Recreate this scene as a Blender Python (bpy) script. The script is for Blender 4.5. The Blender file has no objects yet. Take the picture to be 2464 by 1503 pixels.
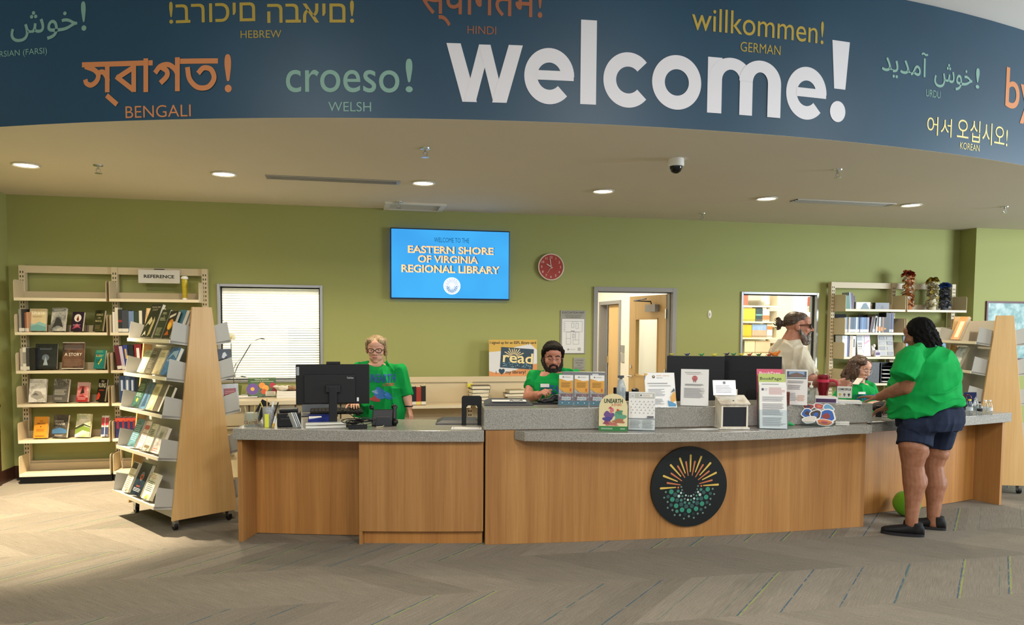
import bpy, math, random
from math import sin, cos, pi, radians, sqrt, atan2, hypot
from mathutils import Vector, Matrix, noise
random.seed(7)
SC = bpy.context.scene
COL = SC.collection
V = Vector
# ------------------------------------------------------------------ camera
FPX, CX, CY, HC = 1800.0, 1232.0, 886.3, 1.66
YAW, PITCH, ROLL = radians(11.851), radians(3.2985), radians(.372)
def _rot():
    a = Matrix(((cos(YAW), -sin(YAW), 0), (sin(YAW), cos(YAW), 0), (0, 0, 1)))
    b = Matrix(((1, 0, 0), (0, 0, -1), (0, 1, 0)))
    p = Matrix(((1, 0, 0), (0, cos(PITCH), -sin(PITCH)), (0, sin(PITCH), cos(PITCH))))
    q = Matrix(((cos(ROLL), -sin(ROLL), 0), (sin(ROLL), cos(ROLL), 0), (0, 0, 1)))
    return q @ p @ b @ a
RR = _rot()
RT = RR.transposed()
EYE = V((0, 0, HC))
RIGHT, UP, FWD = V(RR[0]), -V(RR[1]), V(RR[2])
cam = bpy.data.cameras.new('camera'); cam_ob = bpy.data.objects.new('camera', cam); COL.objects.link(cam_ob)
m4 = Matrix((RIGHT, UP, -FWD)).transposed().to_4x4(); m4.translation = EYE
cam_ob.matrix_world = m4
cam.sensor_width = 36.0; cam.sensor_fit = 'HORIZONTAL'; cam.lens = FPX / 2464 * 36
cam.shift_y = (CY - 751.5) / 2464
cam.clip_start = .05; cam.clip_end = 100
SC.camera = cam_ob
def ray(px, py): return RT @ V(((px - CX) / FPX, (py - CY) / FPX, 1))
def atz(px, py, z): d = ray(px, py); return EYE + d * ((z - HC) / d.z)
def aty(px, py, y): d = ray(px, py); return EYE + d * (y / d.y)
def atd(px, py, d): return EYE + ray(px, py) * d
def depth(p): return (RR @ (V(p) - EYE)).z
# ------------------------------------------------------------------ view, world, lights
SC.view_settings.view_transform = 'Standard'; SC.view_settings.look = 'None'
SC.view_settings.gamma = 1; SC.view_settings.use_curve_mapping = False
SC.view_settings.exposure = 0.84
def lin(c):
    if isinstance(c, str):
        c = c.lstrip('#'); c = [int(c[i:i + 2], 16) / 255 for i in (0, 2, 4)]
    return [x / 12.92 if x <= .04045 else ((x + .055) / 1.055) ** 2.4 for x in c[:3]] + [1.0]
world = bpy.data.worlds.new('lobby_daylight'); SC.world = world; world.use_nodes = True
bg = world.node_tree.nodes['Background']
bg.inputs[0].default_value = (.86, .93, 1.0, 1); bg.inputs[1].default_value = .40
WARM, COOL = (1.0, .84, .61), (.80, .90, 1.0)
def lamp(name, kind, loc, power, color, size=.2, target=None, spot=None, blend=.5, parent=None, size_y=None):
    l = bpy.data.lights.new(name, kind); l.energy = power; l.color = color
    o = bpy.data.objects.new(name, l); COL.objects.link(o); o.location = loc
    if kind == 'AREA':
        l.shape = 'RECTANGLE' if size_y else 'DISK'; l.size = size
        if size_y: l.size_y = size_y
    else: l.shadow_soft_size = size
    if spot: l.spot_size = radians(spot); l.spot_blend = blend
    if target is not None:
        o.rotation_euler = (V(target) - V(loc)).to_track_quat('-Z', 'Y').to_euler()
    return o
# lobby: recessed troffers in the high ceiling in front of the desk and tall glazing on the right
for x, y in ((-2.6, .6), (2.2, .2), (6.6, .6), (-.4, -2.8), (4.6, -2.8)):
    lamp('lobby_ceiling_lamp', 'AREA', (x, y, 4.3), 105, (1.0, .97, .93), 1.2, (x, y, 0))
lamp('entrance_glazing_light', 'AREA', (11.5, 2.5, 2.2), 330, (.82, .93, 1.0), 3.2, (6.0, 7.2, 1.0), size_y=2.8)
# ------------------------------------------------------------------ materials
_mats = {}
def mat(col, rough=.5, metal=0.0, spec=.5, emit=0, trans=0, name=None, alpha=1, ior=1.45, coat=0):
    key = (str(col), rough, metal, spec, emit, trans, alpha, coat)
    if key in _mats: return _mats[key]
    m = bpy.data.materials.new(name or 'paint'); m.use_nodes = True
    b = m.node_tree.nodes['Principled BSDF']; c = lin(col)
    b.inputs['Base Color'].default_value = c
    b.inputs['Roughness'].default_value = rough; b.inputs['Metallic'].default_value = metal
    b.inputs['Specular IOR Level'].default_value = spec
    b.inputs['IOR'].default_value = ior
    if emit: b.inputs['Emission Color'].default_value = c; b.inputs['Emission Strength'].default_value = emit
    if trans: b.inputs['Transmission Weight'].default_value = trans
    if alpha < 1: b.inputs['Alpha'].default_value = alpha
    if coat: b.inputs['Coat Weight'].default_value = coat; b.inputs['Coat Roughness'].default_value = .08
    _mats[key] = m
    return m
class NT:
    def __init__(s, name):
        s.m = bpy.data.materials.new(name); s.m.use_nodes = True; s.t = s.m.node_tree
        s.b = s.t.nodes['Principled BSDF']
    def n(s, kind, **kw):
        x = s.t.nodes.new('ShaderNode' + kind)
        for k, v in kw.items():
            if k.startswith('i_'):
                k = k[2:]; x.inputs[int(k) if k.isdigit() else k.replace('_', ' ')].default_value = v
            else: setattr(x, k, v)
        return x
    def l(s, a, b): s.t.links.new(a, b)
    def math(s, op, a, b=None, c=None):
        x = s.n('Math', operation=op)
        for i, v in enumerate((a, b, c)):
            if v is None: continue
            if hasattr(v, 'is_output'): s.l(v, x.inputs[i])
            else: x.inputs[i].default_value = v
        return x.outputs[0]
    def mix(s, fac, a, b, blend='MIX'):
        x = s.n('MixRGB', blend_type=blend)
        for i, v in enumerate((fac, a, b)):
            if hasattr(v, 'is_output'): s.l(v, x.inputs[i])
            elif i: x.inputs[i].default_value = lin(v) if not (isinstance(v, (list, tuple)) and len(v) == 4) else v
            else: x.inputs[i].default_value = v
        return x.outputs[0]
    def coords(s, out='Object', scale=(1, 1, 1), rot=(0, 0, 0), loc=(0, 0, 0)):
        tc = s.n('TexCoord'); mp = s.n('Mapping')
        mp.inputs['Scale'].default_value = scale; mp.inputs['Rotation'].default_value = rot; mp.inputs['Location'].default_value = loc
        s.l(tc.outputs[out], mp.inputs[0]); return mp.outputs[0]
    def noise(s, vec, scale, detail=3, rough=.55):
        x = s.n('TexNoise'); x.inputs['Scale'].default_value = scale; x.inputs['Detail'].default_value = detail
        x.inputs['Roughness'].default_value = rough; s.l(vec, x.inputs['Vector']); return x.outputs['Fac']
    def ramp(s, fac, stops):
        x = s.n('ValToRGB'); e = x.color_ramp.elements
        while len(e) < len(stops): e.new(.5)
        for el, (p, c) in zip(e, stops): el.position = p; el.color = lin(c)
        s.l(fac, x.inputs[0]); return x.outputs[0]
    def base(s, c): s.l(c, s.b.inputs['Base Color'])
    def bump(s, h, strength=.2, dist=.01):
        x = s.n('Bump'); x.inputs['Strength'].default_value = strength; x.inputs['Distance'].default_value = dist
        s.l(h, x.inputs['Height']); s.l(x.outputs[0], s.b.inputs['Normal'])
    def set(s, **kw):
        for k, v in kw.items(): s.b.inputs[k.replace('_', ' ')].default_value = v
        return s.m
def wood(name, c1, c2, c3, rough=.38, sx=1.0):
    t = NT(name); v = t.coords('Object', (sx * 1, sx * 1, .045))
    a = t.noise(v, 9, 4, .6); b = t.noise(t.coords('Object', (1, 1, .02)), 75, 3, .7)
    f = t.math('ADD', t.math('MULTIPLY', a, .62), t.math('MULTIPLY', b, .38))
    t.base(t.ramp(f, ((.32, c1), (.5, c2), (.68, c3)))); t.bump(b, .06, .002)
    return t.set(Roughness=rough)
def wall_paint(name, c, rough=.7):
    t = NT(name); v = t.coords('Object')
    n = t.noise(v, 160, 2); big = t.noise(v, .9, 2)
    dk = [x * .93 for x in lin(c)[:3]] + [1]
    t.base(t.mix(big, dk, lin(c))); t.bump(n, .08, .002)
    return t.set(Roughness=rough, Specular_IOR_Level=.3)
def noisy(name, c1, c2, scale=8, rough=.3, c3=None, stretch=(1, 1, 1), spec=.5):
    t = NT(name); n = t.noise(t.coords('Object', stretch), scale, 4, .6)
    st = ((.36, c1), (.64, c2)) if c3 is None else ((.34, c1), (.5, c2), (.64, c3))
    t.base(t.ramp(n, st)); return t.set(Roughness=rough, Specular_IOR_Level=spec)
OAK = wood('oak_veneer', '#906233', '#a27340', '#b2834c')
OAKD = wood('oak_veneer_recess', '#946030', '#a8733a', '#b88246')
MAPLE = wood('maple_panel', '#bf9558', '#cba369', '#d6b079', .4, .6)
DOORWOOD = wood('birch_door', '#c79f60', '#d8b378', '#e2c08a', .4, .5)
DARKWOOD = wood('dark_stained_wood', '#2a170e', '#3a2115', '#452a1c', .4)
GREEN = wall_paint('olive_green_paint', '#9da063')
WHITEP = wall_paint('white_paint', '#e6e0d0')
CEIL = wall_paint('ceiling_paint', '#d6cdbc', .8)
NAVY = None
def _navy():
    t = NT('navy_vinyl_wrap'); n = t.noise(t.coords('Object'), 1.2, 2)
    t.base(t.ramp(n, ((.3, '#0d3a52'), (.7, '#10425c'))))
    return t.set(Roughness=.42, Specular_IOR_Level=.5)
NAVY = _navy()
def _stone():
    t = NT('grey_speckled_solid_surface'); v = t.coords('Object')
    a = t.noise(v, 170, 3, .7); b = t.noise(v, 420, 2, .6)
    f = t.math('ADD', t.math('MULTIPLY', a, .55), t.math('MULTIPLY', b, .45))
    t.base(t.ramp(f, ((.38, '#65625b'), (.48, '#8d8a82'), (.56, '#a29f96'), (.66, '#c2bfb6'))))
    return t.set(Roughness=.22)
STONE = _stone()
def _carpet():
    t = NT('chevron_plank_carpet'); tc = t.n('TexCoord'); sp = t.n('SeparateXYZ'); t.l(tc.outputs['Object'], sp.inputs[0])
    x, y = sp.outputs[0], sp.outputs[1]
    yb = t.math('DIVIDE', t.math('SUBTRACT', y, 3.86 - 6.6), .66)
    band = t.math('FLOOR', yb); fy = t.math('SUBTRACT', yb, band)
    par = t.math('MODULO', band, 2.0)                       # 0 -> rising planks, 1 -> falling
    sg = t.math('SUBTRACT', 1.0, t.math('MULTIPLY', par, 2.0))
    u = t.math('SUBTRACT', x, t.math('MULTIPLY', sg, t.math('MULTIPLY', fy, .66)))
    w = t.math('ADD', x, t.math('MULTIPLY', sg, t.math('MULTIPLY', fy, .66)))
    pu = t.math('DIVIDE', t.math('ADD', u, 40.07), .378); pid = t.math('FLOOR', pu); fr = t.math('SUBTRACT', pu, pid)
    cmb = t.n('CombineXYZ'); t.l(pid, cmb.inputs[0]); t.l(band, cmb.inputs[1])
    wn = t.n('TexWhiteNoise', noise_dimensions='2D'); t.l(cmb.outputs[0], wn.inputs['Vector'])
    rnd = wn.outputs['Value']
    sr = t.n('SeparateColor'); t.l(wn.outputs['Color'], sr.inputs[0]); r2, r3 = sr.outputs[1], sr.outputs[2]
    sv = t.n('CombineXYZ'); t.l(t.math('MULTIPLY', u, 1.0), sv.inputs[0]); t.l(t.math('MULTIPLY', w, .03), sv.inputs[1]); t.l(band, sv.inputs[2])
    st = t.noise(sv.outputs[0], 120, 2, .6)
    sv2 = t.n('CombineXYZ'); t.l(u, sv2.inputs[0]); t.l(t.math('MULTIPLY', w, .12), sv2.inputs[1]); t.l(band, sv2.inputs[2])
    st2 = t.noise(sv2.outputs[0], 420, 2, .7)
    fine = t.noise(tc.outputs['Object'], 330, 2, .7)
    f = t.math('ADD', t.math('MULTIPLY', st, .2), t.math('MULTIPLY', st2, .4))
    f = t.math('ADD', f, t.math('MULTIPLY', fine, .4))
    f = t.math('ADD', f, t.math('MULTIPLY', t.math('SUBTRACT', rnd, .5), .07))
    col = t.ramp(f, ((.34, '#564f46'), (.46, '#756e62'), (.55, '#898174'), (.66, '#a39a8b')))
    def line(lo, wd, r, thr):
        c = t.math('ADD', lo, t.math('MULTIPLY', r, .5))
        d = t.math('ABSOLUTE', t.math('SUBTRACT', fr, c))
        on = t.math('LESS_THAN', d, wd)
        return t.math('MULTIPLY', t.math('MULTIPLY', on, t.math('GREATER_THAN', r, thr)), t.math('SUBTRACT', 1.0, t.math('MULTIPLY', par, .85)))
    brk = t.math('GREATER_THAN', t.noise(sv2.outputs[0], 60, 2), .43)
    col = t.mix(t.math('MULTIPLY', t.math('MULTIPLY', line(.2, .016, r2, .3), brk), .85), col, '#39586a')
    col = t.mix(t.math('MULTIPLY', t.math('MULTIPLY', line(.245, .017, r2, .55), brk), .7), col, '#8f9a4e')
    col = t.mix(t.math('MULTIPLY', t.math('MULTIPLY', line(.05, .012, r3, .5), brk), .6), col, '#4d6a62')
    t.base(col); t.bump(t.math('ADD', fine, st2), .5, .004)
    return t.set(Roughness=.95, Specular_IOR_Level=.1)
CARPET = _carpet()
PUTTY = mat('#c9b998', .45, name='putty_enamel_steel')
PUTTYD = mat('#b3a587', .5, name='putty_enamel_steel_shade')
GREYM = mat('#8f8d88', .45, .0, name='grey_door_frame_paint')
ALU = mat('#a9abad', .35, .6, name='aluminium')
BLACK = mat('#0b0c0e', .4, name='black_plastic')
BLACKM = mat('#101113', .65, name='black_matte')
DGREY = mat('#2c2e33', .5, name='dark_grey_plastic')
WHITE = mat('#ecebe6', .5, name='white_plastic')
PAPER = mat('#e9e8e4', .8, name='paper')
PAGES = mat('#d9cfb4', .85, name='page_edges')
INK = mat('#1b1b1d', .6, name='black_ink')
INKG = mat('#8c8c8e', .7, name='grey_ink')
CHROME = mat('#c9cbcc', .2, 1, name='chrome')
GREYCART = mat('#b0ada2', .5, name='grey_cart_enamel')
TEAL = mat('#2f6f75', .6)
def acrylic():
    t = NT('clear_acrylic'); b = t.b
    tr = t.n('BsdfTransparent'); tr.inputs[0].default_value = (.93, .96, .97, 1)
    gl = t.n('BsdfGlossy'); gl.inputs['Roughness'].default_value = .05
    mx = t.n('MixShader'); mx.inputs[0].default_value = .06; t.l(tr.outputs[0], mx.inputs[1]); t.l(gl.outputs[0], mx.inputs[2])
    t.l(mx.outputs[0], t.t.nodes['Material Output'].inputs['Surface'])
    return t.m
ACRYL = acrylic()
def skin(name, c, c2):
    t = NT(name); n = t.noise(t.coords('Object'), 22, 3)
    t.base(t.ramp(n, ((.35, c2), (.65, c))))
    return t.set(Roughness=.5, Specular_IOR_Level=.35)
def cloth(name, c, c2, scale=260):
    t = NT(name); v = t.coords('Object'); n = t.noise(v, scale, 2); b = t.noise(v, 7, 3)
    t.base(t.ramp(b, ((.35, c2), (.65, c)))); t.bump(n, .25, .002)
    return t.set(Roughness=.85, Specular_IOR_Level=.15)
# ------------------------------------------------------------------ mesh builder
_txt = {}
def glyphs(s, off=0.0, res=3):
    k = (s, off, res)
    if k not in _txt:
        c = bpy.data.curves.new('t', 'FONT'); c.body = s; c.size = 1; c.offset = off; c.resolution_u = res; c.fill_mode = 'FRONT'
        o = bpy.data.objects.new('t', c); m = bpy.data.meshes.new_from_object(o)
        vs = [(v.co.x, v.co.y) for v in m.vertices]; fs = [tuple(p.vertices) for p in m.polygons]
        bpy.data.objects.remove(o); bpy.data.curves.remove(c); bpy.data.meshes.remove(m)
        xs = [v[0] for v in vs] or [0]; ys = [v[1] for v in vs] or [0]
        _txt[k] = (vs, fs, (min(xs), min(ys), max(xs), max(ys)))
    return _txt[k]
def thicken(vs, fs, w):
    """heavier weight: a flat rounded stroke of half width w along every outline edge"""
    cnt = {}
    for f in fs:
        for i in range(len(f)):
            e = (f[i], f[(i + 1) % len(f)]); cnt[tuple(sorted(e))] = cnt.get(tuple(sorted(e)), 0) + 1
    vs, fs = list(vs), list(fs); done = set()
    for (i, j), c in cnt.items():
        if c > 1: continue
        a, b = V(vs[i]), V(vs[j]); d = b - a
        if d.length < 1e-6: continue
        nn = V((-d.y, d.x)).normalized() * w; o = len(vs)
        vs += [tuple(a + nn), tuple(a - nn), tuple(b - nn), tuple(b + nn)]; fs.append((o, o + 1, o + 2, o + 3))
        for k in (i, j):
            if k in done: continue
            done.add(k); o = len(vs); p = vs[k]
            vs += [(p[0] + w * cos(2 * pi * q / 12), p[1] + w * sin(2 * pi * q / 12)) for q in range(12)]; fs.append(tuple(range(o, o + 12)))
    return vs, fs
class MB:
    def __init__(s, M=None): s.v, s.f, s.m, s.mats, s.M = [], [], [], [], M
    def slot(s, m):
        if m not in s.mats: s.mats.append(m)
        return s.mats.index(m)
    def add(s, vs, fs, m, M=None):
        o = len(s.v); k = s.slot(m)
        for p in vs:
            p = V(p)
            if M is not None: p = M @ p
            if s.M is not None: p = s.M @ p
            s.v.append(p)
        for f in fs: s.f.append([o + i for i in f]); s.m.append(k)
        return s
    def box(s, x0, y0, z0, x1, y1, z1, m, M=None):
        vs = [(x, y, z) for x in (x0, x1) for y in (y0, y1) for z in (z0, z1)]
        return s.add(vs, [(0, 1, 3, 2), (4, 6, 7, 5), (0, 4, 5, 1), (2, 3, 7, 6), (0, 2, 6, 4), (1, 5, 7, 3)], m, M)
    def cbox(s, c, d, m, M=None):
        return s.box(c[0] - d[0] / 2, c[1] - d[1] / 2, c[2] - d[2] / 2, c[0] + d[0] / 2, c[1] + d[1] / 2, c[2] + d[2] / 2, m, M)
    def prism(s, poly, z0, z1, m, M=None, m_top=None):
        """poly in xy, extruded in z"""
        n = len(poly)
        a = sum(poly[i][0] * poly[(i + 1) % n][1] - poly[(i + 1) % n][0] * poly[i][1] for i in range(n))
        if a < 0: poly = poly[::-1]
        vs = [(x, y, z0) for x, y in poly] + [(x, y, z1) for x, y in poly]
        s.add(vs, [tuple(range(n - 1, -1, -1)), tuple(range(n, 2 * n))] + [(i, (i + 1) % n, n + (i + 1) % n, n + i) for i in range(n)], m, M)
        return s
    def prismy(s, poly, y0, y1, m, M=None):
        """poly in xz, extruded in y"""
        T = Matrix(((1, 0, 0, 0), (0, 0, 1, 0), (0, 1, 0, 0), (0, 0, 0, 1)))
        n = len(poly)
        a = sum(poly[i][0] * poly[(i + 1) % n][1] - poly[(i + 1) % n][0] * poly[i][1] for i in range(n))
        if a < 0: poly = poly[::-1]
        vs = [(x, y0, z) for x, z in poly] + [(x, y1, z) for x, z in poly]
        if y1 < y0: vs = vs[n:] + vs[:n]
        return s.add(vs, [tuple(range(n)), tuple(range(2 * n - 1, n - 1, -1))] + [(i, n + i, n + (i + 1) % n, (i + 1) % n) for i in range(n)], m, M)
    def rings(s, rings, m, M=None, cap=True, closed=False):
        n = len(rings[0]); vs = [p for r in rings for p in r]; fs = []
        R_ = len(rings)
        for j in range(R_ if closed else R_ - 1):
            a, b = j * n, ((j + 1) % R_) * n
            for i in range(n): fs.append((a + i, a + (i + 1) % n, b + (i + 1) % n, b + i))
        if cap and not closed: fs += [tuple(range(n - 1, -1, -1)), tuple(range((R_ - 1) * n, R_ * n))]
        return s.add(vs, fs, m, M)
    def lathe(s, prof, m, M=None, n=20, c=(0, 0, 0)):
        return s.rings([[(c[0] + r * cos(2 * pi * i / n), c[1] + r * sin(2 * pi * i / n), c[2] + z) for i in range(n)] for r, z in prof], m, M)
    def cyl(s, p0, p1, r, m, M=None, n=14, r1=None):
        p0, p1 = V(p0), V(p1); q = (p1 - p0).to_track_quat('Z', 'Y'); L = (p1 - p0).length; r1 = r if r1 is None else r1
        T = Matrix.Translation(p0) @ q.to_matrix().to_4x4()
        return s.lathe([(r, 0), (r1, L)], m, T if M is None else M @ T, n)
    def tube(s, pts, r, m, M=None, n=7, closed=False):
        pts = [V(p) for p in pts]; N = len(pts); rg = []; up = None
        for i, p in enumerate(pts):
            if closed: t = pts[(i + 1) % N] - pts[i - 1]
            else: t = pts[min(i + 1, N - 1)] - pts[max(i - 1, 0)]
            t.normalize()
            if up is None: up = t.orthogonal()
            up = (up - t * up.dot(t)).normalized(); b = t.cross(up)
            rr = r[i] if isinstance(r, (list, tuple)) else r
            rg.append([p + (up * cos(2 * pi * k / n) + b * sin(2 * pi * k / n)) * rr for k in range(n)])
        return s.rings(rg, m, M, True, closed)
    def sph(s, c, r, m, M=None, nu=16, nv=10):
        if not isinstance(r, (list, tuple)): r = (r, r, r)
        rg = []
        for j in range(1, nv):
            a = pi * j / nv
            rg.append([(c[0] + r[0] * sin(a) * cos(2 * pi * i / nu), c[1] + r[1] * sin(a) * sin(2 * pi * i / nu), c[2] - r[2] * cos(a)) for i in range(nu)])
        vs = [p for g in rg for p in g] + [(c[0], c[1], c[2] - r[2]), (c[0], c[1], c[2] + r[2])]
        fs = []; n = nu
        for j in range(nv - 2):
            for i in range(n): fs.append((j * n + i, j * n + (i + 1) % n, (j + 1) * n + (i + 1) % n, (j + 1) * n + i))
        b, t = len(vs) - 2, len(vs) - 1
        for i in range(n): fs += [(b, (i + 1) % n, i), (t, (nv - 2) * n + i, (nv - 2) * n + (i + 1) % n)]
        return s.add(vs, fs, m, M)
    def disc(s, x, z, r, y, m, M=None, n=20):
        """disc in the xz plane facing -y"""
        return s.add([(x + r * cos(2 * pi * i / n), y, z + r * sin(2 * pi * i / n)) for i in range(n)], [tuple(range(n))], m, M)
    def rect(s, x0, z0, x1, z1, y, m, M=None):
        return s.add([(x0, y, z0), (x1, y, z0), (x1, y, z1), (x0, y, z1)], [(0, 1, 2, 3)], m, M)
    def poly(s, pts, y, m, M=None):
        n = len(pts); a = sum(pts[i][0] * pts[(i + 1) % n][1] - pts[(i + 1) % n][0] * pts[i][1] for i in range(n))
        if a < 0: pts = pts[::-1]
        return s.add([(x, y, z) for x, z in pts], [tuple(range(n))], m, M)
    def text(s, str_, x, z, h, m, y=0.0, M=None, al='c', fit=None, off=0.0, res=2, slant=0.0):
        """ink box height h (or width fit) ; x,z = bottom of the ink box at left / centre / right; faces -y"""
        vs, fs, (a, b, c, d) = glyphs(str_, off, res)
        if not fs: return s
        k = h / max(d - b, .01); kx = k
        if fit: kx = fit / (c - a)
        w = (c - a) * kx; x0 = {'l': x, 'c': x - w / 2, 'r': x - w}[al]
        return s.add([(x0 + (p - a) * kx + slant * (q - b) * k, y, z + (q - b) * k) for p, q in vs], fs, m, M)
    def lines(s, x0, z0, x1, z1, n, m, y, M=None, fill=.34, seed=0, ragged=.25):
        """rows of grey print standing for body text too small to read"""
        rg = random.Random(seed); n = int(n * 1.5 + .5); dz = (z1 - z0) / n
        for i in range(n):
            zz = z1 - (i + .5) * dz; e = x1 - rg.random() * ragged * (x1 - x0)
            s.rect(x0, zz - dz * fill / 2, e, zz + dz * fill / 2, y, m, M)
        return s
    def build(s, name, parent=None, smooth=False, bevel=0, seg=2):
        me = bpy.data.meshes.new(name); me.from_pydata([tuple(p) for p in s.v], [], s.f)
        for m in s.mats: me.materials.append(m)
        me.polygons.foreach_set('material_index', s.m)
        if smooth:
            me.polygons.foreach_set('use_smooth', [True] * len(me.polygons)); me.set_sharp_from_angle(angle=radians(40))
        me.update()
        o = bpy.data.objects.new(name, me); COL.objects.link(o)
        if parent is not None: o.parent = parent
        if bevel:
            b = o.modifiers.new('edge', 'BEVEL'); b.width = bevel; b.segments = seg; b.limit_method = 'ANGLE'
        return o
def tag(o, label=None, cat=None, group=None, kind=None):
    if label: o['label'] = label
    if cat: o['category'] = cat
    if group: o['group'] = group
    if kind: o['kind'] = kind
    return o
def thing(name, label, cat, loc=(0, 0, 0), rz=0, group=None, M=None):
    o = bpy.data.objects.new(name, None); COL.objects.link(o); o.empty_display_size = .1
    if M is not None: o.matrix_world = M
    else: o.location = loc; o.rotation_euler = (0, 0, rz)
    return tag(o, label, cat, group)
def struct(mb, name, parent=None, **kw):
    o = mb.build(name, parent, **kw)
    if parent is None: o['kind'] = 'structure'
    return o
def facing(p, c): return atan2(p[0] - c[0], c[1] - p[1])
ORD = ['first', 'second', 'third', 'fourth', 'fifth', 'sixth', 'seventh', 'eighth', 'ninth', 'tenth', 'eleventh', 'twelfth',
       'thirteenth', 'fourteenth', 'fifteenth', 'sixteenth', 'seventeenth', 'eighteenth', 'nineteenth', 'twentieth',
       'twenty-first', 'twenty-second', 'twenty-third', 'twenty-fourth', 'twenty-fifth', 'twenty-sixth', 'twenty-seventh', 'twenty-eighth']
# ------------------------------------------------------------------ the setting
YW, ZC = 8.806, 2.99
SCX, SCY, SR = 2.306, 15.954, 11.169                       # centre and radius of the curved soffit
def sarc(phi, r): return (SCX + r * sin(phi), SCY - r * cos(phi))
struct(MB().box(-9, -7, -.1, 14, 17, 0, CARPET), 'floor')
PH = [-.86 + 1.72 * i / 60 for i in range(61)]
arc = [sarc(p, SR + .003) for p in PH]
struct(MB().prism(arc + [(13, YW + .12), (-6.3, YW + .12)], ZC, ZC + .1, CEIL), 'ceiling')
# curved soffit wall, navy wrap up to 4.05 m, pale paint above
mb = MB(); pale = wall_paint('pale_grey_paint', '#b9b6b0')
n = len(arc); back = [sarc(p, SR - .12) for p in PH]
def band(mb, r0, r1, z0, z1, m):
    a = [sarc(p, r1) for p in PH]; b = [sarc(p, r0) for p in PH]
    rg = [[(a[i][0], a[i][1], z0), (a[i][0], a[i][1], z1), (b[i][0], b[i][1], z1), (b[i][0], b[i][1], z0)] for i in range(len(PH))]
    mb.rings(rg, m)
band(mb, SR - .1, SR + .0045, ZC + .001, 4.05, NAVY)
soffit = struct(mb, 'wall_soffit', smooth=True)
mb = MB(); band(mb, SR - .22, SR - .1, 4.0, 4.62, pale); struct(mb, 'wall_upper', smooth=True)
struct(MB().box(-9, -7, 4.6, 14, 8, 4.7, wall_paint('lobby_ceiling_paint', '#cfcbc2')), 'ceiling_lobby')
# soffit lettering --------------------------------------------------
MINT, GOLD, ORNG = mat('#7fa79a', .5), mat('#b39a3e', .5), mat('#cf8450', .5)
GOLDL, ORND, WLET = mat('#e6d68a', .5), mat('#9a5b3c', .5), mat('#dcdbe0', .5)
def on_soffit(px, py):
    d = ray(px, py); a = d.x ** 2 + d.y ** 2; b = -2 * (d.x * SCX + d.y * SCY); c = SCX ** 2 + SCY ** 2 - (SR + .006) ** 2
    t = (-b - sqrt(b * b - 4 * a * c)) / (2 * a); p = EYE + d * t
    return atan2(p.x - SCX, SCY - p.y) * (SR + .006), p.z
def word(s, left, right, top, bottom, m, off=0.0, natural=False, bold=0.0):
    vs, fs, (a, b, c, d) = glyphs(s, off, 6)
    s0 = on_soffit(*left)[0]; z1 = on_soffit(*top)[1]; z0 = on_soffit(*bottom)[1]
    if bold:
        vs, fs = thicken(vs, fs, bold); xs, ys = [v[0] for v in vs], [v[1] for v in vs]; a, b, c, d = min(xs), min(ys), max(xs), max(ys)
    k = (z1 - z0) / (d - b); kx = k if natural else (on_soffit(*right)[0] - s0) / (c - a)
    bm_v, r = [], SR + .006
    for x, y in vs:
        ph = (s0 + (x - a) * kx) / r; bm_v.append((*sarc(ph, r), z0 + (y - b) * k))
    MB().add(bm_v, fs, m).build('lettering', soffit)
word('\uFEB5\uFEEE\uFEA7', (25, 70), (186, 50), (160, 20), (48, 101), MINT, .006)
word('!', (196, 70), (208, 70), (203, 3), (202, 74), MINT, .006)
word('PERSIAN (FARSI)', (-20, 130), (113, 125), (60, 118), (60, 137), MINT)
word('!ברוכים', (407, 30), (614, 28), (413, 4), (415, 57), GOLD, .006)
word('הבאים!', (643, 30), (852, 28), (845, 1), (843, 55), GOLD, .006)
word('HEBREW', (579, 82), (677, 82), (628, 73), (628, 91), GOLD, -.005)
word('स्वागतम!', (1012, 20), (1305, 20), (1298, -34), (1070, 63), ORND, .006)
word('HINDI', (1125, 72), (1194, 72), (1160, 63), (1160, 82), ORND, -.005)
def stroke(pts, m, w=.0165, k=1.987, curve=True, lift=0.0):
    """brush stroke of even width on the soffit through points measured on the sign"""
    p = [V(on_soffit(x / k, y / k)) for x, y in pts]; r = SR + .006 + lift
    if curve and len(p) > 2:
        e = [p[0] * 2 - p[1]] + p + [p[-1] * 2 - p[-2]]; q = []
        for i in range(1, len(e) - 2):
            for j in range(6):
                t = j / 6; a, b, c, d = e[i - 1:i + 3]; q.append(.5 * ((2 * b) + (c - a) * t + (2 * a - 5 * b + 4 * c - d) * t * t + (3 * b - a - 3 * c + d) * t ** 3))
        p = q + [p[-1]]
    elif len(p) == 2: p = [p[0].lerp(p[1], i / 4) for i in range(5)]
    vs = []
    for i in range(len(p)):
        d = (p[min(i + 1, len(p) - 1)] - p[max(i - 1, 0)]).normalized(); nn = V((-d.y, d.x)) * w
        for q in (p[i] + nn, p[i] - nn): vs.append((*sarc(q.x / r, r), q.y))
    return vs, [(2 * i, 2 * i + 1, 2 * i + 3, 2 * i + 2) for i in range(len(p) - 1)]
bn = MB()
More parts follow.
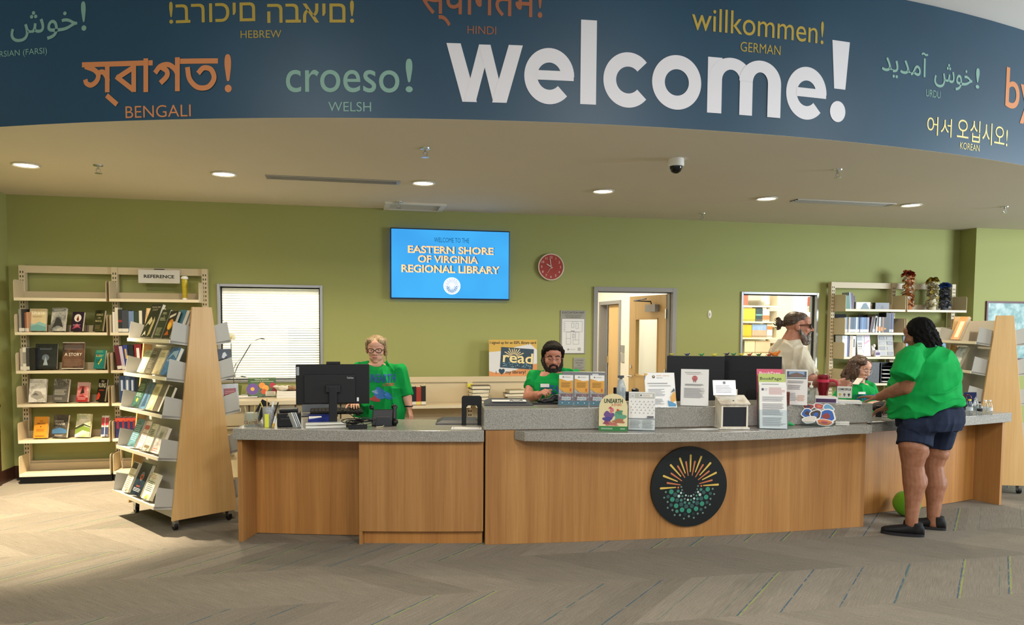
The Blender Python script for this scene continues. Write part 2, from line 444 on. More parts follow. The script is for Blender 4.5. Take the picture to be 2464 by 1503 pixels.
for i, (pts, cv) in enumerate((([(392, 310), (560, 305), (730, 300)], 1), ([(858, 293), (1042, 291)], 0), ([(513, 302), (513, 441)], 0), ([(407, 318), (450, 334), (470, 358), (462, 388), (436, 407), (414, 398), (408, 380)], 1), ([(466, 352), (490, 344), (508, 362), (516, 388)], 1), ([(510, 456), (560, 500)], 0),
        ([(640, 306), (640, 440)], 0), ([(640, 322), (560, 374)], 0), ([(556, 366), (640, 432)], 0), ([(698, 280), (698, 441)], 0), ([(849, 275), (849, 437)], 0), ([(742, 350), (768, 318), (806, 310), (836, 330), (849, 352)], 1), ([(772, 322), (798, 340), (798, 366), (768, 398)], 1),
        ([(897, 322), (908, 380), (946, 418), (996, 416), (1024, 376), (1010, 334), (974, 326), (948, 352)], 1))):
    bn.add(*stroke(pts, ORNG, curve=bool(cv), lift=.0004 * i), ORNG)
bn.build('lettering', soffit)
word('!', (540, 150), (557, 180), (548, 130), (547, 222), ORNG, .012)
word('BENGALI', (302, 268), (459, 268), (380, 253), (380, 282), ORNG, -.004)
word('croeso', (688, 195), (961, 195), (820, 168), (820, 222), MINT, .004)
word('!', (976, 195), (993, 195), (985, 141), (984, 222), MINT, .004)
word('WELSH', (790, 256), (893, 256), (842, 245), (842, 268), MINT, -.004)
# the big word is drawn letter by letter in the geometric bold of the sign
def arcband(cx, cy, ro, ri, a0, a1, n=40):
    p = []
    for i in range(n):
        a, b = radians(a0 + (a1 - a0) * i / n), radians(a0 + (a1 - a0) * (i + 1) / n)
        p.append([(cx + ro[0] * cos(a), cy + ro[1] * sin(a)), (cx + ro[0] * cos(b), cy + ro[1] * sin(b)), (cx + ri[0] * cos(b), cy + ri[1] * sin(b)), (cx + ri[0] * cos(a), cy + ri[1] * sin(a))])
    return p
def bar(x0, y0, x1, y1, x2=None, x3=None, n=5):
    x2 = x0 if x2 is None else x2; x3 = x1 if x3 is None else x3; f = lambda t: (x0 + (x2 - x0) * t, x1 + (x3 - x1) * t, y0 + (y1 - y0) * t); p = []
    for i in range(n):
        a, b = f(i / n), f((i + 1) / n)
        for j in range(3):
            g = lambda q, u: (q[0] + (q[1] - q[0]) * u / 3, q[2]); p.append([g(a, j), g(a, j + 1), g(b, j + 1), g(b, j)])
    return p
RO, RI = (.5, .505), (.24, .245)
LET = {'w': [bar(.21, 0, .40, 1, 0, .185), bar(.235, 0, .385, .99, .425, .575), bar(.615, 0, .765, .99, .425, .575), bar(.60, 0, .79, 1, .815, 1.0)],
 'e': [arcband(.5, .5, RO, RI, 0, 316), bar(.25, .43, .99, .60)], 'l': [bar(0, 0, 1, 1)], 'c': [arcband(.54, .5, (.54, .505), (.265, .245), 42, 318)], 'o': [arcband(.5, .5, RO, (.245, .245), 0, 360, 56)],
 'm': [bar(0, 0, .19, .985), arcband(.31, .6, (.295, .40), (.12, .19), 0, 178), bar(.43, 0, .605, .6), arcband(.71, .6, (.29, .40), (.105, .19), 0, 178), bar(.815, 0, 1, .6)],
 '!': [bar(.18, .41, .82, 1, 0, 1), arcband(.42, .13, (.44, .13), (.001, .001), 0, 360)]}
for ch, x0, x1, yt, yb in (('w', 1074, 1257, 106, 246), ('e', 1261, 1381, 116, 250), ('l', 1396, 1434, 48, 251), ('c', 1451, 1561, 126, 258), ('o', 1568, 1686, 133, 263), ('m', 1701, 1877, 142, 277), ('e', 1890, 1987, 161, 287), ('!', 1997, 2039, 98, 294)):
    s0, s1 = on_soffit(x0, yb)[0], on_soffit(x1, yb)[0]; z1, z0 = on_soffit((x0 + x1) / 2, yt)[1], on_soffit((x0 + x1) / 2, yb)[1]; r = SR + .006; vs, fs = [], []
    for i, grp in enumerate(LET[ch]):
        for q in grp: o = len(vs); vs += [(*sarc((s0 + u * (s1 - s0)) / r, r + .0007 * i), z0 + v * (z1 - z0)) for u, v in q]; fs.append((o, o + 1, o + 2, o + 3))
    MB().add(vs, fs, WLET).build('lettering', soffit)
word('willkommen!', (1665, 50), (1982, 80), (1742, 22), (1742, 79), GOLD, 0)
word('GERMAN', (1782, 112), (1878, 120), (1830, 105), (1830, 128), GOLD, -.005)
word('\uFEAA\uFBFE\uFEAA\uFEE3\uFE81', (2122, 150), (2232, 180), (2226, 127), (2150, 187), MINT, .004)
word('\uFEB5\uFEEE\uFEA7', (2248, 190), (2340, 190), (2275, 152), (2298, 217), MINT, .004)
word('!', (2348, 190), (2357, 190), (2353, 164), (2351, 213), MINT, .004)
word('URDU', (2228, 226), (2263, 226), (2245, 217), (2245, 234), MINT, -.005)
word('어서', (2231, 300), (2290, 310), (2240, 279), (2288, 331), GOLDL, 0)
word('오십시오!', (2303, 310), (2425, 320), (2355, 291), (2352, 344), GOLDL, 0)
word('KOREAN', (2310, 352), (2357, 355), (2333, 345), (2333, 361), GOLDL, -.005)
word('byenveni!', (2421, 200), (2600, 200), (2425, 160), (2436, 292), ORNG, .006, True)
# walls ------------------------------------------------------------
mb = MB()
OPEN = [(-1.492, -.36, 1.0, 2.1), (2.86, 3.95, 0, 2.14), (4.834, 5.94, 1.0, 2.11)]
x = -3.7
for a, b, z0, z1 in OPEN:
    mb.box(x, YW, 0, a, YW + .14, ZC + .02, GREEN); mb.box(a, YW, z1, b, YW + .14, ZC + .02, GREEN)
    if z0: mb.box(a, YW, 0, b, YW + .14, z0, GREEN)
    x = b
mb.box(x, YW, 0, 8.25, YW + .14, ZC + .02, GREEN)
struct(mb, 'wall_back')
struct(MB().box(-3.7, 2.0, 0, -3.555, YW, ZC + .02, GREEN), 'wall_left')
struct(MB().box(8.073, 8.534, 0, 13.5, YW, ZC + .02, GREEN), 'wall_right')
struct(MB().box(-3.555, 8.45, 0, -3.545, YW, .135, DARKWOOD).box(-3.555, YW - .012, 0, 8.073, YW, .135, DARKWOOD), 'baseboard_back')
struct(MB().box(-3.57, 6.6, 0, -3.53, 8.45, .80, DARKWOOD).box(-3.575, 6.6, .80, -3.52, 8.45, .83, DARKWOOD), 'trim_1')
# rooms behind
struct(MB().box(-3.7, 11.4, 0, 2.35, 11.5, 2.75, WHITEP).box(-3.8, YW + .14, 0, -3.7, 11.5, 2.75, WHITEP).box(2.25, YW + .14, 0, 2.35, 16, 2.75, WHITEP), 'wall_office')
struct(MB().box(4.4, YW + .14, 0, 4.5, 12.02, 2.75, WHITEP).box(4.4, 13.15, 0, 4.5, 16, 2.75, WHITEP).box(4.4, 12.02, 2.1, 4.5, 13.15, 2.75, WHITEP).box(4.6, 11.9, 0, 4.64, 13.3, 2.75, WHITEP)
       .box(2.35, 16, 0, 4.5, 16.1, 2.75, WHITEP), 'wall_corridor')
struct(MB().box(4.5, 11.4, 0, 9, 11.5, 2.75, WHITEP).box(8.9, YW + .14, 0, 9.0, 11.5, 2.75, WHITEP), 'wall_storeroom')
struct(MB().box(-3.8, YW + .14, 2.75, 9, 16.1, 2.8, mat('#e8e4da', .8)), 'ceiling_office')
for nm, x0, x1, y0, y1, pw in (('office_lamp', -1.6, .6, 9.6, 10.6, 90), ('corridor_lamp', 3.0, 3.6, 10.2, 13.6, 46), ('corridor_added_fill', 4.0, 4.25, 9.4, 11.2, 14), ('storeroom_lamp', 5.4, 7.4, 9.6, 10.5, 75)):  # side light: fill added to brighten what shows through the door pane
    lamp(nm, 'AREA', ((x0 + x1) / 2, (y0 + y1) / 2, 2.72), pw, (1, .93, .80), x1 - x0, ((x0 + x1) / 2, (y0 + y1) / 2, 0), size_y=y1 - y0)
# left window with striped privacy film
def film():
    t = NT('striped_privacy_film'); tc = t.n('TexCoord'); sp = t.n('SeparateXYZ'); t.l(tc.outputs['Object'], sp.inputs[0])
    fr = t.math('FRACT', t.math('DIVIDE', sp.outputs[2], .0277))
    clear = t.math('LESS_THAN', fr, .17)
    df = t.n('BsdfDiffuse'); df.inputs[0].default_value = lin('#f3efe6'); tl = t.n('BsdfTranslucent'); tl.inputs[0].default_value = (.95, .95, .93, 1)
    mx = t.n('MixShader'); mx.inputs[0].default_value = .72; t.l(df.outputs[0], mx.inputs[1]); t.l(tl.outputs[0], mx.inputs[2])
    tr = t.n('BsdfTransparent'); tr.inputs[0].default_value = (.6, .64, .62, 1)
    m2 = t.n('MixShader'); t.l(clear, m2.inputs[0]); t.l(mx.outputs[0], m2.inputs[1]); t.l(tr.outputs[0], m2.inputs[2])
    t.l(m2.outputs[0], t.t.nodes['Material Output'].inputs['Surface'])
    return t.m
def window(name, a, b, z0, z1, pane_m):
    fw = .03
    mb = MB()
    for q in ((a, z0, a + fw, z1), (b - fw, z0, b, z1), (a + fw, z1 - fw, b - fw, z1), (a + fw, z0, b - fw, z0 + fw)):
        mb.box(q[0], YW - .02, q[1], q[2], YW + .15, q[3], ALU)
    w = struct(mb, name, bevel=.003)
    g = .012; mb = MB()
    for q in ((a + fw, z0 + fw, a + fw + g, z1 - fw), (b - fw - g, z0 + fw, b - fw, z1 - fw), (a + fw + g, z1 - fw - g, b - fw - g, z1 - fw), (a + fw + g, z0 + fw, b - fw - g, z0 + fw + g)):
        mb.box(q[0], YW + .04, q[1], q[2], YW + .07, q[3], BLACKM)
    mb.build('gasket', w)
    MB().box(a + fw + g, YW + .052, z0 + fw + g, b - fw - g, YW + .058, z1 - fw - g, pane_m).build('pane', w)
    return w
window('window_1', *OPEN[0], film())
window('window_2', *OPEN[2], ACRYL)
# tinted office things behind the film that show between the stripes
tag(MB().box(-.9, 10.7, 0, .6, 11.35, 1.62, mat('#3f6a57', .7)).build('filing_cabinet', bevel=.01), 'dark green office cabinet seen dimly through the striped window film', 'cabinet')
# door frame and open door
a, b, z0, z1 = OPEN[1]; fw = .055
mb = MB()
for q in ((a, 0, a + fw, z1), (b - fw, 0, b, z1), (a + fw, z1 - fw, b - fw, z1)): mb.box(q[0], YW - .022, q[1], q[2], YW + .162, q[3], GREYM)
for q in ((a + fw, 0, a + fw + .012, z1 - fw), (b - fw - .012, 0, b - fw, z1 - fw), (a + fw + .012, z1 - fw - .012, b - fw - .012, z1 - fw)): mb.box(q[0], YW + .05, q[1], q[2], YW + .09, q[3], GREYM)
df = struct(mb, 'door_1', bevel=.003)
M = Matrix.Translation((b - fw - .005, YW + .165, 0)) @ Matrix.Rotation(radians(-81.5), 4, 'Z')   # local -x runs from the hinge to the free edge
W_ = .95
lf = MB(M); t_ = .045
for q in ((-W_, .01, -W_ + .17, 2.07), (-.19, .01, 0, 2.07), (-W_ + .17, 1.77, -.19, 2.07), (-W_ + .17, .01, -.19, .98)): lf.box(q[0], 0, q[1], q[2], t_, q[3], DOORWOOD)
leaf = lf.build('door_leaf', df, bevel=.002)
lt = MB(M)
for q in ((-W_ + .17, .98, -W_ + .19, 1.77), (-.21, .98, -.19, 1.77), (-W_ + .17, 1.75, -.19, 1.77), (-W_ + .17, .98, -.19, 1.0)): lt.box(q[0], -.006, q[1], q[2], t_ + .006, q[3], DOORWOOD)
lt.build('glazing_bead', leaf)
MB(M).box(-W_ + .19, .02, 1.0, -.21, .026, 1.75, ACRYL).build('pane', leaf)
cl = MB(M).box(-.42, -.065, 1.85, -.17, -.002, 1.945, mat('#98979a', .4, .3)); cl.tube([(-.3, -.04, 1.95), (-.3, -.05, 1.985), (-.55, -.16, 2.0), (-.3, -.12, 2.02)], .009, BLACK)
cl.build('door_closer', leaf)
h = MB(M).cyl((-W_ + .07, -.002, .97), (-W_ + .07, -.05, .97), .012, CHROME).cyl((-W_ + .07, -.05, .97), (-W_ + .19, -.05, .97), .009, CHROME).cyl((-W_ + .07, .002, 1.1), (-W_ + .07, -.012, 1.1), .025, CHROME)
h.build('lever_handle', leaf, smooth=True)
for z in (1.82, 1.05, .25): MB(M).box(-.01, -.012, z - .06, .012, .03, z + .06, CHROME).build('hinge', leaf)
# second door down the corridor
mb = MB()
for q in ((12.02, 0, 12.09, 2.1), (13.08, 0, 13.15, 2.1), (12.09, 2.04, 13.08, 2.1)): mb.box(4.38, q[0], q[1], 4.52, q[2], q[3], GREYM)
d2 = struct(mb, 'door_2')
MB().box(4.46, 12.1, .01, 4.505, 12.82, 2.03, DOORWOOD).build('door_leaf', d2)
MB().box(4.43, 12.8, 1.0, 4.46, 12.83, 1.12, CHROME).build('latch_plate', d2)
p = tag(MB().box(4.385, 11.83, 1.22, 4.4, 11.98, 1.34, mat('#8d8c86', .5)).box(4.385, 11.83, 1.06, 4.4, 11.98, 1.2, mat('#a5a39a', .5)).build('room_sign'), 'small grey two panel room sign on corridor wall beyond open door', 'sign')
# ------------------------------------------------------------------ ceiling fittings
GLOW = mat('#fff0cf', .5, emit=7.0, name='downlight_lens')
TRIMR = mat('#d8d4c8', .35, .2)
pos = [atz(*q, ZC) for q in ((55, 392), (541, 420), (1017, 443), (1447, 461), (1840, 478), (2203, 490))]
pos = [V((p.x, 7.12, ZC)) for p in pos]
where = ['at the left edge of the ceiling', 'left of the long slot diffuser', 'straight above the blue screen', 'above the clock and evacuation map', 'left of the right slot diffuser', 'right of the right slot diffuser']
for i, p in enumerate(pos):
    t = thing('ceiling_light', 'round recessed downlight glowing warm white, ' + where[i], 'ceiling light', p, group='downlight row')
    MB().lathe([(.088, -.002), (.112, -.002), (.112, -.008), (.1, -.014), (.088, -.006)], TRIMR, n=28).build('trim_ring', t, smooth=True)
    MB().lathe([(.0, -.005), (.089, -.005), (.089, -.0065), (0, -.009)], GLOW, n=24).build('lens', t, smooth=True)
    lamp('downlight_lamp', 'SPOT', (p.x, p.y, ZC - .03), 80, WARM, .07, (p.x, p.y, 0), 152, 1.0)
    if i == 0: lamp('accent_downlight_lamp', 'SPOT', (p.x, p.y, ZC - .03), 760, WARM, .05, (p.x, p.y - .1, 0), 74, .45)
sp = [((236, 397), 'near the left downlights'), ((1023, 356), 'close under the navy soffit above the screen'), ((960, 485), 'just in front of the ceiling access panel'),
      ((2016, 408), 'under the soffit beside the right slot diffuser'), ((1690, 513), 'near the back wall above the wall button'), ((2418, 497), 'at the right edge of the ceiling')]
for q, w in sp:
    p = atz(*q, ZC)
    t = thing('sprinkler_head', 'small metal pendent sprinkler head ' + w, 'sprinkler', p, group='ceiling sprinklers')
    MB().lathe([(0, 0), (.04, 0), (.038, -.008), (.012, -.012), (0, -.012)], CHROME, n=16).build('escutcheon', t, smooth=True)
    MB().cyl((0, 0, -.012), (0, 0, -.035), .009, CHROME).tube([(-.014, 0, -.03), (-.018, 0, -.05), (0, 0, -.066)], .003, CHROME, n=5).tube([(.014, 0, -.03), (.018, 0, -.05), (0, 0, -.066)], .003, CHROME, n=5).build('frame_arms', t)
    MB().lathe([(0, -.066), (.03, -.066), (.03, -.07), (0, -.07)], CHROME, n=12).build('deflector', t)
for (qa, qb), w in ((((640, 424), (953, 440)), 'long grey linear slot diffuser in ceiling left of the screen'), (((1910, 481), (2150, 489)), 'long grey linear slot diffuser in ceiling above the right shelves')):
    pa, pb = atz(*qa, ZC), atz(*qb, ZC); y = 7.15; L = pb.x - pa.x
    t = thing('slot_diffuser', w, 'air vent', ((pa.x + pb.x) / 2, y, ZC), group='ceiling slot diffusers')
    mb = MB()
    for yy in (-.075, -.025, .025, .065): mb.box(-L / 2, yy, -.012, L / 2, yy + .012, 0, mat('#a9a49a', .4, .3))
    mb.build('frame', t); MB().box(-L / 2, -.063, -.005, L / 2, .065, -.001, mat('#4a4640', .7)).build('slot', t)
    MB().box(L / 2, -.075, -.012, L / 2 + .03, .077, 0, mat('#a9a49a', .4, .3)).build('end_cap', t)
t = thing('ceiling_return_grille', 'white framed square return air grille in ceiling above the screen', 'air vent', (.66, 8.545, ZC))
mb = MB(); s_ = .335; e_ = .245
for q in ((-s_, -e_, s_, -e_ + .06), (-s_, e_ - .06, s_, e_), (-s_, -e_ + .06, -s_ + .06, e_ - .06), (s_ - .06, -e_ + .06, s_, e_ - .06)): mb.box(q[0], q[1], -.02, q[2], q[3], 0, mat('#ddd8cc', .5))
mb.build('frame', t); mb = MB()
mb.box(-s_ + .06, -e_ + .06, -.006, s_ - .06, e_ - .06, -.002, mat('#a39d92', .6))
for k in range(18): mb.box(-s_ + .062, -e_ + .07 + k * .02, -.014, s_ - .062, -e_ + .073 + k * .02, -.0065, mat('#c9c4b8', .5))
mb.build('grille', t)
p = atz(1627, 382, ZC)
t = thing('dome_camera', 'white security camera with dark dome hanging below the ceiling', 'security camera', p)
MB().lathe([(0, 0), (.062, 0), (.064, -.05), (.058, -.06), (0, -.06)], WHITE, n=24).build('housing', t, smooth=True)
MB().lathe([(.05, -.06), (.049, -.075), (.038, -.1), (.02, -.113), (0, -.116)], mat('#07080a', .08), n=20).build('dome', t, smooth=True)
# ------------------------------------------------------------------ the curved reception desk
DX, DY, DR = 2.611, 16.991, 11.608           # centre and radius of the whole desk
HX, HY, HR = 3.030, 27.191, 21.786           # the flatter middle front
def dpt(x, off, c=(DX, DY, DR)):             # point on the desk curve above plan x, moved off towards the room
    r = c[2] + off; ph = math.asin((x - c[0]) / r); return (c[0] + r * sin(ph), c[1] - r * cos(ph))
def arcs(x0, x1, off0, off1, n=16, c=(DX, DY, DR)):
    """plan polygon between two offsets from the desk curve (off0 = front edge, off1 = back edge)"""
    xs = [x0 + (x1 - x0) * i / n for i in range(n + 1)]
    f = [dpt(x, off0, c) for x in xs]; b = []
    for x in xs:
        p = dpt(x, 0, c); k = (c[2] + off1) / c[2]; b.append((c[0] + (p[0] - c[0]) * k, c[1] + (p[1] - c[1]) * k))
    return f + b[::-1]
def dang(x, c=(DX, DY, DR)): return facing(dpt(x, 0, c), c)
HC3 = (HX, HY, HR)
ZL, ZH = .875, 1.035
# left knee-space desk
t = thing('reception_desk', 'oak desk section with open knee space at the left end of the desk', 'desk')
MB().prism(arcs(-.878, -.842, -.005, -.52, 2), 0, ZL - .0865, OAK).build('end_panel', t, bevel=.002)
MB().prism(arcs(-.842, .018, -.245, -.265, 8), 0.005, ZL - .0865, OAKD).build('back_panel', t)
t = thing('desk_cabinet', 'oak veneer desk cabinet with recessed toe kick, between knee space and high counter', 'cabinet')
MB().prism(arcs(.022, .942, -.012, -.2, 8), .1, ZL - .0865, OAK).build('front_panel', t, bevel=.002)
MB().prism(arcs(.047, .942, -.05, -.2, 8), 0, .1, OAKD).build('toe_kick', t)
MB().prism(arcs(.022, .045, -.01, -.2, 2), 0, .1, OAK).build('side_panel', t)
ct = tag(MB().prism(arcs(-.905, .938, .035, -.63, 20), ZL - .085, ZL, STONE).build('countertop', bevel=.004),
         'long low grey speckled countertop on the left wing of the reception desk', 'countertop')
# middle
t = thing('reception_desk', 'large curved oak desk front carrying the round black emblem', 'desk')
MB().prism(arcs(.955, 4.150, 0, -.25, 30, HC3), 0, ZL - .0015, OAK).build('front_panel', t, bevel=.002)
tag(MB().prism(arcs(.94, 4.195, .012, -.44, 30, HC3), ZL + .001, ZH, STONE).build('high_countertop', bevel=.004),
    'thick raised grey speckled counter along the middle of the reception desk', 'countertop')
xs = [1.225 + (4.10 - 1.225) * i / 24 for i in range(25)]
def ledge_off(u): return .075 + .19 * (1 - (2 * u - .94) ** 2) if u < .94 else .12
fr = [dpt(x, .012 + ledge_off(i / 24), HC3) for i, x in enumerate(xs)]
bk = [dpt(x, .013, HC3) for x in (xs[0] - .055, *xs[::6], xs[-1] + .015)]
tag(MB().prism(fr + bk[::-1], ZL - .072, ZL - .002, STONE).build('transaction_ledge', bevel=.004),
    'bowed grey speckled transaction ledge projecting below the high counter', 'counter ledge')
tag(MB().prism(arcs(1.1, 3.62, -.45, -.74, 16, HC3), .72, .76, mat('#8d8a84', .4)).prism(arcs(1.1, 1.15, -.45, -.72, 2, HC3), 0, .72, OAKD).prism(arcs(3.57, 3.62, -.45, -.72, 2, HC3), 0, .72, OAKD).build('work_surface'),
    'grey staff work surface hidden behind the raised counter', 'desk')
# right wing
t = thing('reception_desk', 'oak desk section with open knee space behind the bare-legged woman', 'desk')
MB().prism(arcs(4.203, 5.928, -.25, -.27, 12), .005, ZL - .0865, OAKD).build('back_panel', t)
MB().prism(arcs(5.93, 5.965, -.005, -.55, 2), 0, ZL - .0865, OAK).build('end_panel', t, bevel=.002)
MB().prism(arcs(4.172, 4.2, -.02, -.24, 2), 0, ZL - .0865, OAK).build('side_panel', t)
tag(MB().prism(arcs(4.21, 6.02, .03, -.50, 20), ZL - .085, ZL, STONE).build('countertop', bevel=.004),
    'low grey speckled countertop on the right wing with water bottles on it', 'countertop')
# round emblem on the desk front
px = 2.557; a = dang(px, HC3); q = dpt(px, .004, HC3)
t = thing('emblem', 'round black library emblem with yellow rays and green dots on the desk front', 'emblem', (q[0], q[1], .408), a)
rx = .316
MB().prismy([(rx * cos(2 * pi * i / 64), rx * sin(2 * pi * i / 64)) for i in range(64)], -.018, 0.004, mat('#07100f', .45)).build('disc', t)
RAYY, RAYO = mat('#c9a94e', .5), mat('#b8693f', .5)
EM = {'g': mat('#2f7f66', .5), 'd': mat('#2c4d4c', .5), 'm': mat('#3f7568', .5), 'w': mat('#a8c2b6', .5), 's': mat('#62776f', .5), 'k': mat('#10282c', .5), 'o': mat('#b8693f', .5)}
def emblem_art(t, rx, sc, y, rays, dots):
    mb = MB(); cx, cz = 750.0, 755.0; k = rx / 560.0 * sc
    def seg(x0, z0, x1, z1, w0, w1, m):
        a, b = V(((x0 - cx) * k, (cz - z0) * k)), V(((x1 - cx) * k, (cz - z1) * k)); d = (b - a).normalized(); nn = V((-d.y, d.x))
        pts = [a + nn * w0 * k, a - d * w0 * k * .7, a - nn * w0 * k, b - nn * w1 * k, b + d * w1 * k * .7, b + nn * w1 * k]
        mb.poly([tuple(p) for p in pts], y, m)
    for L in ((760, 310, 758, 545), (600, 350, 685, 565), (465, 440, 620, 605), (365, 590, 572, 675), (325, 764, 550, 757), (918, 335, 832, 552), (1058, 428, 898, 598), (1145, 568, 938, 662), (1180, 738, 955, 744)):
        seg(*L, 15, 7, rays[0])
    for L in ((692, 402, 728, 600), (570, 458, 680, 625), (476, 558, 636, 668), (420, 690, 616, 724), (824, 400, 786, 598), (946, 450, 836, 622), (1038, 544, 876, 662), (1086, 672, 896, 716)):
        seg(*L, 13, 6, rays[1])
    D = '585,760,14,o 925,748,14,o 630,753,13,s 877,748,13,s 642,797,13,s 865,793,12,s 405,817,15,s 484,816,34,g 585,810,22,m 922,800,22,m 1022,798,34,g 1096,795,15,s 628,837,16,w 880,833,16,w 543,858,32,d 964,840,28,d 382,895,14,s 438,882,25,d 597,880,21,w 908,870,21,w 1063,860,24,d 1120,870,14,s 648,883,15,m 700,874,13,w 738,884,13,s 777,885,14,w 814,868,13,s 858,881,15,m 668,840,11,d 840,836,11,d 502,923,34,g 573,937,30,d 633,938,21,m 684,922,15,s 731,938,16,w 776,941,15,m 823,922,16,w 872,929,21,m 929,925,30,d 1001,908,34,g 433,956,15,s 1067,935,15,s 485,1001,24,d 560,1015,34,g 634,998,31,d 688,974,20,m 751,986,20,m 817,970,20,m 869,989,30,d 942,999,34,g 1016,984,23,d 436,1038,14,s 1060,1015,14,s 708,1029,31,d 792,1026,31,d 507,1073,15,s 572,1092,24,m 648,1074,34,g 750,1092,34,g 855,1067,34,g 928,1080,23,d 993,1055,15,s 540,1144,14,s 618,1147,16,s 690,1138,24,k 812,1135,24,k 881,1137,15,s 957,1130,14,s 750,1170,17,s 677,1199,13,s 823,1193,14,s'
    for e in D.split():
        x, z, r, c = e.split(','); mb.disc((float(x) - cx) * k, (cz - float(z)) * k, float(r) * k, y, dots[c] if isinstance(dots, dict) else dots, n=14)
    return mb
emblem_art(t, rx, 1, -.0195, (RAYY, RAYO), EM).build('emblem_print', t)
# ------------------------------------------------------------------ wall things
def at_wall(px, py, y=YW): return aty(px, py, y)
# TV
a_, b_ = at_wall(939, 547, YW - .06), at_wall(1226, 722, YW - .06); W, H = b_.x - a_.x, a_.z - b_.z
t = thing('wall_screen', 'large wall-mounted screen showing a bright blue library welcome slide', 'television', ((a_.x + b_.x) / 2, YW - .06, (a_.z + b_.z) / 2))
MB().box(-W / 2, 0, -H / 2, W / 2, .045, H / 2, mat('#0a1a3c', .3)).build('housing', t, bevel=.004)
MB().box(-.2, .0455, -.15, .2, .06, .15, BLACK).build('wall_bracket', t)
MB().box(-W / 2 + .03, .046, H / 2 - .05, W / 2 - .03, .05, H / 2 - .03, mat('#2a6cff', .5, emit=9)).box(-W / 2 + .03, .046, -H / 2 + .03, W / 2 - .03, .05, -H / 2 + .05, mat('#2a6cff', .5, emit=9)).box(-W / 2 + .03, .046, -H / 2 + .06, -W / 2 + .05, .05, H / 2 - .06, mat('#2a6cff', .5, emit=9)).box(W / 2 - .05, .046, -H / 2 + .06, W / 2 - .03, .05, H / 2 - .06, mat('#2a6cff', .5, emit=9)).build('added_halo_strips', t)  # hidden glow strips added to imitate the blue halo on the wall
def scr():
    n = NT('lit_blue_screen'); v = n.coords('Generated'); nz = n.noise(n.coords('Object'), 1.8, 1)
    c = n.ramp(nz, ((.3, '#3f9fe6'), (.65, '#47b1f2')))
    em = n.n('Emission'); n.l(c, em.inputs[0]); em.inputs[1].default_value = .62
    n.l(em.outputs[0], n.t.nodes['Material Output'].inputs['Surface']); return n.m
s = MB().box(-W / 2 + .012, -.003, -H / 2 + .014, W / 2 - .012, .001, H / 2 - .012, scr()).build('screen', t)
def emi(c): return mat(c, .5, emit=.55, spec=0)
d1, or1, wh = emi('#134f7c'), emi('#f0c08c'), emi('#d8f2fa')
mb = MB(); z = H / 2
def tvx(px): return (px - 903) / 1415 * W          # zoomed crop pixels of the slide
def tvz(py): return z - (py - 165) / 815 * H
mb.text('WELCOME TO THE', tvx(910), tvz(318), .055, d1, -.005, fit=(1118 - 704) / 1415 * W)
def deco(s_, x0, x1, zb, h):
    """outlined art-deco lettering: dark thin outline with broad filled left strokes"""
    vs, fs, bb = glyphs(s_, 0.012, 3); k = h / (bb[3] - bb[1]); kx = (x1 - x0) / (bb[2] - bb[0])
    mb.add([(x0 + (p - bb[0]) * kx + .012, -.0042, zb + (q - bb[1]) * k + .003) for p, q in vs], fs, d1)
    v2, f2 = thicken(vs, fs, .012)
    mb.add([(x0 + (p - bb[0]) * kx, -.0052, zb + (q - bb[1]) * k) for p, q in v2], f2, or1)
    for i, ch in enumerate(s_):                                  # the dark inline stroke
        if ch == ' ': continue
        a0 = glyphs(s_[:i + 1], .012, 3)[2][2] if i else glyphs(ch, .012, 3)[2][2]
        w = glyphs(ch, .012, 3)[2]; xr = x0 + (a0 - bb[0]) * kx
        mb.rect(xr - (w[2] - w[0]) * kx * .42, zb + .004, xr - (w[2] - w[0]) * kx * .36, zb + h - .004, -.0058, d1)
deco('EASTERN SHORE', tvx(400), tvx(1410), tvz(448), .082)
deco('OF VIRGINIA', tvx(516), tvx(1222), tvz(556), .082)
deco('REGIONAL LIBRARY', tvx(325), tvx(1485), tvz(672), .086)
mb.disc(tvx(914), tvz(822), .1, -.0045, wh, n=40)
mb.build('slide_print', s)
e = emblem_art(t, .1, 1.15, -.0052, (emi('#7a86c4'), emi('#8a74b0')), emi('#1d3f8a')).build('slide_emblem', s); e.location = (tvx(914), 0, tvz(822))
# clock
p = at_wall(1326, 642, YW - .03); r_ = .155
t = thing('wall_clock', 'round red wall clock with white numerals right of the screen', 'clock', (p.x, YW, p.z))
RED = mat('#a2352b', .4)
MB().prismy([(r_ * cos(2 * pi * i / 48), r_ * sin(2 * pi * i / 48)) for i in range(48)], -.03, 0, RED).build('face', t)
c_ = mat('#d9c7b4', .35); c = MB()
c.tube([(r_ * cos(2 * pi * i / 48), -.028, r_ * sin(2 * pi * i / 48)) for i in range(48)], .008, c_, closed=True); c.build('rim', t, smooth=True)
NUM = mat('#e5cfc3', .5); c = MB()
for k in range(1, 13):
    a = radians(90 - 30 * k); c.text(str(k), .117 * cos(a), .117 * sin(a) - .014, .028, NUM, -.0305)
c.build('dial_marking', t)
for nm, ang, L, w in (('hour_hand', -58, .065, .005), ('minute_hand', -9, .1, .004), ('second_hand', 212, .085, .0015)):
    MB().box(-w, -.036, -.02, w, -.034, L, NUM, Matrix.Rotation(radians(ang), 4, 'Y')).build(nm, t)
